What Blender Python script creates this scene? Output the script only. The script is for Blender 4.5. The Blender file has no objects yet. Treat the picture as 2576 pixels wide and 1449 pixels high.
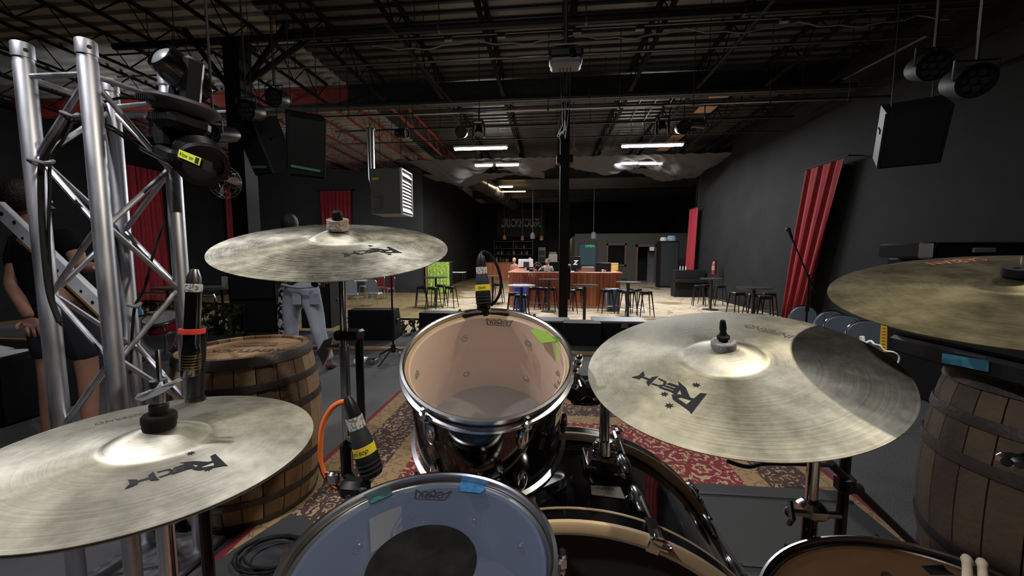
import bpy, math, random
from math import sin, cos, pi, radians, sqrt, atan2, tan
from mathutils import Vector as V, Matrix as M, Quaternion as Q
random.seed(7)
S = bpy.context.scene; COL = S.collection
# ------------------------------------------------------------------ camera
F = 960.0; CX = 1288.0; CY = 724.5
YAW = radians(5.47); PT = radians(4.85); H = 1.83; ST = 0.61
fwd = V((-sin(YAW)*cos(PT), cos(YAW)*cos(PT), -sin(PT))); rgt = V((cos(YAW), sin(YAW), 0)); upv = rgt.cross(fwd)
EYE = V((0, 0, H))
cam = bpy.data.cameras.new('camera'); cam.sensor_width = 36; cam.lens = 36*F/2576; cam.clip_start = 0.02; cam.clip_end = 200
co = bpy.data.objects.new('camera', cam); COL.objects.link(co)
co.matrix_world = M.Translation(EYE) @ M((rgt, upv, -fwd)).transposed().to_4x4()
S.camera = co
# ------------------------------------------------------------------ world, exposure, lamps
w = bpy.data.worlds.new('world'); S.world = w; w.use_nodes = True
w.node_tree.nodes['Background'].inputs[0].default_value = (0.75, 0.85, 1, 1)
w.node_tree.nodes['Background'].inputs[1].default_value = 0.006
S.view_settings.view_transform = 'Standard'; S.view_settings.look = 'None'
S.view_settings.exposure = 0.0; S.view_settings.gamma = 1; S.view_settings.use_curve_mapping = False
def area(name, loc, rot, sx, sy, power, col):
    l = bpy.data.lights.new(name, 'AREA'); l.shape = 'RECTANGLE'; l.size = sx; l.size_y = sy; l.energy = power; l.color = col
    o = bpy.data.objects.new(name, l); o.location = loc; o.rotation_euler = rot; COL.objects.link(o); return o
def spot(name, loc, to, power, size, blend, col, rad=0.1):
    l = bpy.data.lights.new(name, 'SPOT'); l.energy = power; l.spot_size = radians(size); l.spot_blend = blend; l.color = col; l.shadow_soft_size = rad
    o = bpy.data.objects.new(name, l); o.location = loc; COL.objects.link(o)
    o.rotation_euler = (V(to)-V(loc)).to_track_quat('-Z', 'Y').to_euler(); return o
TUBE_W = 55.0
# two stage lamps over the drum kit: warm from the right, cooler from the left
spot('stage_lamp_warm', (1.5, .40, 4.0), (.15, .75, 1.5), 245, 78, .5, (1, .90, .74), .05)
spot('stage_lamp_cool', (-1.9, -.1, 4.2), (-.55, .8, 1.5), 310, 116, 1.0, (.97, .95, 1), .07)
area('left_hall_fill', (-11, 6.8, 4.6), (radians(62), 0, 0), 1.5, 0.4, 105, (0.9, 0.95, 1))  # added fill without a fixture, brightens the red girder and left hall
area('stage_fill_light', (-1.2, 1.6, 5.3), (radians(38), 0, 0), 2.2, 0.3, 48, (1, 0.96, 0.9))  # added soft fill without a fixture, lightens chairs, jeans and stage floor

# ------------------------------------------------------------------ pixel helpers (survey of the photograph into metres)
def ray(x, y): return fwd + rgt*((x-CX)/F) - upv*((y-CY)/F)
def onz(x, y, z): r = ray(x, y); return EYE + r*((z-H)/r.z)
def at(x, y, Y): r = ray(x, y); return EYE + r*(Y/r.y)
def dep(x, y, d): return EYE + ray(x, y)*d
def atX(x, y, X): r = ray(x, y); return EYE + r*(X/r.x)

# ------------------------------------------------------------------ materials
MATS = {}
def mat(name, col=(.5,.5,.5), rough=.6, metal=0.0, spec=None, noise=None, bump=0.0, bscale=40, coat=0, emit=None, est=1, aniso=0, ior=None, rvar=0):
    m = bpy.data.materials.new(name); m.use_nodes = True; nt = m.node_tree; b = nt.nodes['Principled BSDF']
    b.inputs['Base Color'].default_value = (*col, 1); b.inputs['Roughness'].default_value = rough; b.inputs['Metallic'].default_value = metal
    if spec is not None: b.inputs['Specular IOR Level'].default_value = spec
    if coat: b.inputs['Coat Weight'].default_value = coat; b.inputs['Coat Roughness'].default_value = .05
    if emit: b.inputs['Emission Color'].default_value = (*emit, 1); b.inputs['Emission Strength'].default_value = est
    if aniso:
        b.inputs['Anisotropic'].default_value = aniso
        t = nt.nodes.new('ShaderNodeTangent'); t.direction_type = 'RADIAL'; t.axis = 'Z'; nt.links.new(t.outputs[0], b.inputs['Tangent'])
    tc = nt.nodes.new('ShaderNodeTexCoord')
    if noise:
        c2, sc, lo, hi = noise[:4]
        n = nt.nodes.new('ShaderNodeTexNoise'); n.inputs['Scale'].default_value = sc; n.inputs['Detail'].default_value = 6
        src = tc.outputs['Object']
        if len(noise) > 4:
            mp = nt.nodes.new('ShaderNodeMapping'); mp.inputs['Scale'].default_value = noise[4]; nt.links.new(src, mp.inputs[0]); src = mp.outputs[0]
        nt.links.new(src, n.inputs['Vector'])
        r = nt.nodes.new('ShaderNodeValToRGB'); r.color_ramp.elements[0].position = lo; r.color_ramp.elements[1].position = hi
        r.color_ramp.elements[0].color = (*col, 1); r.color_ramp.elements[1].color = (*c2, 1)
        nt.links.new(n.outputs[0], r.inputs[0]); nt.links.new(r.outputs[0], b.inputs['Base Color'])
        if rvar:
            mr = nt.nodes.new('ShaderNodeMapRange'); mr.inputs['To Min'].default_value = rough-rvar; mr.inputs['To Max'].default_value = rough+rvar
            mr.inputs['From Min'].default_value = .3; mr.inputs['From Max'].default_value = .7
            nt.links.new(n.outputs[0], mr.inputs[0]); nt.links.new(mr.outputs[0], b.inputs['Roughness'])
    if bump:
        n = nt.nodes.new('ShaderNodeTexNoise'); n.inputs['Scale'].default_value = bscale; n.inputs['Detail'].default_value = 4
        nt.links.new(tc.outputs['Object'], n.inputs['Vector'])
        bp = nt.nodes.new('ShaderNodeBump'); bp.inputs['Strength'].default_value = bump; bp.inputs['Distance'].default_value = .01
        nt.links.new(n.outputs[0], bp.inputs['Height']); nt.links.new(bp.outputs[0], b.inputs['Normal'])
    MATS[name] = m; return m
class N:                                             # tiny node-graph helper
    def __init__(s, m): s.nt = m.node_tree; s.b = s.nt.nodes.get('Principled BSDF')
    def n(s, t, **k):
        x = s.nt.nodes.new('ShaderNode'+t)
        for a, v in k.items():
            if a.startswith('i_'): x.inputs[a[2:].replace('_', ' ')].default_value = v
            elif a[0] == 'p' and a[1:].isdigit(): x.inputs[int(a[1:])].default_value = v
            else: setattr(x, a, v)
        return x
    def l(s, a, b): s.nt.links.new(a, b)
    def math(s, op, a, b=None, c=None):
        x = s.n('Math', operation=op)
        for i, v in enumerate((a, b, c)):
            if v is None: continue
            if isinstance(v, (int, float)): x.inputs[i].default_value = v
            else: s.l(v, x.inputs[i])
        return x.outputs[0]
    def mix(s, f, a, b):
        x = s.n('Mix', data_type='RGBA')
        for i, v in ((0, f), (6, a), (7, b)):
            if isinstance(v, (int, float)): x.inputs[i].default_value = v
            elif isinstance(v, tuple): x.inputs[i].default_value = (*v, 1)
            else: s.l(v, x.inputs[i])
        return x.outputs[2]
blk = mat('black_paint', (.007,.007,.0075), .6, spec=.25, bump=.1)
wallm = mat('black_wall', (.006,.0063,.0067), .85, spec=.25, noise=((.010,.0107,.011), 1.3, .35, .7), bump=.2, bscale=60)
wallg = mat('charcoal_wall', (.018,.0195,.021), .75, noise=((.026,.028,.030), .8, .35, .7), bump=.2, bscale=60)
deckm = mat('deck_paint', (.028,.028,.027), .38, noise=((.06,.058,.055), 1.5, .4, .75), bump=.15, bscale=20)
deckl = mat('bare_deck', (.20,.19,.175), .5, noise=((.36,.34,.31), 2.0, .35, .75), bump=.15, bscale=20)
joistm = mat('joist_paint', (.008,.008,.008), .9, spec=.08)
steelb = mat('black_steel', (.016,.016,.017), .38, noise=((.03,.03,.03), 6, .4, .7))
redst = mat('red_oxide_steel', (.20,.025,.018), .6, noise=((.3,.045,.03), 3, .35, .75))
chrome = mat('chrome', (.68,.69,.71), .17, 1.0)
hoopc = mat('hoop_chrome', (.50,.51,.54), .24, 1.0)
dchrome = mat('dull_chrome', (.42,.42,.43), .28, 1.0)
alum = mat('aluminium_tube', (.42,.43,.46), .46, 1.0, noise=((.55,.56,.6), 35, .3, .7, (1,1,.15)), rvar=.07)
gloss = mat('black_lacquer', (.004,.004,.005), .12, coat=.6)
plast = mat('black_plastic', (.009,.009,.010), .42, spec=.3)
rub = mat('black_rubber', (.008,.008,.008), .6, spec=.15)
dplast = mat('dark_grey_plastic', (.030,.031,.034), .5, spec=.3)
gplast = mat('grey_plastic', (.16,.165,.17), .5)
felt = mat('grey_felt', (.22,.22,.22), .95, noise=((.35,.34,.33), 60, .3, .7), bump=.6, bscale=300)
feltb = mat('tan_felt', (.28,.23,.18), .95, noise=((.45,.39,.32), 60, .3, .7), bump=.8, bscale=200)
maple = mat('maple_ply', (.74,.54,.38), .55, noise=((.80,.60,.44), 3, .3, .7, (1,1,8)), bump=.03)
wedge = mat('tan_hoop_edge', (.5,.36,.2), .4, coat=.3)
ltwood = mat('raw_plywood', (.36,.20,.10), .7, noise=((.48,.30,.16), 6, .3, .7), bump=.1)
oak = mat('barrel_oak', (.12,.072,.034), .7, noise=((.25,.16,.08), 9, .35, .68, (1,1,.25)), bump=.3, bscale=40)
oak2 = mat('barrel_oak_dark', (.055,.034,.018), .75, noise=((.17,.10,.05), 10, .35, .7, (1,1,.3)), bump=.3, bscale=40)
oak3 = mat('barrel_oak_pale', (.17,.11,.055), .7, noise=((.31,.21,.11), 12, .35, .68, (1,1,.25)), bump=.3, bscale=40)
headw = mat('barrel_head_wood', (.15,.085,.042), .7, noise=((.30,.19,.10), 7, .3, .7, (.3,1,1)), bump=.3, bscale=60)
iron = mat('barrel_iron', (.055,.05,.048), .5, .7, noise=((.10,.085,.075), 8, .35, .7), bump=.2, bscale=80)
barw = mat('red_bar_wood', (.34,.08,.035), .5, noise=((.55,.16,.07), 7, .3, .7, (1,1,.12)), bump=.15)
barw2 = mat('red_bar_wood_light', (.42,.12,.05), .5, noise=((.62,.20,.09), 9, .3, .7, (1,1,.12)), bump=.15)
barw3 = mat('red_bar_wood_dark', (.22,.05,.024), .5, noise=((.42,.11,.045), 9, .3, .7, (1,1,.12)), bump=.15)
bartop = mat('bar_top_wood', (.30,.10,.06), .3, noise=((.42,.16,.09), 5, .3, .7), coat=.2)
brownf = mat('brown_frame', (.11,.06,.04), .6)
redc = mat('red_curtain', (.19,.007,.014), .85, noise=((.25,.010,.020), 3, .3, .7))
redp = mat('red_plastic', (.22,.012,.010), .4)
redk = mat('red_drum_lacquer', (.30,.008,.012), .15, coat=.8)
stool_m = mat('stool_black', (.010,.009,.009), .3, .2)
tabt = mat('table_top_dark', (.035,.028,.026), .3)
tabl = mat('table_top_light', (.5,.5,.52), .3)
bluef = mat('blue_grey_vinyl', (.13,.16,.22), .6, bump=.1)
winef = mat('wine_vinyl', (.16,.02,.03), .6)
whit = mat('white_plastic', (.72,.73,.74), .45)
paper = mat('paper', (.8,.82,.84), .8)
cream = mat('badge_cream', (.62,.58,.40), .5)
yel = mat('yellow_tape', (.75,.6,.03), .6)
yelg = mat('fluorescent_tape', (.62,.75,.03), .6)
grn = mat('green_tape', (.15,.26,.025), .7)
glowg = mat('mint_tape', (.12,.42,.22), .6)
blut = mat('blue_tape', (.012,.085,.21), .6, noise=((.025,.13,.29), 90, .4, .6))
tealt = mat('teal_tape', (.015,.06,.07), .6, noise=((.025,.09,.10), 90, .4, .6))
ink = mat('black_ink', (.008,.008,.011), .5)
inkf = mat('faded_ink', (.10,.09,.075), .5, .4)
rinkf = mat('faded_red_print', (.35,.06,.04), .5, .3, noise=((.28,.20,.13), 25, .4, .65))
orange = mat('orange_cable', (.75,.16,.03), .45)
bluep = mat('blue_plastic', (.015,.06,.62), .45)
skin = mat('skin', (.26,.125,.09), .6, noise=((.32,.16,.12), 14, .3, .7))
hair = mat('dark_hair', (.02,.014,.011), .55, bump=.8, bscale=90)
hairb = mat('blonde_hair', (.35,.22,.1), .55, bump=.8, bscale=90)
jean = mat('pale_grey_denim', (.34,.38,.45), .9, noise=((.52,.57,.66), 5, .3, .72), bump=.25, bscale=30)
tee = mat('black_cotton', (.006,.0065,.008), .95, spec=.1, bump=.2, bscale=25)
teeg = mat('dark_green_cotton', (.008,.05,.03), .9)
glassb = mat('bottle_glass', (.05,.03,.02), .1)
glassc = mat('pale_glass', (.45,.42,.36), .1)
silverb = mat('fan_blade_metal', (.75,.73,.64), .4, .15)
cagem = mat('fan_cage', (.25,.25,.23), .4, .8)
brass = mat('brass_edge', (.6,.42,.14), .3, 1.0)
heatm = mat('heater_grey', (.14,.145,.135), .55)
heatl = mat('louver_white', (.72,.72,.70), .5)
galv = mat('galvanised_flue', (.5,.51,.5), .3, 1.0)
casem = mat('case_laminate', (.008,.0085,.009), .6, spec=.2, bump=.1, bscale=200)
mdark = mat('matte_charcoal', (.016,.018,.020), .75)
pipegr = mat('grey_conduit', (.16,.16,.16), .35, .8)
duct = mat('duct_black_gloss', (.03,.03,.032), .3, noise=((.05,.05,.05), 4, .3, .7))
cloth = mat('draped_grey_cloth', (.06,.06,.063), .9)
zebra = mat('zebra_cloth', (.01,.01,.01), .85)
g = N(zebra); tc = g.n('TexCoord'); wv = g.n('TexNoise', i_Scale=22.0); g.l(tc.outputs['Object'], wv.inputs['Vector'])
g.l(g.mix(g.math('GREATER_THAN', wv.outputs[0], .52), (.012,.012,.012), (.7,.7,.7)), g.b.inputs['Base Color'])
def lamp_mat(name, col, st):
    m = bpy.data.materials.new(name); m.use_nodes = True; nt = m.node_tree; nt.nodes.remove(nt.nodes['Principled BSDF'])
    e = nt.nodes.new('ShaderNodeEmission'); e.inputs[0].default_value = (*col, 1); e.inputs[1].default_value = st
    nt.links.new(e.outputs[0], nt.nodes['Material Output'].inputs[0]); return m
tubem = lamp_mat('lit_tube', (1, .97, .9), TUBE_W)
bulbw = lamp_mat('lit_warm_bulb', (1, .62, .25), 12)
exitw = lamp_mat('lit_white_sign', (.8, .9, 1), 3)
ledb = lamp_mat('lit_blue_led', (.1, .3, 1), 6)
ledc = lamp_mat('lit_cyan_screen', (.2, .9, .85), 1.6)
neon = lamp_mat('lit_green_neon', (.1, .75, .35), .5)
scr = lamp_mat('lit_monitor', (.6, .65, .7), .25)
tealw = lamp_mat('lit_teal_window', (.10, .17, .19), .35)
amber = lamp_mat('lit_amber', (1, .35, .08), 2)
def clear(name, tint, mixf, rough, gl=.12):
    m = bpy.data.materials.new(name); m.use_nodes = True; nt = m.node_tree; b = nt.nodes['Principled BSDF']
    b.inputs['Base Color'].default_value = (*tint, 1); b.inputs['Roughness'].default_value = rough
    t = nt.nodes.new('ShaderNodeBsdfTransparent'); t.inputs[0].default_value = (1, 1, 1, 1)
    x = nt.nodes.new('ShaderNodeMixShader'); x.inputs[0].default_value = mixf
    nt.links.new(t.outputs[0], x.inputs[1]); nt.links.new(b.outputs[0], x.inputs[2]); nt.links.new(x.outputs[0], nt.nodes['Material Output'].inputs[0])
    return m
clearh = clear('clear_drumhead', (.42,.36,.34), .08, .25)
hazeh = clear('hazy_blue_drumhead', (.085,.11,.17), .27, .2)
resoh = clear('grey_resonant_head', (.16,.14,.15), .8, .3)
glassm = clear('window_glass', (.02,.02,.02), .3, .05)
# cymbal bronze: radial anisotropy, lathe grooves, blotchy patina
def bronze(name, c1, c2, rough, groove, aniso=.75, sc=3.0):
    m = bpy.data.materials.new(name); m.use_nodes = True; g = N(m); b = g.b
    b.inputs['Metallic'].default_value = 1; b.inputs['Anisotropic'].default_value = aniso
    t = g.n('Tangent', direction_type='RADIAL', axis='Z'); g.l(t.outputs[0], b.inputs['Tangent'])
    tc = g.n('TexCoord'); n = g.n('TexNoise', i_Scale=sc, i_Detail=8.0, i_Roughness=.65); g.l(tc.outputs['Object'], n.inputs['Vector'])
    n2 = g.n('TexNoise', i_Scale=28.0, i_Detail=6.0, i_Roughness=.7); g.l(tc.outputs['Object'], n2.inputs['Vector'])
    s = g.math('ADD', g.math('MULTIPLY', n.outputs[0], .6), g.math('MULTIPLY', n2.outputs[0], .4))
    mr = g.n('MapRange'); mr.inputs['From Min'].default_value = .36; mr.inputs['From Max'].default_value = .64; g.l(s, mr.inputs[0])
    g.l(g.mix(mr.outputs[0], c1, c2), b.inputs['Base Color'])
    r = g.n('MapRange'); r.inputs['To Min'].default_value = rough-.06; r.inputs['To Max'].default_value = rough+.08; g.l(mr.outputs[0], r.inputs[0]); g.l(r.outputs[0], b.inputs['Roughness'])
    sep = g.n('SeparateXYZ'); g.l(tc.outputs['Object'], sep.inputs[0])
    rad = g.math('SQRT', g.math('ADD', g.math('MULTIPLY', sep.outputs[0], sep.outputs[0]), g.math('MULTIPLY', sep.outputs[1], sep.outputs[1])))
    gn = g.n('TexNoise', noise_dimensions='1D', i_Scale=170.0, i_Detail=3.0); g.l(rad, gn.inputs['W'])
    bp = g.n('Bump', i_Strength=groove, i_Distance=.0012); g.l(g.math('ADD', gn.outputs[0], g.math('MULTIPLY', n2.outputs[0], .6)), bp.inputs['Height']); g.l(bp.outputs[0], b.inputs['Normal'])
    return m
br_a = bronze('bronze_lathed', (.32,.31,.255), (.62,.60,.50), .45, .45, .7, 7.0)
br_b = bronze('bronze_satin', (.36,.35,.285), (.62,.60,.50), .52, .14, .6, 6.0)
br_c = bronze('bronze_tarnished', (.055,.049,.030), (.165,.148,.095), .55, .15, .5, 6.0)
# floors
fm = bpy.data.materials.new('worn_brown_concrete'); fm.use_nodes = True; g = N(fm); tc = g.n('TexCoord')
n1 = g.n('TexNoise', i_Scale=.55, i_Detail=5.0); n2 = g.n('TexNoise', i_Scale=4.0, i_Detail=6.0); n3 = g.n('TexVoronoi', feature='DISTANCE_TO_EDGE', i_Scale=1.5)
for x in (n1, n2): g.l(tc.outputs['Object'], x.inputs['Vector'])
wp = g.n('Mix', data_type='VECTOR'); wp.inputs[0].default_value = .12; g.l(tc.outputs['Object'], wp.inputs[4]); g.l(n2.outputs[1], wp.inputs[5]); g.l(wp.outputs[1], n3.inputs['Vector'])
sx = g.n('SeparateXYZ'); g.l(tc.outputs['Object'], sx.inputs[0])
near = g.n('MapRange', p1=15.5, p2=13.2); g.l(sx.outputs[1], near.inputs[0])
rt = g.n('MapRange', p1=-1.5, p2=1.2); g.l(sx.outputs[0], rt.inputs[0])
th = g.math('ADD', n1.outputs[0], g.math('MULTIPLY', g.math('MULTIPLY', near.outputs[0], rt.outputs[0]), .26))
pale = g.n('MapRange', p1=.61, p2=.66); g.l(th, pale.inputs[0])
brown = g.mix(n2.outputs[0], (.16,.115,.05), (.29,.215,.105))
pl = g.mix(n2.outputs[0], (.36,.28,.19), (.55,.46,.34))
crack = g.n('MapRange', p1=.0, p2=.03); g.l(n3.outputs['Distance'], crack.inputs[0])
pl2 = g.mix(crack.outputs[0], (.17,.12,.07), pl)
g.l(g.mix(pale.outputs[0], brown, pl2), g.b.inputs['Base Color'])
g.l(g.math('ADD', g.math('MULTIPLY', n2.outputs[0], .35), .15), g.b.inputs['Roughness'])
stagem = mat('stage_floor', (.055,.057,.06), .8, noise=((.10,.10,.105), 1.4, .35, .7), bump=.4, bscale=120)
# rug
rg = bpy.data.materials.new('persian_rug'); rg.use_nodes = True; g = N(rg); g.b.inputs['Roughness'].default_value = .95; tc = g.n('TexCoord')
RX0, RX1, RY0, RY1 = -1.33, 1.57, -.55, 3.23
sx = g.n('SeparateXYZ'); g.l(tc.outputs['Object'], sx.inputs[0])
dx = g.math('MINIMUM', g.math('SUBTRACT', sx.outputs[0], RX0), g.math('SUBTRACT', RX1, sx.outputs[0]))
dy = g.math('MINIMUM', g.math('SUBTRACT', sx.outputs[1], RY0), g.math('SUBTRACT', RY1, sx.outputs[1]))
de = g.math('MINIMUM', dx, dy)
nz = g.n('TexNoise', i_Scale=9.0, i_Detail=2.0); g.l(tc.outputs['Object'], nz.inputs['Vector'])
wp = g.n('Mix', data_type='VECTOR'); wp.inputs[0].default_value = .05; g.l(tc.outputs['Object'], wp.inputs[4]); g.l(nz.outputs[1], wp.inputs[5])
def fl(scale, k, lo):                                # flower heads and leaves: rings broken into petals
    v = g.n('TexVoronoi', feature='F1', i_Scale=scale, i_Randomness=.75); g.l(wp.outputs[1], v.inputs['Vector'])
    loc = g.n('VectorMath', operation='SUBTRACT'); sc = g.n('VectorMath', operation='MULTIPLY'); sc.inputs[1].default_value = (1,1,1)
    g.l(wp.outputs[1], loc.inputs[0]); g.l(v.outputs['Position'], loc.inputs[1])
    s2 = g.n('SeparateXYZ'); g.l(loc.outputs[0], s2.inputs[0])
    a = g.math('ARCTAN2', s2.outputs[1], s2.outputs[0])
    pet = g.math('SINE', g.math('MULTIPLY', a, 7.0))
    d = g.math('ADD', g.math('MULTIPLY', v.outputs['Distance'], k), g.math('MULTIPLY', pet, .9))
    return g.math('GREATER_THAN', g.math('SINE', d), lo)
f1 = fl(7.0, 22.0, .25); f2 = fl(17.0, 18.0, .2)
e = g.n('TexVoronoi', feature='DISTANCE_TO_EDGE', i_Scale=15.0); g.l(wp.outputs[1], e.inputs['Vector'])
vine = g.math('LESS_THAN', e.outputs['Distance'], .10)
fmask = g.math('MAXIMUM', g.math('MULTIPLY', f1, f2), g.math('MULTIPLY', vine, f1))
cream_c = (.36,.255,.155); red_c = (.155,.012,.022); tan_c = (.26,.175,.085); brn_c = (.045,.02,.018)
field = g.mix(fmask, red_c, cream_c)
band = g.mix(g.math('MULTIPLY', f2, g.math('SUBTRACT', 1.0, vine)), brn_c, (.30,.215,.13))
tanb = g.mix(g.math('MULTIPLY', vine, f2), tan_c, (.16,.09,.05))
c = g.mix(g.math('GREATER_THAN', de, .035), red_c, tanb)
c = g.mix(g.math('GREATER_THAN', de, .15), c, band)
c = g.mix(g.math('GREATER_THAN', de, .40), c, tanb)
c = g.mix(g.math('GREATER_THAN', de, .52), c, field)
g.l(c, g.b.inputs['Base Color'])
bn = g.n('TexNoise', i_Scale=400.0); g.l(tc.outputs['Object'], bn.inputs['Vector'])
bp = g.n('Bump', i_Strength=.4, i_Distance=.002); g.l(bn.outputs[0], bp.inputs['Height']); g.l(bp.outputs[0], g.b.inputs['Normal'])
camom = bpy.data.materials.new('camouflage_leaf'); camom.use_nodes = True; g = N(camom); g.b.inputs['Roughness'].default_value = .8; tc = g.n('TexCoord')
nz = g.n('TexNoise', i_Scale=5.0, i_Detail=3.0); g.l(tc.outputs['Object'], nz.inputs['Vector'])
r = g.n('ValToRGB'); r.color_ramp.interpolation = 'CONSTANT'; r.color_ramp.elements[0].color = (.02,.03,.012,1); r.color_ramp.elements[1].color = (.09,.12,.035,1); r.color_ramp.elements[1].position = .45
x = r.color_ramp.elements.new(.58); x.color = (.13,.11,.06,1); g.l(nz.outputs[0], r.inputs[0]); g.l(r.outputs[0], g.b.inputs['Base Color'])
lime = mat('lime_camouflage', (.16,.26,.03), .8, noise=((.36,.50,.09), 12, .4, .6))

# ------------------------------------------------------------------ mesh helpers
def frame(z, x=None):
    z = V(z).normalized(); x = V(x) if x is not None else (V((1,0,0)) if abs(z.x) < .9 else V((0,1,0)))
    y = z.cross(x).normalized(); x = y.cross(z)
    return M((x, y, z)).transposed()
class MB:
    def __init__(s, mtx=None): s.v = []; s.f = []; s.m = mtx or M.Identity(4)
    def add(s, vs, fs):
        n = len(s.v); s.v += [s.m @ V(p) for p in vs]; s.f += [tuple(i+n for i in f) for f in fs]; return s
    def box(s, c, d, rot=None, taper=1.0):
        hx, hy, hz = d[0]/2, d[1]/2, d[2]/2; r = rot or M.Identity(3)
        vs = []
        for sz in (-1, 1):
            t = taper if sz > 0 else 1
            for a, b in ((-1,-1), (1,-1), (1,1), (-1,1)): vs.append(V(c) + r @ V((a*hx*t, b*hy*t, sz*hz)))
        return s.add(vs, [(3,2,1,0), (4,5,6,7), (0,1,5,4), (1,2,6,5), (2,3,7,6), (3,0,4,7)])
    def bbox(s, c, d, b=.004, rot=None):            # box with chamfered edges
        hx, hy, hz = d[0]/2, d[1]/2, d[2]/2; r = rot or M.Identity(3); b = min(b, hx*.9, hy*.9, hz*.9)
        rings = []
        for z, i in ((-hz, b), (-hz+b, 0), (hz-b, 0), (hz, b)):
            x, y = hx-i, hy-i; k = b if i == 0 else b*.3
            rings.append([(x-k,-y), (x,-y+k), (x,y-k), (x-k,y), (-x+k,y), (-x,y-k), (-x,-y+k), (-x+k,-y)])
            rings[-1] = [V(c)+r@V((p[0],p[1],z)) for p in rings[-1]]
        vs = [p for q in rings for p in q]; fs = [tuple(range(7,-1,-1)), tuple(range(24,32))]
        for a in range(3):
            for i in range(8): j = (i+1) % 8; fs.append((a*8+i, a*8+j, a*8+8+j, a*8+8+i))
        return s.add(vs, fs)
    def cyl(s, a, b, r0, r1=None, n=12, caps=True):
        a = V(a); b = V(b); r1 = r0 if r1 is None else r1; fr = frame(b-a)
        vs = [a+fr@V((r0*cos(2*pi*i/n), r0*sin(2*pi*i/n), 0)) for i in range(n)]+[b+fr@V((r1*cos(2*pi*i/n), r1*sin(2*pi*i/n), 0)) for i in range(n)]
        fs = [(i, (i+1) % n, n+(i+1) % n, n+i) for i in range(n)]
        if caps: fs += [tuple(range(n-1,-1,-1)), tuple(range(n, 2*n))]
        return s.add(vs, fs)
    def tube(s, pts, r, n=8, closed=False):
        pts = [V(p) for p in pts]; k = len(pts); vs = []; prev = None
        rr = r if isinstance(r, (list, tuple)) else [r]*k
        for i, p in enumerate(pts):
            t = (pts[(i+1) % k]-pts[i-1]) if closed else (pts[min(i+1, k-1)]-pts[max(i-1, 0)])
            fr = frame(t, prev if prev is not None and abs(V(prev).dot(t.normalized())) < .95 else None); prev = fr.col[0]
            vs += [p+fr@V((rr[i]*cos(2*pi*j/n), rr[i]*sin(2*pi*j/n), 0)) for j in range(n)]
        fs = []
        for i in range(k if closed else k-1):
            for j in range(n): a = i*n; b = ((i+1) % k)*n; fs.append((a+j, a+(j+1) % n, b+(j+1) % n, b+j))
        if not closed: fs += [tuple(range(n-1,-1,-1)), tuple(range((k-1)*n, k*n))]
        return s.add(vs, fs)
    def lathe(s, prof, n=32, c=(0,0,0), fr=None, a0=0, a1=2*pi, closed=False):
        fr = fr or M.Identity(3); vs = []; full = abs(a1-a0-2*pi) < 1e-6; m = n if full else n+1; k = len(prof)
        for j in range(m):
            a = a0+(a1-a0)*j/n
            for r, z in prof: vs.append(V(c)+fr@V((r*cos(a), r*sin(a), z)))
        fs = []
        for j in range(n):
            b = (j+1) % m
            for i in range(k if closed else k-1): i2 = (i+1) % k; fs.append((j*k+i, b*k+i, b*k+i2, j*k+i2))
        return s.add(vs, fs)
    def sphere(s, c, r, n=12, sc=(1,1,1), fr=None):
        fr = fr or M.Identity(3)
        k = n//2; vs = [V(c)+fr@V((0,0,-r*sc[2]))]; 
        for i in range(1, k):
            t = -pi/2+pi*i/k
            for j in range(n): vs.append(V(c)+fr@V((r*cos(t)*cos(2*pi*j/n)*sc[0], r*cos(t)*sin(2*pi*j/n)*sc[1], r*sin(t)*sc[2])))
        vs.append(V(c)+fr@V((0,0,r*sc[2]))); fs = []
        for j in range(n): fs.append((0, 1+(j+1) % n, 1+j)); fs.append((len(vs)-1, len(vs)-1-n+j, len(vs)-1-n+(j+1) % n))
        for i in range(k-2):
            for j in range(n): a = 1+i*n; fs.append((a+j, a+(j+1) % n, a+n+(j+1) % n, a+n+j))
        return s.add(vs, fs)
    def poly(s, pts, nrm, th):                      # flat outline with thickness
        n = len(pts); nrm = V(nrm).normalized()
        return s.add([V(p) for p in pts]+[V(p)+nrm*th for p in pts], [tuple(range(n-1,-1,-1)), tuple(range(n, 2*n))]+[(i, (i+1) % n, n+(i+1) % n, n+i) for i in range(n)])
def link(o, parent=None):
    COL.objects.link(o)
    if parent: o.parent = parent
    return o
def obj(name, mb, m, parent=None, smooth=35, org=None, label=None):
    me = bpy.data.meshes.new(name)
    if org is None and parent is None and mb.v:
        xs = [v.x for v in mb.v]; ys = [v.y for v in mb.v]; zs = [v.z for v in mb.v]
        org = V(((min(xs)+max(xs))/2, (min(ys)+max(ys))/2, min(zs)))
    if org is None: org = V((0,0,0))
    vs = [v-V(org) for v in mb.v] if parent is None else mb.v
    me.from_pydata([tuple(v) for v in vs], [], mb.f); me.materials.append(m); me.update()
    if smooth: me.polygons.foreach_set('use_smooth', [True]*len(me.polygons)); me.set_sharp_from_angle(angle=radians(smooth))
    o = bpy.data.objects.new(name, me); link(o, parent)
    if parent is None: o.location = org
    if label: o['label'] = label
    return o
def tag(o, label, cat, group=None, kind=None):
    o['label'] = label; o['category'] = cat
    if group: o['group'] = group
    if kind: o['kind'] = kind
    return o
def struct(o): o['kind'] = 'structure'; return o
def thing(name, label, cat, mtx=None, group=None):
    o = bpy.data.objects.new(name, None); o.empty_display_size = .05; COL.objects.link(o)
    if mtx is not None: o.matrix_world = mtx if isinstance(mtx, M) else M.Translation(V(mtx))
    return tag(o, label, cat, group)
INV = {}
def wmb(root): return MB(root.matrix_world.inverted() if root is not None else None)   # write world coordinates, store locally
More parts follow.
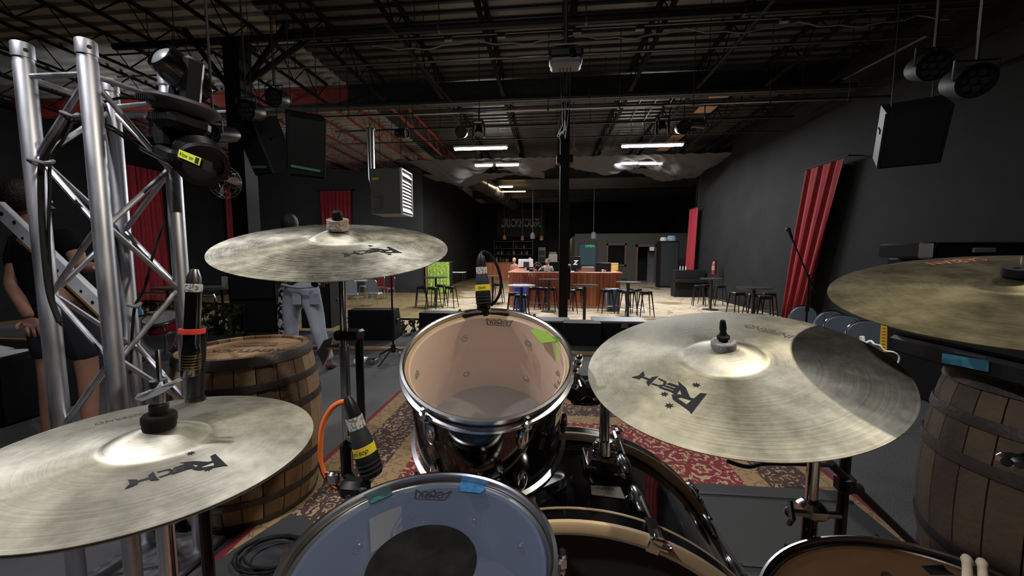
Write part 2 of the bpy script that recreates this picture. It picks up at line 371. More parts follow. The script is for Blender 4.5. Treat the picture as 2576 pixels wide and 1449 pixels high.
def copy_tree(o, parent=None):
    c = o.copy(); COL.objects.link(c)
    if parent: c.parent = parent
    for ch in list(o.children): copy_tree(ch, c)
    return c
def text_mb(txt, size, mtx, off=0.0, shear=0.0, ext=.0004, sx=1.0, bend=None, align='CENTER'):
    cu = bpy.data.curves.new('t', 'FONT'); cu.body = txt; cu.size = size; cu.offset = off; cu.shear = shear; cu.extrude = ext; cu.align_x = align; cu.align_y = 'CENTER'; cu.resolution_u = 3
    o = bpy.data.objects.new('t', cu); COL.objects.link(o); dg = bpy.context.evaluated_depsgraph_get(); dg.update()
    me = bpy.data.meshes.new_from_object(o.evaluated_get(dg)); mb = MB()
    vs = [V((v.co.x*sx, v.co.y, v.co.z)) for v in me.vertices]
    vs = [mtx @ v for v in vs]
    if bend: vs = [bend(v) for v in vs]
    mb.v = vs; mb.f = [tuple(p.vertices) for p in me.polygons]
    bpy.data.objects.remove(o); bpy.data.curves.remove(cu); bpy.data.meshes.remove(me); return mb
def basis(o, x, y): x = V(x).normalized(); z = x.cross(V(y)).normalized(); y = z.cross(x); return M.Translation(V(o)) @ M((x, y, z)).transposed().to_4x4()
# ================================================================== THE HALL
ZC = 6.45; WR = 6.95; WL = -15.1; FWY = 18.25; BK = 34.0
o = obj('floor', MB().box((-4, 16, -.05), (26, 42, .1)), fm); struct(o)
# stage: carpeted deck with a wood nosing, and a lower-lit front strip
stg = obj('stage_floor', MB().box((-4.05, 1.35, ST/2), (21.9, 8.9, ST-.004)), stagem); stg['kind'] = 'structure'
# ceiling deck: corrugated sheet, ribs running across the hall
def deck(x0, x1, y0, y1):
    mb = MB(); p = .30; y = y0; prof = []
    while y < y1: prof += [(y, 0), (y+.13, 0), (y+.16, .06), (y+.27, .06)]; y += p
    prof.append((y, 0)); n = len(prof)
    vs = [(x0, a, ZC+b) for a, b in prof]+[(x1, a, ZC+b) for a, b in prof]
    return mb.add(vs, [(i, i+1, n+i+1, n+i) for i in range(n-1)])
ceil_o = obj('ceiling', deck(-5.5, 9.7, -3.2, 36), deckm, org=(0,0,0), smooth=0); struct(ceil_o)
obj('bare_deck', deck(-16.2, -5.5, -3.2, 36), deckl, ceil_o, smooth=0)
# open web joists running the length of the hall: each is a part of the ceiling
def joist_mb(y0, y1):
    mb = MB(); zt = ZC-.03; zb = ZC-.52
    for z in (zt, zb):
        mb.box((0, (y0+y1)/2, z), (.09, y1-y0, .03))
    n = int((y1-y0)/.45)
    for i in range(n):
        a = y0+(y1-y0)*i/n; b = y0+(y1-y0)*(i+1)/n
        za, zb2 = (zb, zt) if i % 2 == 0 else (zt, zb)
        mb.cyl((0, a, za), (0, b, zb2), .014, n=4, caps=False)
    return mb
jm1 = obj('joist', joist_mb(-3, 10.2), joistm, ceil_o, smooth=0); jm1.location.x = -14
jm2 = obj('joist', joist_mb(10.6, 20.8), joistm, ceil_o, smooth=0); jm2.location.x = -14
jr = obj('joist', joist_mb(10.6, 20.8), redst, ceil_o, smooth=0); jr.location.x = -13.2
for i in range(1, 14):
    x = -14+i*1.6
    for src in (jm1, jm2):
        s2 = jr if (src is jm2 and x < -4) else src
        c = s2.copy(); COL.objects.link(c); c.parent = ceil_o; c.location.x = x
        if x > 6.8: c.location.x = 6.6
jr.location.x = -14.6
gm = MB()
def ibeam(mb, x0, x1, y, z0, z1, w=.2):
    mb.box(((x0+x1)/2, y, z0+.012), (x1-x0, w, .024)); mb.box(((x0+x1)/2, y, z1-.012), (x1-x0, w, .024)); mb.box(((x0+x1)/2, y, (z0+z1)/2), (x1-x0, .02, z1-z0))
for y in (10.4, 21.0):
    mb = MB(); ibeam(mb, -16, -5.5, y, 5.93, 6.40); obj('girder', mb, redst, ceil_o, smooth=0, label='rust red steel girder over the left of the hall')
    mb = MB(); ibeam(mb, -5.5, 9.6, y, 5.93, 6.40); obj('girder', mb, steelb, ceil_o, smooth=0)
mb = MB(); ibeam(mb, -5.5, 9.6, 27.5, 5.9, 6.4); obj('girder', mb, steelb, ceil_o, smooth=0)
for px, py in ((1820,235), (1778,275), (1745,312)):
    p = onz(px, py, ZC-.02); obj('plywood_patch', MB().box((p.x, p.y, ZC-.02), (.62, .55, .02)), ltwood, ceil_o, smooth=0)
p = onz(1712, 345, ZC-.02); obj('plywood_patch', MB().box((p.x-.1, p.y+.6, ZC-.02), (.6, 2.6, .02)), ltwood, ceil_o, smooth=0)
# conduit ladders on the deck (rails with rungs), right of the post
for px, py, nn in ((1620,240,5), (1560,330,6)):
    p = onz(px, py, ZC-.1); mb = MB()
    for k in range(3): mb.cyl((p.x+k*.45, p.y, ZC-.06), (p.x+k*.45+.1, p.y+2.6, ZC-.06), .018, n=5)
    obj('conduit_run', mb, pipegr, ceil_o)
# walls
def slab(name, c, d, m, parent=None):
    o = obj(name, MB().box(c, d), m, parent, smooth=0)
    if parent is None: struct(o)
    return o
wr = slab('wall_right', (WR+.1, 7.9, 3.25), (.2, 22.4, 6.5), wallm)
slab('wall_right_recess', (9.7, 27, 3.25), (.2, 17, 6.5), wallm)
slab('wall_right_return', (8.3, 19.1, 3.25), (2.7, .18, 6.5), wallm)
wl = slab('wall_left', (WL-.1, 7.6, 2.95), (.2, 21.6, 5.9), wallm)
fw = slab('wall_front_left', ((WL-6.1)/2, FWY+.1, 3.0), (-6.1-WL, .2, 6.0), wallg)
slab('wall_left_far', (-6.2, 26.2, 3.25), (.2, 15.8, 6.5), wallm)
slab('wall_back', (1.7, BK+.1, 3.25), (16, .2, 6.5), wallm)
slab('wall_rear', (-4, -3.1, 3.25), (26, .2, 6.5), wallm)
slab('wall_outer', (-16.2, 15, 3.25), (.1, 36, 6.5), wallm)
# raised and recessed panels on the walls
for x0, x1, m in ((-14.6, -12.9, mdark), (-12.2, -11.3, mdark), (-7.9, -7.0, wallg), (-6.95, -6.15, wallg)):
    obj('wall_panel', MB().box(((x0+x1)/2-0, FWY-.03, 2.5), (x1-x0, .06, 5.0)), m, fw, smooth=0)
pn = atX(2240, 600, WR); pa = atX(2110, 560, WR); pb = atX(2345, 560, WR)
obj('wall_panel', MB().box((WR-.03, (pa.y+pb.y)/2, 2.6), (.06, pa.y-pb.y, 3.7)), wallg, wr, smooth=0)
pa = atX(1830, 560, WR); pb = atX(1968, 560, WR)
obj('wall_panel', MB().box((WR-.03, (pa.y+pb.y)/2, 2.5), (.06, pa.y-pb.y, 3.6)), wallg, wr, smooth=0)
pa = atX(1757, 560, WR); pb = atX(1806, 560, WR)
obj('wall_panel', MB().box((WR-.03, (pa.y+pb.y)/2, 2.3), (.06, pa.y-pb.y, 3.4)), wallg, wr, smooth=0)
q = atX(1818, 600, WR); obj('pilaster', MB().box((WR-.12, q.y, 2.6), (.24, .5, 5.2)), wallm, wr, smooth=0)
q = atX(2358, 500, WR-.2); obj('pilaster', MB().box((WR-.15, q.y, 2.7), (.3, .35, 5.4)), wallm, wr, smooth=0)
def wallpipe(pts, r=.035):
    mb = MB(); mb.tube([atX(x, y, WR-.06) for x, y in pts], r, 6); obj('wall_pipe', mb, blk, wr)
wallpipe([(1970,470), (1966,560), (1958,672)]); wallpipe([(1958,672), (1908,671)], .03); wallpipe([(1966,556), (2010,552)], .02); wallpipe([(2118,545), (2190,536)], .025)
for px, py in ((1824,572), (1869,566), (1773,525)): q = atX(px, py, WR-.08); obj('wall_switch', MB().box(q, (.03, .08, .12)), whit, wr, smooth=0)
# steel column in the hall and its collar
def column(name, label, x, y, z0, z1, wd, extra=None):
    t = thing(name, label, 'column', (x, y, z0)); h = z1-z0
    mb = MB(); mb.box((0, 0, h/2), (wd*.9, wd*.6, h)); 
    for s in (-1, 1): mb.box((s*wd*.42, 0, h/2), (wd*.16, wd, h))
    obj('shaft', mb, blk, t, smooth=0)
    obj('base_plate', MB().box((0, 0, .012), (wd*1.6, wd*1.6, .024)), blk, t, smooth=0)
    obj('cap_plate', MB().box((0, 0, h-.02), (wd*1.7, wd*1.4, .04)), blk, t, smooth=0)
    return t
pc = onz(1415, 808, 0); PCX = pc.x; PCY = 10.4
c1 = column('steel_column', 'tall black steel column standing in the middle of the hall before the bar', PCX, PCY, 0, 5.93, .24)
q = at(1415, 403, PCY); obj('collar', MB().box((0, 0, q.z), (.42, .34, .2)), blk, c1, smooth=0)
q = at(1418, 600, PCY); obj('bracket', MB().box((.15, -.05, 1.1), (.06, .1, .9)), plast, c1, smooth=0)
mb = MB(); mb.tube([(.05, -.16, 5.8), (-.18, -.18, 5.2), (-.12, -.17, 4.8)], .02, 6); mb.tube([(.2, -.16, 5.9), (.22, -.16, 4.6), (.3, -.1, 4.55)], .018, 6)
obj('cable', mb, gplast, c1)
# ------------------------------------------------------------------ lit tubes
def tubelight(label, pts, Y, z):
    t = thing('tube_light', label, 'light', None, 'lit strip lights under the roof')
    a = onz(pts[0], pts[2], z); b = onz(pts[1], pts[2], z); c = (a+b)/2; L = (b-a).length
    t.location = c; 
    mb = MB(); mb.box((0, 0, .10), (L+.06, .16, .05)); mb.box((0, 0, .065), (L+.06, .1, .03)); obj('housing', mb, whit, t, smooth=0)
    for s in (-.035, .035): obj('tube', MB().cyl((-L/2, s, .03), (L/2, s, .03), .02, n=10), tubem, t)
    for s in (-1, 1): obj('hanger', MB().cyl((s*L*.35, 0, .12), (s*L*.35, 0, ZC-z), .006, n=5), pipegr, t)
    area('tube_light_glow', (c.x, c.y, c.z+.005), (0, 0, 0), L, .10, 390*L/1.8, (.95, .97, 1)).parent = None
    return t
for lab, a in (('long lit strip light nearest the stage, left of the column', (1143,1275,377)), ('long lit strip light nearest the stage, right of the column', (1567,1714,370)),):
    tubelight(lab, a, 13.1, 5.4)
for lab, a in (('short lit strip light in the farther row, leftmost', (1196,1238,419)), ('short lit strip light in the farther row, second from left', (1249,1304,418)),
               ('short lit strip light in the farther row, just right of the column', (1547,1602,414)), ('short lit strip light in the farther row, rightmost', (1608,1664,414))):
    tubelight(lab, a, 16, 5.5)
# warm fixture over the bar, beyond the cloth
p = at(1273, 470, 24); t = thing('bar_ceiling_light', 'small warm lit ceiling fixture hanging over the bar area beyond the grey cloth', 'light', p)
obj('housing', MB().box((0,0,.06), (.9,.3,.08)), whit, t); obj('lens', MB().box((0,0,0), (.8,.26,.05)), lamp_mat('lit_warm_panel', (1,.8,.5), 20), t)
area('bar_ceiling_glow', p-V((0,0,.05)), (0,0,0), .8, .3, 70, (1,.85,.6))
for px, py, ww in ((1288,487,.0), (1300,496,.0)): pass
mb = MB(); a = at(1262,481,25); b = at(1322,483,25); mb.box((a+b)/2, ((b-a).x, .1, .05)); t = obj('shop_light', mb, bulbw, None); tag(t, 'thin orange glowing strip lamp above the bar under the ceiling light', 'light')
area('back_bar_glow', (2.0, 31.5, 3.4), (0, 0, 0), 4, .5, 55, (1, .86, .66)); area('door_room_glow', (5.5, 23.5, 5.6), (0, 0, 0), 3, .5, 45, (1, .95, .9))
# draped cloth canopy under the roof: swags with real folds
def swag(name, label, pts, Y, dy, z_up, seed):
    random.seed(seed); mb = MB(); nx = 96; ny = 14
    low = [at(x, y, Y) for x, y in pts]
    def zlow(t):
        f = t*(len(low)-1); i = min(int(f), len(low)-2); u = f-i; u = u*u*(3-2*u); return low[i].z*(1-u)+low[i+1].z*u, low[i].x*(1-(f-i))+low[i+1].x*(f-i)
    for j in range(ny+1):
        v = j/ny
        for i in range(nx+1):
            z, x = zlow(i/nx); up = z_up-z
            zz = z + up*(v**1.6) + .035*sin(9*v+i*.5)*(v*(1-v)*4)*.8 + .02*sin(i*.9+j*1.3)
            mb.v.append(V((x, Y-dy*v, zz)))
    for j in range(ny):
        for i in range(nx): a = j*(nx+1)+i; mb.f.append((a, a+1, a+nx+2, a+nx+1))
    n = len(mb.v); back = [V((v.x, v.y, v.z+.012)) for v in mb.v]; m2 = [(f[3]+n, f[2]+n, f[1]+n, f[0]+n) for f in mb.f]; mb.v += back; mb.f += m2
    return tag(obj(name, mb, cloth, smooth=80), label, 'drape')
swag('ceiling_drape', 'sagging grey cloth drape hung under the roof left of the column', [(1022,408),(1100,440),(1150,462),(1195,440),(1250,418),(1290,432),(1335,441),(1375,428),(1408,410)], 17.0, 1.3, 5.75, 1)
swag('ceiling_drape', 'sagging grey cloth drape hung under the roof right of the column', [(1425,418),(1470,430),(1530,441),(1580,428),(1615,419),(1660,432),(1700,442),(1760,432),(1830,405),(1880,385)], 17.0, 1.3, 5.75, 2)
swag('ceiling_drape', 'darker second grey drape hanging behind the left one', [(1040,430),(1100,455),(1170,470),(1230,452),(1290,440),(1370,448)], 19.5, 1.3, 5.7, 3)
swag('ceiling_drape', 'darker second grey drape hanging behind the right one', [(1560,425),(1600,436),(1670,456),(1740,448),(1800,428)], 19.0, 1.2, 5.7, 4)
# round duct running away over the bar
a = at(1180,442,20); b = at(1292,512,30); t = thing('round_duct', 'black round ventilation duct running under the roof towards the bar', 'duct', a)
mb = wmb(t); mb.cyl(a, b, .45, n=20); obj('pipe', mb, duct, t)
for k in range(6): mb = wmb(t); p = a+(b-a)*(k/6+.02); mb.cyl(p, p+(b-a).normalized()*.06, .475, n=20); obj('joint_ring', mb, duct, t)
# ceiling pipes and rails across the hall
def pipe(name, label, p0, p1, r, m, cat='pipe', n=10, clamps=0):
    t = thing(name, label, cat, (p0+p1)/2); mb = wmb(t); mb.cyl(p0, p1, r, n=n); obj('pipe', mb, m, t)
    for k in range(clamps):
        mb = wmb(t); p = p0+(p1-p0)*((k+.5)/clamps); mb.cyl(p, V((p.x, p.y, ZC+.05)), .008, n=5); mb.cyl(p-V((.02,0,0)), p+V((.02,0,0)), r*1.25, n=n); obj('hanger', mb, steelb, t)
    return t
a = onz(700, 275, 5.55); Yp = 9.6
pipe('sprinkler_main', 'thick glossy black pipe crossing the whole hall in front of the column top', V((-13, Yp, 5.6)), V((6.8, Yp, 5.6)), .09, duct, clamps=9)
Yq = 8.4; za = at(780, 297, Yq); zb = at(1210, 283, Yq)
pipe('lighting_bar', 'long black lighting bar with spotlights hanging from it, before the column', V((-5.2, Yq, 4.92)), V((6.6, Yq, 4.92)), .03, dchrome, 'bar', clamps=8)
z2 = at(1200, 333, 11.5).z; pipe('lighting_bar', 'second lighting bar hanging farther back behind the spotlights', V((-6.5, 11.4, z2+.12)), V((6.6, 11.4, z2+.12)), .03, steelb, 'bar', clamps=6)
for z, y, lab in ((5.72, 7.0, 'first thin grey conduit crossing under the roof above the stage edge'), (5.55, 7.5, 'second thin grey conduit crossing under the roof, just behind the first')):
    pipe('conduit', lab, V((-9, y, z)), V((6.8, y, z)), .018, pipegr, clamps=6)
pipe('conduit', 'third thin conduit low under the roof just before the lit strips', V((-9, 12.2, 5.45)), V((6.8, 12.2, 5.45)), .02, steelb, clamps=6)
pipe('conduit', 'fourth thin conduit across the hall beside the thick glossy pipe', V((-9, 9.0, 5.35)), V((6.8, 9.0, 5.35)), .016, pipegr, clamps=4)
for px in (1130, 1262, 1450, 1605, 1962):
    q = at(px, 217, 7.0); t = obj('junction_box', MB().bbox((q.x, 6.98, 5.66), (.14,.08,.06)), gplast); tag(t, 'small grey junction box clipped to the conduit, '+{1130:'left end',1262:'left of the column',1450:'just right of the column',1605:'right of the column',1962:'far right end'}[px], 'box', 'junction boxes')
mb = MB(); pts = []
for i in range(60): x = -3.2+i*.16; pts.append(V((x, 6.95, 5.60-.10*abs(sin(i*.28))+.02*sin(i*1.7))))
mb.tube(pts, .012, 5); tag(obj('hanging_cable', mb, gplast), 'grey cable looping loosely along the conduit above the stage', 'cable')
# guy wires
for a, b, lab in (((968,60,5.5),(1133,256,8.4),'thin steel cable slanting down from the roof left of the projector'), ((1945,0,5.6),(1768,206,8.4),'thin steel cable slanting down from the roof right of the projector'), ((2330,90,4.6),(2120,200,7.5),'faint steel cable slanting down from the roof at upper right')):
    mb = MB(); mb.cyl(at(*a), at(*b), .006, n=5); mb.cyl(at(a[0]+6,a[1],a[2]), at(b[0]+4,b[1],b[2]), .004, n=5); tag(obj('steel_cable', mb, dplast), lab, 'cable')
# projector
p = at(1423, 150, 5.6); t = thing('projector', 'black ceiling projector with a grey underside hanging above the column', 'projector', p)
mb = MB(); mb.bbox((0,0,.02), (.46,.36,.13), .03); obj('body', mb, plast, t)
mb = MB(); mb.bbox((0,-.02,-.075), (.43,.34,.07), .03); obj('underside', mb, gplast, t)
obj('mount_arm', MB().cyl((0,0,.08), (0,0,ZC-p.z), .03, n=10), steelb, t); obj('mount_plate', MB().box((0,0,.16), (.3,.18,.02)), gplast, t)
obj('lens', MB().cyl((.08,-.19,-.01), (.08,-.24,-.01), .045, n=16), gloss, t)
mb = MB(); 
for k in range(4): mb.tube([(-.08+k*.05, 0, -.1), (-.05+k*.04, .2, -.35-.05*k), (.02*k+.03*sin(k*2.), 1.2, -.5-.07*k), (.05*k-.06, 2.6, -.25+.05*k), (.02, 4.2, .2)], .006, 5)
obj('cable', mb, dplast, t)
# spotlights (par cans) hung from bars
def parcan(label, px, py, Y, r, L=.28, aim=(0,-1,-.25), hang=True, m=plast, zt=None):
    p = at(px, py, Y); t = thing('par_can', label, 'stage light', p, 'black par can lights'); fr = frame(V(aim))
    mb = MB(); mb.lathe([(r*.55,-L), (r*.9,-L*.8), (r,-L*.3), (r,0), (r*1.06,.0), (r*1.06,.02), (r*.94,.02), (r*.94,-.02)], 20, fr=fr); mb.lathe([(.001,-L),(r*.55,-L)], 20, fr=fr); obj('housing', mb, m, t)
    mb = MB(); mb.lathe([(.001,-.015), (r*.94,-.015)], 20, fr=fr); obj('lens_plate', mb, steelb, t)
    mb = MB()
    for i in range(6): mb.cyl(fr@V((r*.55*cos(i*pi/3), r*.55*sin(i*pi/3), -.012)), fr@V((r*.55*cos(i*pi/3), r*.55*sin(i*pi/3), .0)), r*.2, n=8)
    mb.cyl(fr@V((0,0,-.012)), fr@V((0,0,0)), r*.2, n=8); e = obj('led_lens', mb, dplast, t); e['kind'] = 'stuff'
    if hang:
        mb = MB(); x = fr.col[0]; mb.tube([x*r*1.1, x*r*1.1+V((0,0,r*1.3)), -x*r*1.1+V((0,0,r*1.3)), -x*r*1.1], .009, 5); mb.cyl((0,0,r*1.3), (0,0,zt-p.z+.03 if zt else r*1.3+.1), .012, n=6); obj('yoke', mb, steelb, t)
    return t
ZB = 4.92
parcan('round black spotlight with visible lens left of the left strip light', 1160, 332, 8.4, .12, zt=ZB)
parcan('round black spotlight with visible lens above the right strip light', 1720, 320, 8.4, .13, zt=ZB+.02)
parcan('small spotlight turned sideways at the left end of the lighting bar', 1022, 335, 8.4, .10, aim=(1,-.2,-.1), zt=ZB)
parcan('small spotlight at the right end of the lighting bar above the drape', 1772, 312, 8.4, .09, aim=(1,-.3,-.2), zt=ZB)
parcan('round black spotlight just right of the truss moving head', 538, 336, 3.4, .08, zt=ZC+.05)
parcan('round black spotlight high on the left stage column', 620, 277, 5.0, .13, zt=ZC+.05)
parcan('barely lit round spotlight above the left stage column', 690, 245, 5.6, .13, zt=ZC+.05)
parcan('dim round spotlight in the dark upper right, the left one', 2348, 165, 3.6, .11, zt=ZC+.05, aim=(-.3,-1,-.35), m=blk)
parcan('dim round spotlight in the dark upper right, the right one', 2452, 203, 3.2, .11, zt=ZC+.05, aim=(-.3,-1,-.35), m=blk)
parcan('small spotlight beyond the left drape near the duct', 1160, 466, 22.0, .19, zt=ZC+.05, m=gplast)
def movhead(label, px, py, Y, zt):
    p = at(px, py, Y); t = thing('moving_head_light', label, 'stage light', p, 'small moving heads on the lighting bar')
    mb = MB(); mb.bbox((0,0,.16), (.24,.2,.1), .02); obj('base', mb, plast, t)
    mb = MB()
    for s in (-1,1): mb.bbox((s*.12,0,0), (.035,.1,.26), .01)
    obj('yoke', mb, plast, t); mb = MB(); mb.lathe([(.001,-.11),(.07,-.1),(.085,0),(.08,.1),(.06,.1),(.055,.09),(.001,.09)], 18, fr=frame((0,-.6,-1))); obj('head', mb, gloss, t)
    obj('label_strip', MB().box((0,-.105,.15), (.16,.004,.03)), whit, t, smooth=0)
    obj('clamp', MB().cyl((0,0,.2), (0,0,zt-p.z+.03), .02, n=8), steelb, t)
movhead('boxy moving head hanging above the left strip light', 1205, 330, 8.4, ZB)
movhead('boxy moving head hanging above the right strip light', 1666, 322, 8.4, ZB)
# ------------------------------------------------------------------ unit heater with flue
p = V((-3.45, 9.0, 2.8)); t = thing('unit_heater', 'grey hanging gas heater with white louvers blowing right and a metal flue', 'heater', (-3.8, 9.35, 2.8))
hx0, hx1, hy0, hy1 = -4.17, -3.45, 8.75, 9.45
mb = wmb(t); mb.bbox(((hx0+hx1)/2, (hy0+hy1)/2, 3.33), (hx1-hx0, hy1-hy0, 1.05), .01); obj('cabinet', mb, heatm, t)
mb = wmb(t)
for z0, z1 in ((2.8,2.83),(3.83,3.86)): mb.box((hx1+.02, (hy0+hy1)/2, (z0+z1)/2), (.05, hy1-hy0, .03))
for y in (hy0+.02, hy1-.02): mb.box((hx1+.02, y, 3.33), (.05, .03, 1.05))
obj('louver_frame', mb, heatl, t, smooth=0)
for k, (z, h) in enumerate(((3.74,.12),(3.58,.06),(3.5,.05),(3.42,.05),(3.34,.05),(3.26,.05),(3.18,.05),(3.10,.05),(3.02,.05),(2.92,.13))):
    mb = wmb(t); mb.box((hx1+.025, (hy0+hy1)/2, z), (.012, hy1-hy0-.06, h), M.Rotation(radians(-25), 3, 'Y')); obj('louver', mb, heatl, t, smooth=0)
mb = wmb(t); mb.box((hx0+.13, hy0-.004, 3.62), (.16,.006,.05)); obj('warning_sticker', mb, yel, t, smooth=0)
mb = wmb(t); mb.box((hx0+.12, hy0-.01, 3.1), (.2,.03,.34)); mb.cyl((hx0+.1,hy0-.02,3.2),(hx0+.1,hy0-.06,3.2),.03,n=10); obj('gas_valve_panel', mb, heatm, t)
mb = wmb(t); xf = hx0-.13; mb.tube([(xf+.2,9.1,3.5),(xf+.03,9.1,3.55),(xf,9.1,3.68),(xf,9.1,4.85)], .085, 14); obj('flue_pipe', mb, galv, t)
mb = wmb(t); mb.cyl((xf,9.1,4.83),(xf,9.1,4.87),.11,n=14); obj('flue_collar', mb, galv, t)
for x in (hx0+.1, hx1-.1): mb = wmb(t); mb.cyl((x, 9.1, 3.85), (x, 9.1, ZC), .008, n=5); obj('hanger_rod', mb, steelb, t)
# ------------------------------------------------------------------ curtains
def curtain(label, top, bot, n=9, amp=.07, seed=0, th=.012, squeeze=None):
    random.seed(seed); a, b = top; c, d = bot; mb = MB(); nx = n*10; ny = 18
    dirn = (V(b)-V(a)); dirn.z = 0; dirn.normalize(); nr = V((dirn.y, -dirn.x, 0)); ph = [random.uniform(-.8,.8) for _ in range(n+2)]
    for j in range(ny+1):
        v = j/ny
        for i in range(nx+1):
            u = i/nx; P = (V(a)*(1-u)+V(b)*u)*(1-v)+(V(c)*(1-u)+V(d)*u)*v
            k = u*n; f = sin(2*pi*k+ph[int(k)]*v*2)*amp*(.5+.5*v)*(.7+.5*sin(3.1*k+2*v))
            if squeeze: P += dirn*squeeze*sin(pi*v)*(.5-u)
            mb.v.append(P+nr*f)
    for j in range(ny):
        for i in range(nx): q = j*(nx+1)+i; mb.f.append((q, q+1, q+nx+2, q+nx+1))
    m = len(mb.v); mb.v += [v-nr*th for v in mb.v]; mb.f += [tuple(k+m for k in f[::-1]) for f in mb.f[:]]
    t = thing('curtain', label, 'curtain', (V(c)+V(d))/2, 'red curtains round the hall')
    mi = t.matrix_world.inverted(); mb.v = [mi @ v for v in mb.v]; obj('fabric', mb, redc, t, smooth=80)
    nrm_ = V((1 if a[0] > 0 else -1, 0, 0)) if abs(a[0]) > 6.5 and abs(dirn.y) > .5 else V((0,1,0)); r = wmb(t)
    for q_ in (V(a)-dirn*.1, V(b)+dirn*.1): r.cyl(q_+V((0,0,.03)), q_+V((0,0,.03))+nrm_*.3, .014, n=6)
    r.cyl(V(a)-dirn*.15+V((0,0,.03)), V(b)+dirn*.15+V((0,0,.03)), .02, n=8); obj('curtain_rod', r, blk, t)
    return t
XR = WR-.25
a = atX(2028, 432, XR); b = atX(2122, 416, XR)
curtain('near red curtain hanging floor length on the right wall', (V((XR, a.y, 4.05)), V((XR, b.y, 4.05))), (V((XR-.1, a.y+.5, .03)), V((XR-.1, b.y+1.0, .03))), 6, .08, 1)
a = atX(1725, 532, XR); b = atX(1756, 530, XR)
curtain('far red curtain on the right wall by the fire extinguisher', (V((XR, min(a.y, 19.2), 4.0)), V((XR, b.y, 4.0))), (V((XR, min(a.y, 19.4), .05)), V((XR, b.y+.3, .05))), 5, .07, 2)
a = atX(300, 416, WL+.2); b = atX(402, 432, WL+.2)
curtain('large red curtain on the far left wall seen through the truss', (V((WL+.2, a.y, 5.05)), V((WL+.2, b.y, 5.05))), (V((WL+.2, a.y-.1, .0)), V((WL+.2, b.y+.1, .0))), 7, .09, 3)
a = atX(578, 470, WL+.2); b = atX(610, 470, WL+.2)
curtain('narrow red curtain on the left wall near the corner, beside the fan', (V((WL+.2, min(a.y, 16.6), 5.0)), V((WL+.2, min(b.y, 17.9), 5.0))), (V((WL+.2, min(a.y, 16.6), .0)), V((WL+.2, min(b.y, 17.9), .0))), 5, .07, 4)
a = at(805, 480, FWY-.12); b = at(883, 480, FWY-.12)
curtain('red curtain on the charcoal wall behind the tall crash cymbal', (V((a.x, FWY-.14, 5.0)), V((b.x, FWY-.14, 5.0))), (V((a.x+.1, FWY-.14, 1.2)), V((b.x-.05, FWY-.14, 1.2))), 8, .05, 5)
# ------------------------------------------------------------------ bar
bl = onz(1283, 773, 0); br = onz(1555, 775, 0); BY = 13.4; BX0, BX1, BH = bl.x, br.x, 1.25
t = thing('bar_counter', 'long red-stained wooden bar counter in the middle of the hall', 'bar', ((BX0+BX1)/2, BY, 0))
def planked(t, p0, p1, z0, z1, n, name='plank', th=.03):
    d = V(p1)-V(p0); L = d.length; d.normalize(); nr = V((d.y, -d.x, 0)); R = M((d, -nr, V((0,0,1)))).transposed()
    for i in range(n):
        mb = wmb(t); u = (i+.5)/n*L; mb.bbox(V(p0)+d*u+nr*(th/2+random.uniform(0,.004))+V((0,0,(z0+z1)/2)), (L/n-.006, th, z1-z0), .004, R)
        obj(name, mb, random.choice((barw, barw, barw2, barw3)), t, smooth=0)
random.seed(5)
planked(t, (BX0, BY, 0), (BX1, BY, 0), 0.06, BH-.05, 34)
planked(t, (BX0, BY+4.2, 0), (BX0, BY, 0), 0.06, BH-.05, 24)
planked(t, (BX1, BY, 0), (BX1, BY+3.0, 0), 0.06, BH-.05, 18)
mb = wmb(t); mb.box(((BX0+BX1)/2, BY+.06, .55), (BX1-BX0-.04, .05, 1.1)); mb.box((BX0+.05, BY+2.1, .55), (.05, 4.1, 1.1)); mb.box((BX1-.05, BY+1.5, .55), (.05, 2.9, 1.1)); obj('carcass', mb, blk, t, smooth=0)
mb = wmb(t); mb.bbox(((BX0+BX1)/2, BY+.15, BH-.02), (BX1-BX0+.16, .46, .05), .008); mb.bbox((BX0+.13, BY+2.3, BH-.02), (.46, 3.9, .05), .008); mb.bbox((BX1-.13, BY+1.7, BH-.02), (.46, 2.6, .05), .008); obj('counter_top', mb, bartop, t)
mb = wmb(t); mb.box(((BX0+BX1)/2, BY-.04, .04), (BX1-BX0, .03, .09)); obj('kick_board', mb, ltwood, t, smooth=0)
# back counter
p0 = at(1222, 700, 29); p1 = at(1288, 700, 29); t = thing('back_counter', 'dark red wooden counter farther back, left of the main bar', 'bar', ((p0.x+p1.x)/2, 29, 0))
planked(t, (p0.x, 29, 0), (p1.x, 29, 0), 0, 1.25, 12); mb = wmb(t); mb.bbox(((p0.x+p1.x)/2, 29.3, 1.3), (p1.x-p0.x+.3, .7, .06), .01); obj('counter_top', mb, bartop, t)
mb = wmb(t); mb.box(((p0.x+p1.x)/2, 29.3, .6), (p1.x-p0.x-.1, .5, 1.2)); obj('carcass', mb, blk, t, smooth=0)
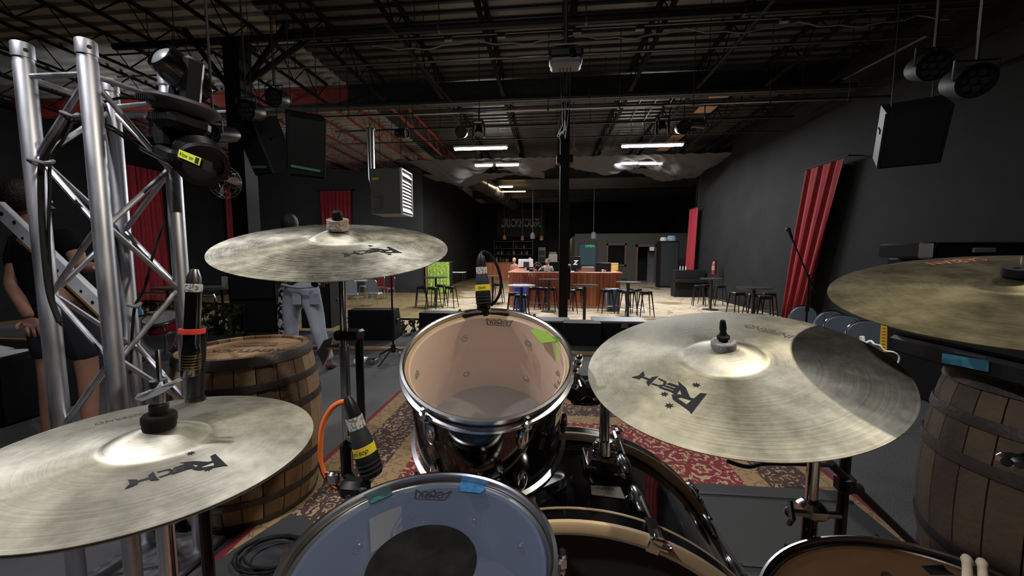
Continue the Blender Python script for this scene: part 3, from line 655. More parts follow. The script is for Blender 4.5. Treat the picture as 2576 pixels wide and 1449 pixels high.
# shelving with bottles on the back wall
sa = at(1243, 607, 33.3); sb = at(1340, 640, 33.3); t = thing('bottle_shelf', 'black open shelf unit on the back wall above the bottles', 'shelf', ((sa.x+sb.x)/2, 33.4, 1.9))
zs = (1.9, 2.45, 3.05)
for z in zs: mb = wmb(t); mb.box(((sa.x+sb.x)/2, 33.6, z), (sb.x-sa.x, .5, .05)); obj('shelf_board', mb, steelb, t, smooth=0)
for x in (sa.x, (sa.x+sb.x)/2, sb.x): mb = wmb(t); mb.box((x, 33.6, 1.6), (.06, .5, 3.2)); obj('upright', mb, steelb, t, smooth=0)
proto = None; random.seed(11); k = 0
for z, xs in ((1.925, [sa.x+.15+.16*i for i in range(18)]), (2.475, [sa.x+.2, sa.x+.5, sa.x+1.9, sa.x+2.0, sa.x+2.6]), (1.36, [p0.x+.3+.13*i for i in range(12)])):
    for x in xs:
        if random.random() < .18: continue
        if proto is None:
            proto = obj('bottle', MB().lathe([(.001,0),(.045,0),(.048,.02),(.048,.2),(.018,.27),(.016,.34),(.001,.34)], 10), glassb, None, org=(0,0,0)); o = proto
        else: o = proto.copy(); COL.objects.link(o)
        o.location = (x, 33.5 if z != 1.36 else 29.3, z); o.scale = (1,1,random.uniform(.75,1.1))
        tag(o, 'small bottle in the rows of bottles on the shelf and counter behind the bar', 'bottle', 'bottles behind the bar')
        if k == 0: bdat = [proto.data, proto.data.copy(), proto.data.copy()]; bdat[1].materials[0] = glassc; bdat[2].materials[0] = MATS['amber_shade'] if 'amber_shade' in MATS else brownf
        o.data = bdat[(k*7+k//3) % 3]
        k += 1
# sign banner on back wall
sa = at(1255, 548, BK-.05); sb = at(1365, 592, BK-.05)
t = thing('wall_banner', 'dark wall banner with distressed pale BRICKHOUSE lettering above the shelves', 'sign', ((sa.x+sb.x)/2, BK-.05, sb.z))
mb = wmb(t); mb.box(((sa.x+sb.x)/2, BK-.03, at(1300,552,BK).z-.3), (sb.x-sa.x+.3, .02, 2.4)); obj('cloth_panel', mb, mdark, t, smooth=0)
dist = mat('distressed_white_print', (.40,.40,.37), .8, noise=((.05,.05,.05), 2.2, .5, .6)); q = at(1310, 562, BK)
mb = text_mb('BRICKHOUSE', 1.0, basis(q+V((0,-.06,0)), (1,0,0), (0,0,1)), off=.03, sx=.58); mi = t.matrix_world.inverted(); mb.v = [mi@v for v in mb.v]; obj('lettering', mb, dist, t, smooth=0)
# pendants
def pendant(label, px, py, Y, r, m, h=.3, lit=None):
    p = at(px, py, Y); t = thing('pendant_lamp', label, 'lamp', p, 'pendant lamps over the bar')
    mb = MB(); mb.lathe([(.03,h*.5),(r*.6,h*.45),(r,h*.1),(r,-h*.5),(r*.92,-h*.5),(r*.9,h*.05),(.02,h*.4)], 16); obj('lamp_shade', mb, m, t)
    obj('cord', MB().cyl((0,0,h*.5), (0,0,ZC-p.z+.07), .012, n=5), gplast, t); obj('bulb', MB().sphere((0,0,-h*.3), r*.5, 8), lit or whit, t)
pendant('leftmost amber pendant lamp above the bottle shelves', 1269, 597, 30, .14, mat('amber_shade', (.30,.16,.07), .5), .36, None)
pendant('middle amber pendant lamp above the bottle shelves', 1314, 598, 30, .13, MATS['amber_shade'], .34, bulbw)
pendant('right amber pendant lamp above the bottle shelves', 1362, 598, 30, .14, MATS['amber_shade'], .34, bulbw)
pendant('grey concrete pendant lamp left of the column', 1340, 593, 25, .16, gplast, .4)
pendant('grey concrete pendant lamp right of the column by the small room', 1493, 592, 23, .16, gplast, .4, None)
# fridge and machine behind bar
def boxthing(name, label, cat, a, b, Y, dep_, m, z0=None, group=None, extra=None, bev=.01):
    p = at(a[0], a[1], Y); q = at(b[0], b[1], Y); zb = q.z if z0 is None else z0
    t = thing(name, label, cat, ((p.x+q.x)/2, Y+dep_/2, zb), group)
    mb = MB(); mb.bbox((0,0,(p.z-zb)/2), (q.x-p.x, dep_, p.z-zb), bev); obj('body', mb, m, t); t['w'] = q.x-p.x; t['h'] = p.z-zb; t['dp'] = dep_
    return t
t = boxthing('glass_door_fridge', 'grey glass-door fridge on the back wall right of the bottle shelves', 'fridge', (1354,622), (1372,660), 33.1, .7, gplast, 0)
for k in range(4): obj('door_panel', MB().box((0,-.36,t['h']*(.18+.21*k)), (t['w']*.85,.02,t['h']*.17)), (dplast if k else gplast), t, smooth=0)
t = boxthing('base_cupboard', 'dark base cupboard under the espresso machine behind the bar', 'cupboard', (1346,659), (1404,700), 31.5, .7, blk, 0); obj('top_board', MB().bbox((0,0,t['h']), (t['w']+.05,.75,.05), .01), bartop, t); _h = t['h']+.026
t = boxthing('coffee_machine', 'pale espresso machine with clutter right of the fridge', 'appliance', (1380,640), (1402,658), 31.6, .5, whit, _h)
obj('clutter_tray', MB().box((0,0,t['h']+.1), (t['w']*.8,.4,.2)), feltb, t)
# exit sign & lit doorway far left
p = at(1167, 606, BK-.2); t = thing('exit_sign', 'small glowing white exit sign on the far back wall, left', 'sign', p); obj('housing', MB().box((0,.03,0), (.45,.06,.26)), whit, t); obj('face', MB().box((0,-.01,0), (.42,.02,.22)), exitw, t)
p = at(1174, 622, BK-.15); t = obj('wall_sconce', MB().lathe([(.02,-.6),(.10,-.3),(.14,.2),(.04,.4)], 10, c=(p.x,p.y,p.z)), amber); tag(t, 'amber glowing wall sconce under the exit sign', 'lamp')
# small room at the right with windows and door
DY = 26.5; wa = at(1446, 588, DY); wb = at(1600, 588, DY); xe = 9.6; ztop = wa.z
dr = at(1601, 640, DY).x; dl = at(1650, 640, DY).x; wx = [at(v, 640, DY).x for v in (1457, 1499, 1527, 1573)]; wz1 = at(1480, 615, DY).z; wz0 = at(1480, 667, DY).z; dz = at(1620, 618, DY).z
mb = MB()
for x0, x1, z0, z1 in ((wa.x, wx[0], 0, ztop), (wx[0], wx[1], 0, wz0), (wx[0], wx[1], wz1, ztop), (wx[1], wx[2], 0, ztop), (wx[2], wx[3], 0, wz0), (wx[2], wx[3], wz1, ztop), (wx[3], dr, 0, ztop), (dr, dl, dz, ztop), (dl, xe, 0, ztop)):
    mb.box(((x0+x1)/2, DY+.1, (z0+z1)/2), (x1-x0, .2, z1-z0))
mb.box((wa.x+.1, DY+3.8, ztop/2), (.2, 7.4, ztop)); mb.box(((wa.x+xe)/2, DY+3.8, ztop-.05), (xe-wa.x, 7.5, .1)); struct(obj('wall_small_room', mb, mat('small_room_wall', (.05,.05,.045), .7), smooth=0))
def wframe(name, x0, x1, z0, z1, m, fm_=brownf, wd=.12, door=False):
    t = bpy.data.objects.new(name, None); COL.objects.link(t); t.location = ((x0+x1)/2, DY, z0); t['kind'] = 'structure'; t.matrix_world = M.Translation(t.location)
    for nm, c, d in (('jamb', (x0, z0, z1), 0), ('jamb', (x1, z0, z1), 0)):
        mb = wmb(t); mb.box((c[0], DY-.03, (z0+z1)/2), (wd, .12, z1-z0+wd)); obj('window_jamb' if not door else 'door_jamb', mb, fm_, t, smooth=0)
    for z in ((z0, z1) if not door else (z1,)): mb = wmb(t); mb.box(((x0+x1)/2, DY-.03, z), (x1-x0+wd, .12, wd)); obj('rail', mb, fm_, t, smooth=0)
    if m: mb = wmb(t); mb.box(((x0+x1)/2, DY+.12, (z0+z1)/2), (x1-x0, .02, z1-z0)); obj('pane', mb, m, t, smooth=0)
    return t
wframe('window_1', wx[0], wx[1], wz0, wz1, tealw, steelb, .06); wframe('window_2', wx[2], wx[3], wz0, wz1, glassm); wframe('door_1', dr, dl, 0, dz, None, brownf, .16, True)
mb = MB(); mb.box(((wa.x+xe)/2, DY+3.4, ztop/2), (xe-wa.x-.3, .1, ztop-.1)); struct(obj('wall_room_inside', mb, mdark, smooth=0))
q0 = at(1633, 622, DY+1.5); t = thing('open_door', 'grey door standing ajar inside the brown framed doorway', 'door', (q0.x+.15, DY+1.5, 0)); obj('leaf', MB().box((0,0,1.2), (.5,.05,2.4)), gplast, t, smooth=0); obj('handle', MB().sphere((-.18,-.05,1.05), .04, 8), chrome, t); 
q0 = at(1640, 626, DY-.1); t = obj('paper_notice', MB().box(q0, (.3,.02,.25)), paper); tag(t, 'white paper notice pinned at the top of the brown doorway', 'paper')
q0 = at(1484, 619, DY-.06); mb = text_mb('OPEN', .24, basis(q0, (1,0,0), (0,0,1)), off=.01); t = obj('neon_sign', mb, neon, smooth=0); tag(t, 'small green neon sign at the top of the teal window', 'sign')
# things on and behind the bar
def monitor(label, px0, px1, py0, py1, Y, m_back, face=None):
    p = at(px0, py0, Y); q = at(px1, py1, Y); t = thing('computer_monitor', label, 'monitor', ((p.x+q.x)/2, Y, BH)); h = q.z-BH
    mb = MB(); mb.bbox((0,0,(p.z+q.z)/2-BH), (q.x-p.x, .05, p.z-q.z), .012); obj('panel', mb, m_back, t)
    mb = MB(); mb.box((0,.04,.15), (.06,.03,.3)); mb.box((0,.05,.012), (.24,.18,.02)); obj('stand', mb, m_back, t)
    if face == 'Z':
        for mm in (text_mb('Z', .22, basis((.0,-.03,(p.z+q.z)/2-BH), (1,0,0), (0,0,1)), off=.012, shear=.2),): obj('logo', mm, whit, t, smooth=0)
    if face == 'A': obj('rear_panel', MB().box((.02,-.03,(p.z+q.z)/2-BH-.05), (.2,.02,.2)), dplast, t, smooth=0)
    return t
monitor('white computer monitor seen from behind at the left end of the bar', 1304, 1341, 652, 672, 14.0, whit, 'A')
monitor('black computer monitor with a pale letter mark, right of the column', 1434, 1460, 645, 677, 14.6, plast, 'Z')
monitor('wide black screen at the right end of the bar', 1498, 1537, 661, 684, 14.0, plast)
p = at(1352, 676, 13.7); t = thing('desk_fan', 'small round desk fan on the bar left of the column', 'fan', (p.x, 13.6, BH))
mb = MB(); mb.tube([(.15*cos(a*pi/8), 0, .17+.15*sin(a*pi/8)) for a in range(16)], .012, 6, True); obj('guard', mb, brownf, t); mb = MB(); mb.sphere((0,-.03,.17), .10, 12, (1,.5,1)); obj('hub', mb, plast, t); obj('base', MB().lathe([(.001,0),(.09,0),(.08,.02),(.02,.04),(.02,.1)], 12), plast, t)
t = boxthing('cash_register', 'grey cash register on the bar beside the column', 'register', (1422,665), (1436,682), 14.2, .35, gplast, BH); obj('keypad', MB().box((0,-.18,.05), (.12,.02,.06)), plast, t)
t = boxthing('wooden_crate', 'small yellow wooden box on the right end of the bar', 'box', (1538,663), (1555,682), 15.2, .3, mat('pale_yellow_wood', (.5,.34,.10), .6), BH); obj('lid', MB().bbox((0,0,t['h']), (t['w']+.02,.32,.03), .005), MATS['pale_yellow_wood'], t)
for px, lab in ((1372,'low black keyboard lying flat on the bar left of the column'), (1392,'second low black box lying flat on the bar next to the column')):
    p = at(px, 680, 13.7); t = obj('keyboard', MB().bbox((p.x, 13.65, BH+.015), (.22,.14,.03), .006), plast); tag(t, lab, 'keyboard')
p = at(1440, 682, 13.6); t = obj('card_reader', MB().bbox((p.x, 13.55, BH+.02), (.1,.14,.04), .006), whit); tag(t, 'small white card reader on the bar right of the column', 'card reader')
for px, hh, lab, m in ((1516,.1,'short pale cup on the bar before the wide black screen',whit),(1521,.07,'small white pot beside the pale cup on the bar',whit),(1459,.05,'small orange dish on the bar right of the card reader',orange)):
    p = at(px, 682, 13.55); t = obj('cup', MB().lathe([(.001,0),(.03,0),(.04,hh),(.034,hh),(.026,.01),(.001,.01)], 12, c=(p.x, 13.5, BH+.005)), m); tag(t, lab, 'cup')
# chair backs behind the bar at right
p = at(1480, 672, 16.5); t = thing('office_chair', 'dark brown office chair behind the bar under the teal window', 'chair', (p.x, 16.6, 0)); mb = MB(); mb.bbox((0,0,1.12), (.55,.09,.5), .04); obj('backrest', mb, brownf, t); mb = MB(); mb.bbox((0,.25,.62), (.5,.5,.09), .03); obj('seat', mb, brownf, t); mb = MB(); mb.cyl((0,.25,.05),(0,.25,.6),.03); 
for k in range(5): mb.cyl((0,.25,.08), (.3*cos(k*1.257), .25+.3*sin(k*1.257), .03), .02)
obj('base', mb, plast, t)
# camouflage covered table far left, white table beyond
p = at(1103, 700, 18); t = thing('covered_table', 'box table covered in a lime camouflage cloth by the dark wall', 'table', (at(1103,700,18).x, 18.4, 0))
xa = at(1077,690,18).x; xb = at(1131,690,18).x; cxm = (xa+xb)/2; zt = at(1100,661,18).z
mb = MB(); random.seed(9); nx, nz_ = 26, 12
for f in range(2):
    base = len(mb.v)
    for j in range(nz_+1):
        for i in range(nx+1):
            u = i/nx; v = j/nz_
            if f == 0: P = V(((xa-cxm)+(xb-xa)*u, -.35+.03*sin(u*40)*v+random.uniform(-.012,.012), zt*(1-v)+.02))
            else: P = V(((xa-cxm)+(xb-xa)*u, -.35+.8*v, zt+.02+random.uniform(0,.015)))
            mb.v.append(P)
    for j in range(nz_):
        for i in range(nx): a = base+j*(nx+1)+i; mb.f.append((a, a+1, a+nx+2, a+nx+1))
obj('cloth', mb, lime, t, smooth=60); obj('frame', MB().box((0,.05,zt/2), (xb-xa-.08,.7,zt-.02)), blk, t, smooth=0)
mb = MB(); mb.cyl((-.55,-.2,0),(-.55,-.2,zt+.25),.03); obj('side_post', MB().box((xa-cxm-.09,-.1,zt*.5),(.14,.3,zt)), ltwood, t)
def simple_table(label, px, py_top, Y, w_, d_, zt, m, name='folding_table'):
    p = at(px, py_top, Y); t = thing(name, label, 'table', (p.x, Y, 0)); obj('table_top', MB().bbox((0,0,zt), (w_,d_,.04), .01), m, t)
    for a in (-1,1):
        for b in (-1,1): obj('leg', MB().cyl((a*w_*.44,b*d_*.42,0),(a*w_*.42,b*d_*.4,zt), .015, n=6), dchrome, t)
simple_table('white folding table just right of the lime covered table', 1146, 681, 21, 1.1, .7, .9, whit)
simple_table('white table top seen under the tall crash cymbal', 893, 699, 15.2, 1.35, .75, .80, tabl)
# ------------------------------------------------------------------ high tables and stools
def high_table(label, px, py, zt=1.07, r=.38, m=tabt, depth=None):
    p = onz(px, py, zt); t = thing('high_table', label, 'table', (p.x, p.y, 0), 'round high tables on the hall floor')
    mb = MB(); mb.lathe([(.001,zt-.03),(r-.02,zt-.03),(r,zt-.02),(r,zt),(.001,zt)], 28); obj('table_top', mb, m, t)
    obj('pedestal', MB().cyl((0,0,.03),(0,0,zt-.03),.04,n=12), steelb, t); mb = MB(); mb.lathe([(.001,0),(.26,0),(.25,.02),(.05,.04),(.04,.06)], 20); obj('foot', mb, steelb, t); return t
for lab, px, py, r, m in (('dark round high table among stools by the camouflage table',1096,697,.42,tabt),('dark round high table partly behind the tom microphone',1239,694,.42,tabt),('pale round high table with a blue bin beneath it',1312,717,.36,tabl),
    ('dark round high table just left of the column',1381,702,.36,tabt),('dark round high table just right of the column',1471,716,.36,tabt),('dark round high table at the right end of the bar',1581,709,.36,tabt),
    ('small dark high table by the fire extinguisher',1790,700,.36,tabt),('dark high table before the right wall panel',1897,723,.37,tabt)): high_table(lab, px, py, 1.07, r, m)
def make_stool():
    t = thing('bar_stool', '', 'stool', (0,0,0), 'black metal bar stools'); zt = .76
    mb = MB(); mb.bbox((0,0,zt-.015), (.31,.31,.03), .012); obj('seat', mb, stool_m, t)
    mb = MB(); mb.box((0,0,zt-.05), (.28,.28,.05)); obj('apron', mb, stool_m, t, smooth=0)
    for a in (-1,1):
        for b in (-1,1): mb = MB(); mb.cyl((a*.13,b*.13,zt-.03), (a*.21,b*.21,0), .022, .014, n=6); obj('leg', mb, stool_m, t)
    mb = MB()
    for (a,b),(c,d) in (((-1,-1),(1,-1)),((1,-1),(1,1)),((1,1),(-1,1)),((-1,1),(-1,-1))): mb.cyl((a*.185,b*.185,.22),(c*.185,d*.185,.22),.009,n=5)
    obj('foot_ring', mb, dchrome, t)
    mb = MB()
    for s in (-1,1): mb.cyl((s*.14,.14,zt-.1),(-s*.14,-.14,zt-.1),.01,n=5)
    obj('cross_brace', mb, stool_m, t); return t
SP = make_stool(); first = True; stools_at = [o.location.copy() for o in bpy.data.objects if o.name.startswith(('high_table',)) and o.type == 'EMPTY']+[V((onz(1541,782,0).x, 12.9, 0))]
for lab, px, py in (
    ('black stool leftmost at the table beside the camouflage table',1068,776),('black stool second from left at the table beside the camouflage table',1092,779),('black stool behind the middle of the group by the camouflage table',1109,770),('black stool rightmost of the group by the camouflage table',1134,777),
    ('black stool right behind the tom microphone cable',1247,766),('black stool half hidden left of the microphone, by the red counter',1229,764),
    ('near black stool left of the blue bin',1293,803),('nearest black stool right before the pale round table',1311,812),('black stool behind the pale round table, right side',1343,778),
    ('black stool against the bar just left of the column',1384,783),('black stool farther left beside the bar front at the dark table',1366,776),
    ('black stool against the bar just right of the column',1452,783),('black stool hidden close against the right side of the column',1432,790),
    ('black stool leftmost at the bar corner table',1538,785),('black stool second from left at the bar corner table',1553,788),('black stool third from left at the bar corner table',1571,792),('black stool behind the pedestal of the bar corner table',1590,788),('black stool rightmost at the bar corner table',1612,797),
    ('black stool left of the fire extinguisher table',1757,772),('black stool behind, at the fire extinguisher table',1772,770),('black stool right of the fire extinguisher table',1806,773),
    ('black stool leftmost of the dark group by the right wall',1852,802),('black stool second of the dark group by the right wall',1876,806),('black stool third of the dark group by the right wall',1904,812),('black stool rightmost of the dark group by the right wall',1930,805),('black stool before the small room under the picture window',1567,742)):
    p = onz(px, py-3, 0); s = SP if first else copy_tree(SP); first = False
    for it in range(30):
        for o_ in stools_at:
            d = (p-o_).xy.to_3d(); L_ = d.length
            if L_ < .50: p = p+(d/max(L_,1e-3))*(.50-L_)*.6
        if BX0-.3 < p.x < BX1+.3 and p.y > BY-.30 and p.y < BY+4: p.y = BY-.30
    stools_at.append(p.copy())
    s.matrix_world = M.Translation((p.x, p.y, 0)) @ M.Rotation(radians(random.uniform(-20,20)), 4, 'Z'); s['label'] = lab
p = onz(1302, 790, 0); q = at(1302, 731, p.y); t = thing('blue_bin', 'bright blue plastic bin standing on the floor under the pale round table', 'bin', (p.x+.05, p.y+.3, 0))
mb = MB(); mb.lathe([(.001,0),(.17,0),(.21,.9),(.225,.9),(.225,.93),(.195,.93),(.16,.02),(.001,.02)], 20); obj('body', mb, bluep, t)
p = onz(1508+23, 785, 0); t = thing('grey_bin', 'tall grey-blue bin against the bar front beside the corner table', 'bin', (onz(1541,782,0).x, 12.9, 0)); mb = MB(); mb.box((0,0,.35), (.38,.35,.7), None, 1.12); obj('body', mb, bluef, t, smooth=0); mb = MB(); mb.bbox((0,0,.72), (.45,.42,.04), .01); obj('rim', mb, bluef, t)
# ------------------------------------------------------------------ banquet chairs
def make_chair(m):
    t = thing('banquet_chair', '', 'chair', (0,0,0)); mb = MB(); mb.bbox((0,0,.45), (.42,.42,.06), .02); obj('seat', mb, m, t)
    pts = [(-.2,-.0)]; out = [(.2*1.0*cos(a*pi/16), .34+.17*sin(a*pi/16)) for a in range(17)]
    pl_ = [V((x, 0, z)) for x, z in [(.19,.0)]+[(x*.95, z*.97) for x, z in out]+[(-.19,.0)]]
    R = M.Rotation(radians(-8), 3, 'X'); P0 = V((0,.2,.5))
    mb = MB(); mb.poly([P0+R@(p-V((0,.02,0))) for p in pl_], R@V((0,1,0)), .035); obj('backrest', mb, m, t, smooth=50)
    mb = MB(); mb.tube([V((.2,.22,0)), V((.2,.2,.45))]+[P0+R@V((x*1.02,.0,z)) for x, z in out]+[V((-.2,.2,.45)), V((-.2,.22,0))], .012, 7); obj('back_frame', mb, chrome, t)
    for s in (-1,1): obj('leg', MB().cyl((s*.19,-.2,0),(s*.19,-.18,.44),.012,n=7), chrome, t)
    mb = MB()
    for s in (-1,1): mb.cyl((s*.195,-.18,.42),(s*.195,.2,.42),.011,n=6)
    obj('seat_rail', mb, chrome, t); return t
CB = make_chair(mat('pale_blue_grey_vinyl', (.27,.31,.40), .55, bump=.1)); CW = make_chair(winef)
chs = [(CB,'blue-grey padded chair turned away beside the white table, left',onz(886,772,0),20,'chairs at the white table',0),(CB,'blue-grey padded chair standing right of the other at the white table',onz(944,769,0),0,'chairs at the white table',0),
       (CW,'wine red padded chair behind the blue-grey ones',onz(975,752,0),160,'chairs at the white table',0),(CW,'second wine red chair half hidden by a blue-grey backrest',onz(950,748,0),170,'chairs at the white table',0),(CB,'dark blue chair farthest back at the white table',onz(920,745,0),150,'chairs at the white table',0)]
used = set()
for src, lab, p, rz, grp, _ in chs:
    c = src if id(src) not in used else copy_tree(src); used.add(id(src)); c.matrix_world = M.Translation((p.x, p.y, 0)) @ M.Rotation(radians(rz+180), 4, 'Z'); c['label'] = lab; c['group'] = grp
for px, py, lab, rz in ((1996,765,'blue-grey chair, leftmost of the row beside the right stage edge',50),(2070,777,'blue-grey chair second in the row beside the right stage edge',40),(2117,788,'blue-grey chair third in the row with a bright chrome frame',20),(2176,801,'blue-grey chair nearest, by the yellow strap of the case',20)):
    r = ray(px, py); p = EYE + r*((.98+.02-H)/r.z); c = copy_tree(CB); c.matrix_world = M.Translation((p.x, p.y, 0)) @ M.Rotation(radians(rz+130), 4, 'Z'); c['label'] = lab; c['group'] = 'chairs along the right stage edge'
# ================================================================== THE STAGE EDGE
mb = MB(); mb.bbox((-4.2, 4.72, ST+.012), (21, .09, .03), .004); t = obj('trim_1', mb, ltwood, smooth=0); struct(t)
# camouflage netting on low crowd barriers beyond the stage
def netting(label, p0, p1, z0, z1, n, seed, dens=.05):
    random.seed(seed); t = thing('camouflage_net', label, 'net', ((V(p0)+V(p1))/2).xy.to_3d()+V((0,0,z0)), 'camouflage nets along the stage edge')
    d = V(p1)-V(p0); L = d.length; d.normalize(); nr = V((d.y, -d.x, 0)); mb = wmb(t)
    for i in range(n):
        c = V(p0)+d*random.uniform(0, L)+V((0,0,random.uniform(z0, z1)))+nr*random.uniform(0,.05); s = random.uniform(.5,1.3)*dens
        a = random.uniform(0, 6.3); u = d*cos(a)*s+V((0,0,sin(a)*s)); v = (-d*sin(a)*s*.5+V((0,0,cos(a)*s*.5)))+nr*random.uniform(-.03,.03)
        mb.add([c-u, c+v, c+u*.9, c-v*.8+nr*.01], [(0,1,2), (0,2,3)])
    o = obj('leaves', mb, camom, t, smooth=0); o['kind'] = 'stuff'
    mb = wmb(t); 
    for z in (z0+.02, z1): mb.cyl(V(p0)+V((0,0,z))-nr*.02, V(p1)+V((0,0,z))-nr*.02, .018, n=6)
    k = max(2, int(L/.5))
    for i in range(k+1): q = V(p0)+d*L*i/k-nr*.02; mb.cyl(q+V((0,0,0)), q+V((0,0,z1)), .012, n=5)
    obj('barrier_frame', mb, steelb, t)
a = onz(1035, 797, .80); netting('camouflage net on a low rail, between the two floor monitors', (-3.3, 5.88, 0), (-1.0, 5.88, 0), .1, ST+.2, 900, 1)
netting('camouflage net on the barrier left of the barrel, beside the black subwoofers', (-6.6, 5.6, 0), (-4.6, 5.3, 0), .3, ST+.48, 1100, 2, .06)
t = thing('crowd_barrier', 'chrome tube crowd barrier with rounded top corner behind the truss', 'barrier', (-7.2, 7.0, 0)); a = dep(340, 737, 7.2); b = dep(545, 742, 7.2)
zt = a.z; 
for k in range(2):
    u0 = a+(b-a)*(.5*k+.02); u1 = a+(b-a)*(.5*k+.48); mb = wmb(t); mb.tube([V((u0.x,u0.y,0)), V((u0.x,u0.y,zt-.12)), V((u0.x,u0.y,zt-.03))+(b-a)*.02, u0+(b-a)*.06, u1-(b-a)*.06, V((u1.x,u1.y,zt-.03))-(b-a)*.02, V((u1.x,u1.y,zt-.12)), V((u1.x,u1.y,0))], .022, 8); obj('tube_frame', mb, chrome, t)
for k in range(14): q = a+(b-a)*(k+.5)/14; mb = wmb(t); mb.cyl((q.x,q.y,.2), (q.x,q.y,zt-.02), .008, n=5); obj('bar', mb, dchrome, t)
q = dep(530, 722, 6.4); t = thing('side_table', 'grey table top behind the pencil microphone with a white card on it', 'table', (q.x-.3, q.y, 0))
mb = MB(); mb.bbox((0,0,q.z-.02), (1.1,.5,.05), .01); obj('table_top', mb, gplast, t)
for s in (-.5,.5): obj('leg', MB().cyl((s,0,0),(s,0,q.z-.04),.02,n=6), steelb, t)
c = dep(565, 710, 6.3); t = obj('paper_card', MB().box((c.x-.02, c.y+.05, q.z+.09), (.14,.02,.18)), paper); tag(t, 'white card standing on the grey table behind the pencil microphone', 'card')
t2 = text_mb('menu', .04, basis((c.x-.02, c.y+.035, q.z+.12), (1,0,0), (0,0,1)))
# subwoofers and hanging speakers
def cab(name, label, mtx, w_, d_, h_, wedge_=0, m=casem, grille=True, tape=None, group=None, handle=True):
    t = thing(name, label, 'speaker', mtx, group)
    sh = wedge_
    vs = [(-w_/2,-d_/2,0),(w_/2,-d_/2,0),(w_/2,d_/2,0),(-w_/2,d_/2,0),(-w_/2,-d_/2+sh,h_),(w_/2,-d_/2+sh,h_),(w_/2,d_/2,h_),(-w_/2,d_/2,h_)]
    obj('cabinet', MB().add(vs, [(3,2,1,0),(4,5,6,7),(0,1,5,4),(1,2,6,5),(2,3,7,6),(3,0,4,7)]), m, t, smooth=0)
    mb = MB(); g0 = V((0,-d_/2-.006+sh*.04,h_*.04)); g1 = V((0,-d_/2-.006+sh*.96,h_*.96)); x = V((w_*.46,0,0)); nn = V((0,-.012,.0))
    if grille: mb.add([g0-x+nn,g0+x+nn,g1+x+nn,g1-x+nn,g0-x,g0+x,g1+x,g1-x], [(0,1,2,3),(0,4,5,1),(1,5,6,2),(2,6,7,3),(3,7,4,0)]); obj('grille', mb, mdark, t, smooth=0)
    if handle:
        for s in (-1,1): obj('handle', MB().bbox((s*(w_/2+.004),d_*.1,h_*.6), (.016,.2*d_+.06,.05), .006), plast, t)
    return t
RZ = lambda a: M.Rotation(radians(a), 4, 'Z')
RX = lambda a: M.Rotation(radians(a), 4, 'X'); RY = lambda a: M.Rotation(radians(a), 4, 'Y')
p = onz(640, 836, ST); SUB = (p.x-.05, p.y+.35)
cab('subwoofer', 'big black subwoofer standing on the stage floor under the others', M.Translation((SUB[0], SUB[1], ST)) @ RZ(8), .72, .7, .52)
cab('subwoofer', 'black subwoofer stacked on top of the other beside the barrel', M.Translation((SUB[0], SUB[1], ST+.525)) @ RZ(8), .72, .7, .5)
p = onz(760, 836, ST); cab('speaker_stack', 'black speaker cabinet on the floor behind the man in pale jeans', M.Translation((p.x+.0, p.y+.6, ST)) @ RZ(5), .5, .5, .75)
p = onz(928, 858, ST); cab('floor_monitor', 'black wedge floor monitor left of the thin microphone stand', M.Translation((p.x, p.y+.25, ST)) @ RZ(186), .66, .42, .44, .16)
p = onz(1110, 862, ST); cab('floor_monitor', 'black wedge floor monitor hidden behind the left rim of the rack tom', M.Translation((p.x, p.y+.2, ST)) @ RZ(180), .62, .42, .42, .16)
p = onz(1480, 868, ST); cab('floor_monitor', 'black wedge floor monitor right of the rack tom before the column', M.Translation((p.x-.09, p.y+.15, ST)) @ RZ(180), .5, .42, .31, .12)
t = thing('amp_case', 'black equipment case with a grey top and chrome latch at the stage edge', 'case', (onz(1540,850,ST).x+.05, 5.55, ST)); mb = MB(); mb.bbox((0,0,.14),(.72,.4,.28),.012); obj('body', mb, casem, t)
mb = MB(); mb.bbox((0,0,.295),(.74,.42,.035),.01); obj('lid', mb, gplast, t); mb = MB(); mb.bbox((.05,-.21,.26),(.11,.03,.09),.008); obj('latch', mb, dchrome, t)
for k in range(4): obj('vent_slot', MB().box((-.05+k*.045,-.203,.12),(.02,.008,.1)), dplast, t, smooth=0)
t = thing('amp_case', 'second grey topped case just left of the column foot', 'case', (onz(1390,850,ST).x, 5.6, ST)); mb = MB(); mb.bbox((0,0,.13),(.5,.35,.26),.012); obj('body', mb, casem, t); obj('lid', MB().bbox((0,0,.275),(.5,.36,.03),.01), gplast, t)
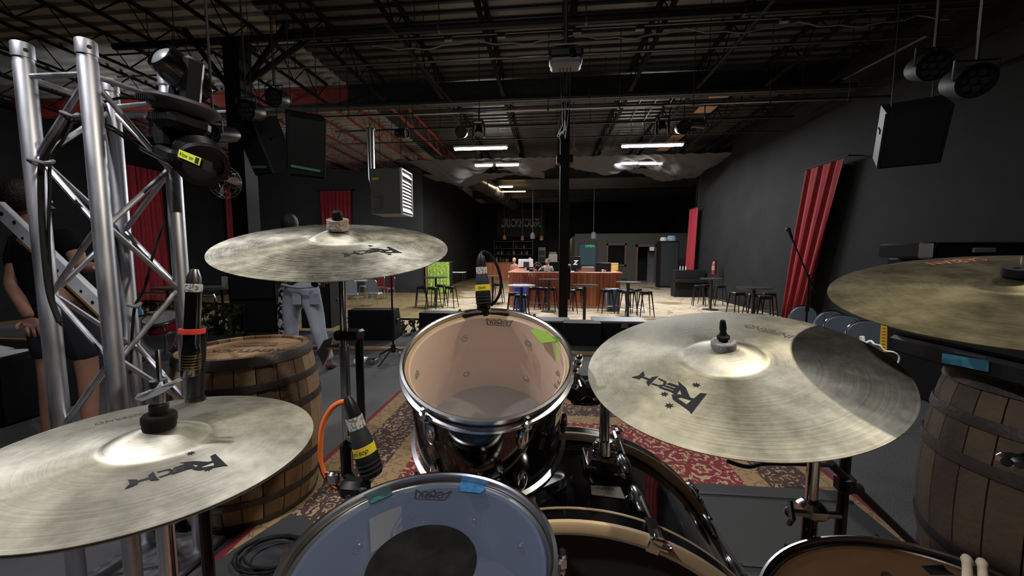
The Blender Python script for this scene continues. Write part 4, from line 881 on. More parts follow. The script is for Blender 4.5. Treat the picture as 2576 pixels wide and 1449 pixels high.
# left stage column with braces, hanging speakers
p = dep(626, 650, 7.15); c2 = column('stage_column', 'black steel column at the left stage edge with diagonal braces on top', p.x, p.y, 0, 5.6, .30)
for dx in (.9, -.9, 1.4):
    mb = wmb(c2); mb.cyl((p.x, p.y, 4.7+.1*dx), (p.x+dx*1.1, p.y+(.2 if dx > 1 else 0), 5.9), .05, n=6); obj('brace', mb, blk, c2)
pipe('stage_bar', 'black steel beam running across at the top of the left stage column', V((-8, p.y-.02, 5.66)), V((6.7, p.y-.02, 5.66)), .06, blk, 'beam', 6, 6)
def hang(label, px0, py0, px1, py1, d, yaw, tilt, w_, h_, dd, tape, name='hanging_speaker'):
    c = dep((px0+px1)/2, (py0+py1)/2, d); mt = M.Translation(c) @ RZ(yaw) @ RX(tilt) @ M.Translation((0,0,-h_/2))
    t = cab(name, label, mt, w_, dd, h_, .0, dplast if tape is None else casem)
    mb = MB(mt.inverted()); 
    for s in (-.2,.2):
        top = c+V((s,0,h_*.35)); mb.m = t.matrix_world.inverted(); mb.cyl(top, V((top.x, top.y, ZC)), .006, n=5)
    obj('hanging_chain', mb, steelb, t)
    if tape: obj('green_tape', MB().box((-.02,-dd/2-.03,h_*.16), (w_*.8,.01,.035), M.Rotation(radians(5),3,'Y')), glowg, t, smooth=0)
    for s in (-1,1): obj('side_rail', MB().bbox((s*w_*.49,-dd*.49,h_/2),(.03,.03,h_*.98),.006), dplast, t)
    return t
hang('left of two black speakers hanging tilted beside the stage column', 636, 306, 704, 430, 5.9, -20, 22, .42, .78, .42, True)
hang('right of two black speakers hanging tilted, with a grey side', 722, 300, 815, 428, 5.5, 38, 24, .46, .82, .46, True)
hang('large dark speaker hanging in the upper right before the wall', 2222, 275, 2352, 395, 4.2, -30, 28, .48, .60, .42, None)
# light standing mic stand by the monitor
def stand(label, base, top, r=.012, boom=None, legs=.32, name='microphone_stand', m=plast, rot=0, hub=.12):
    base = V(base); t = thing(name, label, 'stand', base); z = top-base.z
    obj('pole', MB().cyl((0,0,hub), (0,0,z), r, r*.8, n=10), m, t)
    obj('pole_collar', MB().cyl((0,0,z*.5), (0,0,z*.5+.06), r*1.7, n=10), m, t)
    mb = MB(); mb.cyl((0,0,hub-.03),(0,0,hub+.06),r*2.2,n=10); obj('hub', mb, m, t)
    for k in range(3):
        a = rot+k*2.094; obj('leg', MB().tube([(0,0,hub+.03),(legs*.9*cos(a),legs*.9*sin(a),.02),(legs*cos(a),legs*sin(a),.012)], r*.75, 6), m, t)
    if boom:
        mb = wmb(t); mb.cyl(boom[0], boom[1], r*.7, n=8); obj('boom_arm', mb, m, t)
    return t
p = onz(990, 905, ST); stand('thin black microphone stand on the stage right of the floor monitor', (p.x, p.y, ST), dep(988, 690, p.y+.1).z, .012, rot=.4)
p = onz(2030, 850, ST); pp = dep(2035, 700, 5.0); q0 = dep(1983, 578, 4.9); q1 = dep(2050, 735, 5.0)
t = stand('tall black microphone stand with a slanting boom before the red curtain', (pp.x, pp.y, ST), dep(2022,690,5.0).z, .014, boom=(q0, q1), rot=1)
mb = wmb(t); mb.sphere(q0, .03, 10); mb.cyl(q0, q0+(q1-q0).normalized()*.13, .022, .016, n=10); obj('microphone', mb, steelb, t)
# pedals and small gear on the stage floor
for px, py, sz, m, lab in ((908, 912, (.11,.14,.05), whit, 'white effects pedal with a lit cyan screen on the stage floor'), (936, 914, (.10,.13,.05), dchrome, 'silver effects pedal right of the white one on the stage floor')):
    p = onz(px, py, ST); t = thing('effects_pedal', lab, 'pedal', p); mb = MB(); mb.bbox((0,0,sz[2]/2), sz, .006); obj('body', mb, m, t)
    if m is whit: obj('screen', MB().box((0,.03,sz[2]+.001),(.07,.05,.003)), ledc, t, smooth=0)
    for s in (-.03,.03): obj('knob', MB().cyl((s,-.03,sz[2]),(s,-.03,sz[2]+.015),.01,n=10), plast, t)
# ================================================================== CYMBALS
from mathutils import Euler
def disk_mtx(c, n): 
    z = V(n).normalized(); x = V((1,0,0)); x = (x-z*x.dot(z)).normalized(); y = z.cross(x)
    return M.Translation(V(c)) @ M((x, y, z)).transposed().to_4x4()
def cymz(r, R, bow, br, bh):
    if r >= br: return bow*(1-((r-br)/(R-br))**1.35)
    t = r/br; return bow+bh*(cos(t*pi/2) if t < .85 else (lambda u: .2335*(1-u)**1.6)((t-.85)/.15))
def cym_mesh(R, bow, br, bh, th=.0015, flip=False):
    pr = [(.006+(br-.006)*i/14, 0) for i in range(14)]+[(br+(R-br)*i/26, 0) for i in range(27)]
    top = [(r, cymz(r,R,bow,br,bh)) for r, _ in pr]; prof = top+[(R, -th)]+[(r, z-th) for r, z in reversed(top)]
    if flip: prof = [(r, -z) for r, z in prof][::-1]
    return MB().lathe(prof, 128)
def cymbal(label, c, n, R, bow, br, bh, m, name='cymbal'):
    t = thing(name, label, 'cymbal', disk_mtx(c, n)); obj('plate', cym_mesh(R, bow, br, bh), m, t, smooth=50)
    return t
def on_plane(t, px, py):
    mi = t.matrix_world.inverted(); o = mi @ EYE; d = (mi.to_3x3() @ ray(px, py)); k = -o.z/d.z
    for _ in range(6):
        p = o+d*k; k = (cymz(math.hypot(p.x, p.y), *t_par[t.name])-o.z)/d.z if t.name in t_par else k
    p = o+d*k; return V((p.x, p.y, 0))
t_par = {}
def print_on(t, txt, p_start, p_end, m, hfac=.36, off=.004, shear=0, name='print', up=None, lift=.0006, part_label=None):
    a = on_plane(t, *p_start); b = on_plane(t, *p_end); L = (b-a).length; d = (b-a).normalized(); u = V((-d.y, d.x, 0))
    R, bow, br, bh = t_par[t.name]
    mb = text_mb(txt, 1.0, M.Identity(4), off=0, shear=shear, ext=0, align='CENTER'); xs = [v.x for v in mb.v]; W = max(xs)-min(xs); ys = [v.y for v in mb.v]; Hh = max(ys)-min(ys)
    c = (a+b)/2; vs = []
    for v in mb.v: p = c+d*(v.x/W*L)+u*((v.y)/Hh*L*hfac); vs.append(V((p.x, p.y, cymz(math.hypot(p.x, p.y), R, bow, br, bh)+lift)))
    m2 = MB(); m2.v = vs; m2.f = [f for f in mb.f]; obj(name, m2, m, t, smooth=0, label=part_label)
def star_on(t, px, py, r, m):
    c = on_plane(t, px, py); R, bow, br, bh = t_par[t.name]; pts = []
    for i in range(14): rr = r if i % 2 == 0 else r*.42; pts.append(c+V((rr*cos(i*pi/7+.3), rr*sin(i*pi/7+.3), 0)))
    z = cymz(c.length, R, bow, br, bh)+.0008; mb = MB(); mb.add([V((p.x, p.y, cymz(math.hypot(p.x,p.y), R, bow, br, bh)+.0008)) for p in [c]+pts], [(0, 1+i, 1+(i+1) % 14) for i in range(14)]); obj('printed_star', mb, m, t, smooth=0)
def rech(t, a, b, m, stars, sr, hf=.30):
    """stencil style lettering: tall first letter, wide last letter"""
    pa = on_plane(t, *a); pb = on_plane(t, *b); L = (pb-pa).length; d = (pb-pa).normalized(); u = V((-d.y, d.x, 0)); R, bow, br, bh = t_par[t.name]; k = L
    polys = {
     'R': [[(-.04,.74),(.10,.56),(.10,.0),(.03,-.06),(.0,.30)], [(.0,.68),(.28,.56),(.25,.47),(.08,.54)], [(.28,.56),(.35,.43),(.28,.32),(.23,.39),(.25,.47)], [(.28,.32),(.10,.26),(.10,.35),(.23,.39)], [(.14,.28),(.25,.31),(.46,-.10),(.30,.02)]],
     'E': [[(.33,.34),(.58,.38),(.55,.31),(.34,.28)], [(.33,.24),(.54,.26),(.52,.20),(.35,.18)], [(.36,.13),(.55,.15),(.52,.07),(.38,.05)], [(.30,.38),(.37,.36),(.42,.05),(.34,.08)]],
     'C': [[(.70,.36),(.58,.34),(.53,.22),(.57,.22),(.61,.30),(.70,.31)], [(.53,.22),(.57,.22),(.60,.11),(.70,.09),(.71,.04),(.57,.07)]],
     'H': [[(.70,.47),(.79,.36),(.80,.10),(.74,-.02),(.73,.20)], [(.79,.27),(.92,.26),(.92,.20),(.79,.20)], [(.91,.36),(1.04,.40),(.98,.22),(1.0,.0),(.91,.14)]]}
    for ch, pls in polys.items():
        for pl in pls:
            import mathutils.geometry as G
            tri = G.tessellate_polygon([[V((x, y, 0)) for x, y in pl]]); vs = []
            for x, y in pl: p = pa+d*(x*k)+u*((y-.2)*k*hf/.30*.55); vs.append(V((p.x, p.y, cymz(math.hypot(p.x,p.y), R, bow, br, bh)+.0009)))
            mb = MB(); mb.add(vs, [tuple(q) for q in tri]); obj('printed_letter', mb, m, t, smooth=0)
    for px, py in stars: star_on(t, px, py, sr, m)
CYM = {}
for key, lab, c, n, R, bow, br, bh, m in (
  ('L','large lathed bronze crash cymbal raised on a stand, with a tan felt on its bell',(-.586,1.029,1.857),(.098,-.254,.962),.30,.020,.080,.026,br_a),
  ('H','top hi-hat cymbal with a black felt clutch at lower left',(-.566,.487,1.549),(.064,-.004,.998),.20,.010,.066,.022,br_b),
  ('R','broad crash cymbal at right, half in shadow, with grey felt',(.352,.787,1.614),(-.162,-.211,.964),.27,.014,.078,.024,br_b),
  ('D','dim tarnished ride cymbal cut off by the right edge',tuple(EYE+(V((.881,.799,1.762))-EYE)*.82),(-.178,-.168,.970),.2296,.010,.048,.018,br_c)):
    t = cymbal(lab, c, n, R, bow, br, bh, m); CYM[key] = t; t_par[t.name] = (R, bow, br, bh)
rech(CYM['R'], (1768,1008), (1606,943), ink, [(1752,969),(1748,1015),(1684,1021),(1672,992)], .0085)
print_on(CYM['R'], 'INFERNO', (1992,848), (1878,818), inkf, .22, name='printed_word'); 
rech(CYM['H'], (553,1152), (322,1218), ink, [(480,1141),(523,1181)], .006)
print_on(CYM['H'], 'INFERNO', (362,1040), (238,1068), inkf, .22, name='printed_word')
rech(CYM['L'], (990,626), (864,641), ink, [(932,619),(979,640)], .0085)
print_on(CYM['L'], 'INFERNO', (800,566), (708,576), inkf, .28, name='printed_word')
print_on(CYM['D'], 'SABIAN', (2470,652), (2335,664), rinkf, .4, name='printed_word')
# ---- toppings and stands
def local(t, prof, name, m, n=24, z=0): return obj(name, MB().lathe([(r, zz+z) for r, zz in prof], n), m, t)
def zt_(k): R, bow, br, bh = t_par[CYM[k].name]; return bow+bh
def chromestand(label, key, pole_xy, ztop_w, topper, legs=.36, zj=1.2):
    t = CYM[key]; mw = t.matrix_world; ctr = mw @ V((0,0,zt_(key)-.02)); nrm = (mw.to_3x3() @ V((0,0,1)))
    s = thing('cymbal_stand', label, 'stand', (pole_xy[0], pole_xy[1], ST)); z = ztop_w-ST
    return s, ctr, nrm
# left crash stand: straight chrome pole with wing clamp
t = CYM['L']; ctr = t.matrix_world @ V((0,0,zt_('L'))); nrm = t.matrix_world.to_3x3() @ V((0,0,1)); base = t.matrix_world @ V((0,0,-.05))
s = thing('cymbal_stand', 'chrome and black cymbal stand carrying the raised left crash cymbal', 'stand', (base.x, base.y, ST)); zb = base.z-ST
obj('upper_tube', MB().cyl((0,0,.95),(0,0,zb),.0105,n=16), chrome, s); obj('middle_tube', MB().cyl((0,0,.45),(0,0,.96),.0135,n=16), chrome, s); obj('lower_tube', MB().cyl((.001,0,.12),(.001,0,.5),.016,n=16), dchrome, s)
obj('black_tube', MB().cyl((.030,.03,.0),(.030,.03,1.0),.012,n=12), gloss, s); obj('side_collar', MB().bbox((.012,.01,.99),(.07,.06,.028),.006), plast, s)
wb = MB(); wb.tube([(-.012,0,.955),(-.045,-.01,.955)],.007,8); wb.add([(-.03,-.006,.985),(-.055,-.012,.975),(-.075,-.014,.94),(-.06,-.012,.90),(-.045,-.01,.93),(-.03,.004,.985),(-.055,.0,.975),(-.075,-.0,.94),(-.06,.0,.90),(-.045,.0,.93)], [(0,1,2,3,4),(9,8,7,6,5),(0,5,6,1),(1,6,7,2),(2,7,8,3),(3,8,9,4),(4,9,5,0)]); obj('wing_nut', wb, dchrome, s, smooth=20)
wb = wmb(s); wb.cyl(base, t.matrix_world @ V((0,0,zt_('L')+.052)), .004, n=10); obj('tilter_rod', wb, chrome, s); wb = wmb(s); wb.cyl(base-V((0,0,.02)), base+nrm*.02, .014, n=14); wb.sphere(base, .016, 12); obj('tilter', wb, chrome, s)
for k in range(3): a = k*2.094+.5; obj('leg', MB().tube([(0,0,.42),(.33*cos(a),.33*sin(a),.03),(.36*cos(a),.36*sin(a),.012)], .010, 6), dchrome, s)
z0 = zt_('L'); f = thing('cymbal_felt', 'shaggy tan felt washer on the bell of the raised left crash', 'felt', t.matrix_world @ M.Translation((0,0,z0)))
mb = MB(); n_ = 40; random.seed(3); pr = [(.001,.0),(.026,0),(.029,.006),(.027,.020),(.028,.028),(.001,.026)]; mb.lathe(pr, n_)
mb.v = [V((v.x*(1+random.uniform(-.04,.06)), v.y*(1+random.uniform(-.04,.06)), v.z+random.uniform(-.001,.0015)*(v.z > .01))) for v in mb.v]; obj('felt', mb, feltb, f)
f2 = thing('cymbal_nut', 'black quick release nut on top of the tan felt', 'nut', t.matrix_world @ M.Translation((0,0,z0+.027))); obj('nut', MB().lathe([(.001,0),(.013,0),(.0145,.004),(.0135,.022),(.009,.026),(.001,.026)], 16), rub, f2); obj('button', MB().bbox((.011,-.004,.02),(.006,.012,.014),.002), plast, f2)
# right crash: grey felt + black sleeve nut; boom stand under it
t = CYM['R']; z0 = zt_('R'); f = thing('cymbal_felt', 'round grey felt washer on the bell of the right crash', 'felt', t.matrix_world @ M.Translation((0,0,z0-.003))); obj('felt', MB().lathe([(.001,0),(.0215,0),(.0225,.003),(.0225,.014),(.021,.016),(.001,.016)], 32), felt, f)
f = thing('cymbal_nut', 'black rubber sleeve nut standing on the grey felt', 'nut', t.matrix_world @ M.Translation((0,0,z0+.013))); obj('nut', MB().lathe([(.001,0),(.007,0),(.0115,.005),(.0115,.010),(.0075,.013),(.0055,.020),(.0065,.026),(.0055,.038),(.0045,.043),(.001,.043)], 18), rub, f)
base = t.matrix_world @ V((0,0,-.03)); pt = dep(2063, 1185, .80); pl_ = dep(2045, 1330, .83); s = thing('cymbal_stand', 'chrome boom stand under the right crash with clamps at its joint', 'stand', (pt.x-.0, pt.y+.02, ST))
wb = wmb(s); wb.cyl(base, t.matrix_world @ V((0,0,z0+.03)), .004, n=8); wb.cyl(base, V((pt.x, pt.y+.02, 1.49)), .008, n=12); obj('boom_arm', wb, chrome, s)
wb = wmb(s); wb.cyl((pt.x, pt.y+.02, 1.28), (pt.x, pt.y+.02, 1.50), .0115, n=14); obj('upper_tube', wb, chrome, s)
wb = wmb(s); wb.cyl((pt.x, pt.y+.02, ST+.1), (pt.x, pt.y+.02, 1.29), .0145, n=14); obj('lower_tube', wb, gloss, s)
wb = wmb(s); wb.bbox((pt.x, pt.y+.015, 1.285), (.05,.05,.035), .01); wb.cyl((pt.x-.05,pt.y,1.285),(pt.x+.045,pt.y,1.285),.007,n=10); wb.sphere((pt.x-.055,pt.y,1.285),.011,10); wb.tube([(pt.x-.055,pt.y-.0,1.31),(pt.x-.06,pt.y-.02,1.285),(pt.x-.055,pt.y,1.26)],.006,6); obj('height_clamp', wb, chrome, s)
wb = wmb(s); wb.bbox((pt.x, pt.y+.02, 1.50), (.035,.04,.04), .01); obj('tilter', wb, chrome, s)
for k in range(3): a = k*2.094+.2; obj('leg', MB().tube([(0,0,.40),(.30*cos(a),.30*sin(a),.03),(.33*cos(a),.33*sin(a),.012)], .010, 6), dchrome, s)
# ride stand
t = CYM['D']; z0 = zt_('D'); base = t.matrix_world @ V((0,0,-.03)); pr_ = dep(2760, 1300, .80); s = thing('cymbal_stand', 'dark cymbal stand under the ride cymbal at the right edge', 'stand', (pr_.x, pr_.y, ST)); q = V((pr_.x, pr_.y, 1.46))
wb = wmb(s); wb.cyl((pr_.x, pr_.y, ST+.02), q, .013, n=12); obj('lower_tube', wb, dchrome, s)
wb = wmb(s); wb.cyl(base, t.matrix_world @ V((0,0,z0+.03)), .004, n=8); obj('tilter_rod', wb, chrome, s)
wb = wmb(s); wb.cyl(base, q, .008, n=10); wb.sphere(q, .022, 12); obj('boom_arm', wb, gloss, s)
for k in range(3): a = k*2.094+1; obj('leg', MB().tube([(0,0,.40),(.24*cos(a),.24*sin(a),.02)], .010, 6), dchrome, s)
q = dep(2545, 1158, .72); wb = wmb(s); wb.tube([q+V((-.02,-.01,0)), q+V((.06,.02,.005)), V((pr_.x, pr_.y, q.z))], .008, 8); wb.bbox(q, (.035,.03,.022), .006); obj('height_clamp', wb, chrome, s)
f = thing('cymbal_felt', 'black felt on the bell of the dim ride cymbal', 'felt', t.matrix_world @ M.Translation((0,0,z0))); obj('felt', MB().lathe([(.001,0),(.022,0),(.022,.012),(.001,.012)], 24), rub, f)
# hi-hat: bottom cymbal, clutch, rod, stand
t = CYM['H']; mw = t.matrix_world; z0 = zt_('H'); bt = thing('cymbal', 'bottom hi-hat cymbal just visible as a second rim below the top one', 'cymbal', mw @ M.Translation((0,0,-.004))); obj('plate', cym_mesh(.2, .010, .066, .022, flip=True), br_b, bt, smooth=50)
cl = thing('hi_hat_clutch', 'black felt and chrome wing clutch holding the top hi-hat cymbal', 'clutch', mw @ M.Translation((0,0,z0-.002)))
obj('felt', MB().lathe([(.001,0),(.0185,0),(.0195,.004),(.0195,.009),(.0205,.011),(.0205,.019),(.0185,.022),(.001,.022)], 28), rub, cl)
obj('sleeve', MB().lathe([(.001,.02),(.0115,.022),(.0115,.036),(.009,.038),(.001,.038)], 20), plast, cl); obj('barrel', MB().lathe([(.001,.036),(.0075,.037),(.0075,.062),(.010,.063),(.010,.072),(.001,.073)], 18), chrome, cl)
wb = MB(); wb.add([(-.028,-.006,.050),(-.010,-.012,.056),(.012,-.012,.066),(.034,-.006,.078),(.036,-.004,.074),(.014,-.014,.056),(-.008,-.016,.046),(-.03,-.008,.044),
  (-.028,.002,.050),(-.010,-.002,.058),(.012,-.002,.068),(.034,.0,.079),(.036,.002,.075),(.014,-.002,.058),(-.008,-.004,.047),(-.03,.0,.045)], [(0,1,2,3,4,5,6,7),(15,14,13,12,11,10,9,8),(0,8,9,1),(1,9,10,2),(2,10,11,3),(3,11,12,4),(4,12,13,5),(5,13,14,6),(6,14,15,7),(7,15,8,0)]); obj('wing_nut', wb, MATS['wing_metal'] if 'wing_metal' in MATS else mat('wing_metal', (.6,.62,.66), .3, .6), cl, smooth=60)
hb = mw @ V((0,0,-.04)); s = thing('hi_hat_stand', 'chrome hi-hat stand below the cymbals at lower left', 'stand', (hb.x, hb.y, ST)); zb = hb.z-ST
wb = wmb(s); wb.cyl(V((hb.x,hb.y,1.0)), mw @ V((0,0,z0+.115)), .0032, n=10); obj('pull_rod', wb, chrome, s); obj('upper_tube', MB().cyl((0,0,.55),(0,0,zb),.011,n=14), chrome, s); obj('lower_tube', MB().cyl((0,0,.1),(0,0,.62),.014,n=14), chrome, s)
wb = MB(); wb.bbox((0,0,.64),(.055,.05,.04),.012); wb.cyl((-.05,-.01,.64),(.05,-.01,.64),.007,n=10); obj('height_clamp', wb, chrome, s)
for k in range(3): a = k*2.094+.9; obj('leg', MB().tube([(0,0,.48),(.30*cos(a),.30*sin(a),.06),(.33*cos(a),.33*sin(a),.012)], .010, 8), chrome, s); obj('leg_brace', MB().cyl((0,0,.18),(.18*cos(a),.18*sin(a),.23),.006,n=6), chrome, s)
# ================================================================== DRUMS
def lug_mb(sc=1.0):
    mb = MB(); mb.lathe([(.001,-.030),(.006,-.026),(.010,-.012),(.0115,.004),(.009,.018),(.006,.026),(.001,.030)], 14); mb.v = [V((v.x*.75*sc, v.y*1.0*sc, v.z*sc)) for v in mb.v]; return mb
def crown(t, c, wd, m, flat_z, rot=0):
    """outlined crown-shaped badge with capital lettering, printed on the head"""
    pts = [(-.5,.22),(-.32,.06),(-.22,.17),(-.1,.08),(0,.25),(.1,.08),(.22,.17),(.32,.06),(.5,.22),(.40,-.2),(-.40,-.2)]
    mb = MB(); pp = [V((c[0]+x*wd, c[1]+y*wd*.9, flat_z)) for x, y in pts]; n = len(pp)
    for i in range(n): mb.cyl(pp[i], pp[(i+1) % n], wd*.022, n=4)
    mb.v = [V((v.x, v.y, flat_z+(v.z-flat_z)*.15)) for v in mb.v]
    tx = text_mb('REMO', 1, M.Identity(4), off=.03, ext=0); W = max(v.x for v in tx.v)-min(v.x for v in tx.v); Hh = max(v.y for v in tx.v)-min(v.y for v in tx.v)
    tx.v = [V((c[0]+v.x/W*wd*.68, c[1]-.045*wd+v.y/Hh*wd*.17, flat_z)) for v in tx.v]; mb.add(tx.v, tx.f); obj('head_logo', mb, m, t, smooth=0)
def drum(name, label, c, n, R, depth_, nl, a0, inner, headm, cat='drum', shellm=gloss, bottom=True, spin=0, lugs=True):
    t = thing(name, label, cat, disk_mtx(c, n) @ RZ(spin)); Rs = R-.010; zh = -.013
    obj('batter_hoop', MB().lathe([(R-.007,-.001),(R-.004,.001),(R+.001,0),(R+.001,-.004),(R-.003,-.006),(R-.003,-.018),(R+.004,-.020),(R+.004,-.026),(R-.004,-.028),(R-.006,-.024),(R-.006,-.004)], 96, closed=True), hoopc, t, smooth=40)
    obj('collar_ring', MB().lathe([(R-.0065,-.012),(R-.010,-.0125),(R-.013,-.0145),(R-.013,-.016),(R-.0065,-.016)], 96, closed=True), wedge if inner is maple else dchrome, t)
    obj('head', MB().lathe([(.0005,zh),(Rs*.4,zh),(Rs*.8,zh),(Rs-.002,zh),(Rs-.002,zh-.0004),(.0005,zh-.0004)], 96), headm, t)
    obj('shell', MB().lathe([(Rs-.002,zh-.016),(Rs,zh-.02),(Rs,zh-depth_),(Rs-.002,zh-depth_)], 96), shellm, t)
    obj('inner_ply', MB().lathe([(Rs-.004,zh-depth_),(Rs-.006,zh-depth_+.003),(Rs-.006,zh-.005),(Rs-.003,zh-.001),(Rs-.001,zh-.016)], 96), inner, t)
    if bottom:
        zb = zh-depth_
        obj('bottom_hoop', MB().lathe([(R-.005,zb-.006),(R,zb-.007),(R,zb+.008),(R+.004,zb+.010),(R+.004,zb+.016),(R-.005,zb+.018)], 80, closed=True), hoopc, t)
        obj('bottom_head', MB().lathe([(.0005,zb+.001),(Rs-.004,zb+.001),(Rs-.004,zb),(.0005,zb)], 64), resoh, t)
    for i in range(nl if lugs else 0):
        a = a0+2*pi*i/nl; d = V((cos(a), sin(a), 0)); fr = M((d, V((-sin(a),cos(a),0)), V((0,0,1)))).transposed()
        for zz, nm in ((zh-.055, 1), (zh-depth_+.055, 0)) if depth_ > .16 else ((zh-depth_/2, 1),):
            lb = lug_mb(1.0 if depth_ > .16 else .9); lb.v = [fr@v+d*(Rs+.006)+V((0,0,zz)) for v in lb.v]; lg = obj('lug', lb, chrome, t)
            mb = MB(); mb.sphere(d*(Rs-.006)+V((0,0,zz)), .0065, 10, (1,1,1)); mb.cyl(d*(Rs-.0065)+V((0,0,zz)), d*(Rs-.008)+V((0,0,zz)), .009, n=12); obj('lug_screw', mb, dchrome, lg)
        mb = MB(); q = d*(R+.007); mb.cyl(q+V((0,0,-.014)), q+V((0,0,zh-.045)), .003, n=8); mb.cyl(q+V((0,0,-.021)), q+V((0,0,-.010)), .0062, n=10); mb.cyl(q+V((0,0,-.010)), q+V((0,0,.000)), .0038, n=4); mb.bbox(d*(R+.003)+V((0,0,-.024)), (.016,.016,.007), .002, fr); obj('tension_rod', mb, chrome, t)
    return t
C_T = (-.118,.731,1.637); N_T = (.057,-.415,.908)
tom = drum('rack_tom', 'black rack tom with a chrome hoop, clear head and tan wood inside', C_T, N_T, .1672, .22, 6, radians(-60), maple, clearh, spin=0)
def head_px(t, px, py, z=-.013):
    mi = t.matrix_world.inverted(); o = mi @ EYE; d = mi.to_3x3() @ ray(px, py); k = (z-o.z)/d.z; return o+d*k
def patch(t, pts, m, name, z=-.0125, th=.0006, label=None):
    mb = MB(); mb.poly([head_px(t, x, y, z) for x, y in pts], (0,0,1), th); return obj(name, mb, m, t, smooth=0, label=label)
_c = head_px(tom, 1255, 812); crown(tom, (_c.x, _c.y), (head_px(tom,1289,812)-head_px(tom,1222,812)).length, ink, -.0126)
patch(tom, [(1334,833),(1346,826),(1378,836),(1384,843),(1388,846),(1411,852),(1409,858),(1362,864),(1352,853)], grn, 'green_tape', label='green tape')
patch(tom, [(1388,862),(1408,858),(1411,905),(1398,912)], clear('faint_green_film', (.25,.35,.08), .25, .6), 'tape_film')
for a, zz in ((.25,-.07),(.10,-.075),(.28,-.11)): d = V((cos(a), sin(a), 0)); obj('mount_bolt', MB().sphere(d*.150+V((0,0,zz)), .0065, 10), dchrome, tom)
mb = text_mb('MAPEX', .016, M.Translation((.015,.005,-.2315)) @ M.Scale(-1, 4, (1,0,0)), ext=0); obj('bottom_head_print', mb, ink, tom, smooth=0)
def badge(t, ang, R, zc, wd, hh, lines, name='badge'):
    mb = MB(); n_ = 8
    for j in range(2):
        for i in range(n_+1): a = ang+(i/n_-.5)*wd/R; mb.v.append(V(((R+.0012)*cos(a), (R+.0012)*sin(a), zc+(j-.5)*hh)))
    mb.f = [(i, i+1, n_+2+i, n_+1+i) for i in range(n_)]; b = obj(name, mb, cream, t, smooth=0, label='cream maker badge')
    for txt, sz, dz in lines:
        tx = text_mb(txt, sz, M.Identity(4), ext=0); vs = []
        for v in tx.v: a = ang+v.x/R; vs.append(V(((R+.0018)*cos(a), (R+.0018)*sin(a), zc+dz+v.y)))
        m2 = MB(); m2.v = vs; m2.f = tx.f; obj('badge_print', m2, ink, b, smooth=0)
badge(tom, radians(-22), .1572, -.085, .040, .034, [('MAPEX', .0095, .006), ('V SERIES', .004, -.006)])
SNC = (-.152,.429,1.470)
sn = drum('snare_drum', 'snare drum at bottom centre with hazy blue clear head and black centre dot', SNC, (-.013,-.011,1), .165, .115, 10, radians(4), mat('steel_inner_shell', (.16,.19,.26), .3, .2), hazeh)
obj('centre_dot', MB().lathe([(.0005,-.0122),(.066,-.0122),(.066,-.0128),(.0005,-.0128)], 64, c=(.002,-.008,0)), mat('black_dot', (.004,.004,.004), .5, spec=.12, noise=((.010,.010,.010), 30, .4, .7)), sn, label='black dot')
_c = head_px(sn, 1086, 1246); crown(sn, (_c.x, _c.y), (head_px(sn,1132,1246)-head_px(sn,1040,1246)).length, ink, -.0124)
patch(sn, [(1157,1215),(1164,1208),(1214,1210),(1220,1232),(1208,1242),(1156,1236)], blut, 'blue_tape', z=-.0122, label='bright blue tape')
patch(sn, [(918,1248),(980,1222),(989,1244),(934,1268)], tealt, 'teal_tape', z=-.0122, label='dark teal tape')
# vent label inside the shell, snare bed ring
mb = MB(); a0 = radians(122)
for j in range(2):
    for i in range(7): a = a0+i/6*.34; mb.v.append(V((.146*cos(a), .146*sin(a), -.035-.055*j)))
mb.f = [(i, i+1, 8+i, 7+i) for i in range(6)]; obj('paper_label', mb, cream, sn, smooth=0)
mb = MB()
for k in range(12): mb.cyl((-.018+k*.0033,-.13,-.134), (-.018+k*.0033,.13,-.134), .0008, n=4)
w_ = obj('snare_wires', mb, dchrome, sn); w_['kind'] = 'stuff'
s = thing('snare_stand', 'chrome snare stand under the snare drum', 'stand', (SNC[0], SNC[1], ST)); z = 1.470-.013-.115-.02-ST; obj('pole', MB().cyl((0,0,.1),(0,0,z-.06),.012,n=10), chrome, s)
for k in range(3): a = k*2.094; obj('basket_arm', MB().tube([(0,0,z-.08),(.10*cos(a),.10*sin(a),z-.03),(.15*cos(a),.15*sin(a),z+.005)],.006,6), chrome, s); obj('leg', MB().tube([(0,0,.3),(.24*cos(a+1),.24*sin(a+1),.012)],.009,6), dchrome, s)
FC = (.582,.601,1.247); ft = drum('floor_tom', 'floor tom at lower right with a clear head over tan wood', FC, (-.209,.047,.977), .22, .34, 8, radians(20), mat('brightened_maple_inner', (.92,.70,.46), .55), clearh)  # inner maple colour brightened in place of light the ride cymbal blocks
patch(ft, [(2318,1424),(2372,1421),(2384,1436),(2402,1446),(2340,1446)], ink, 'black_tape', z=-.0122)
ob = ft.matrix_world
for k in range(3):
    a = k*2.094+.6; top = ob @ V((.225*cos(a), .225*sin(a), -.2)); wb = wmb(ft); wb.tube([top+V((0,0,.08)), V((top.x, top.y, ST+.08)), V((top.x+.02*cos(a), top.y+.02*sin(a), ST+.01))], .006, 8); obj('leg', wb, chrome, ft); wb = wmb(ft); wb.bbox(top, (.03,.03,.05), .008); obj('leg_bracket', wb, chrome, ft)
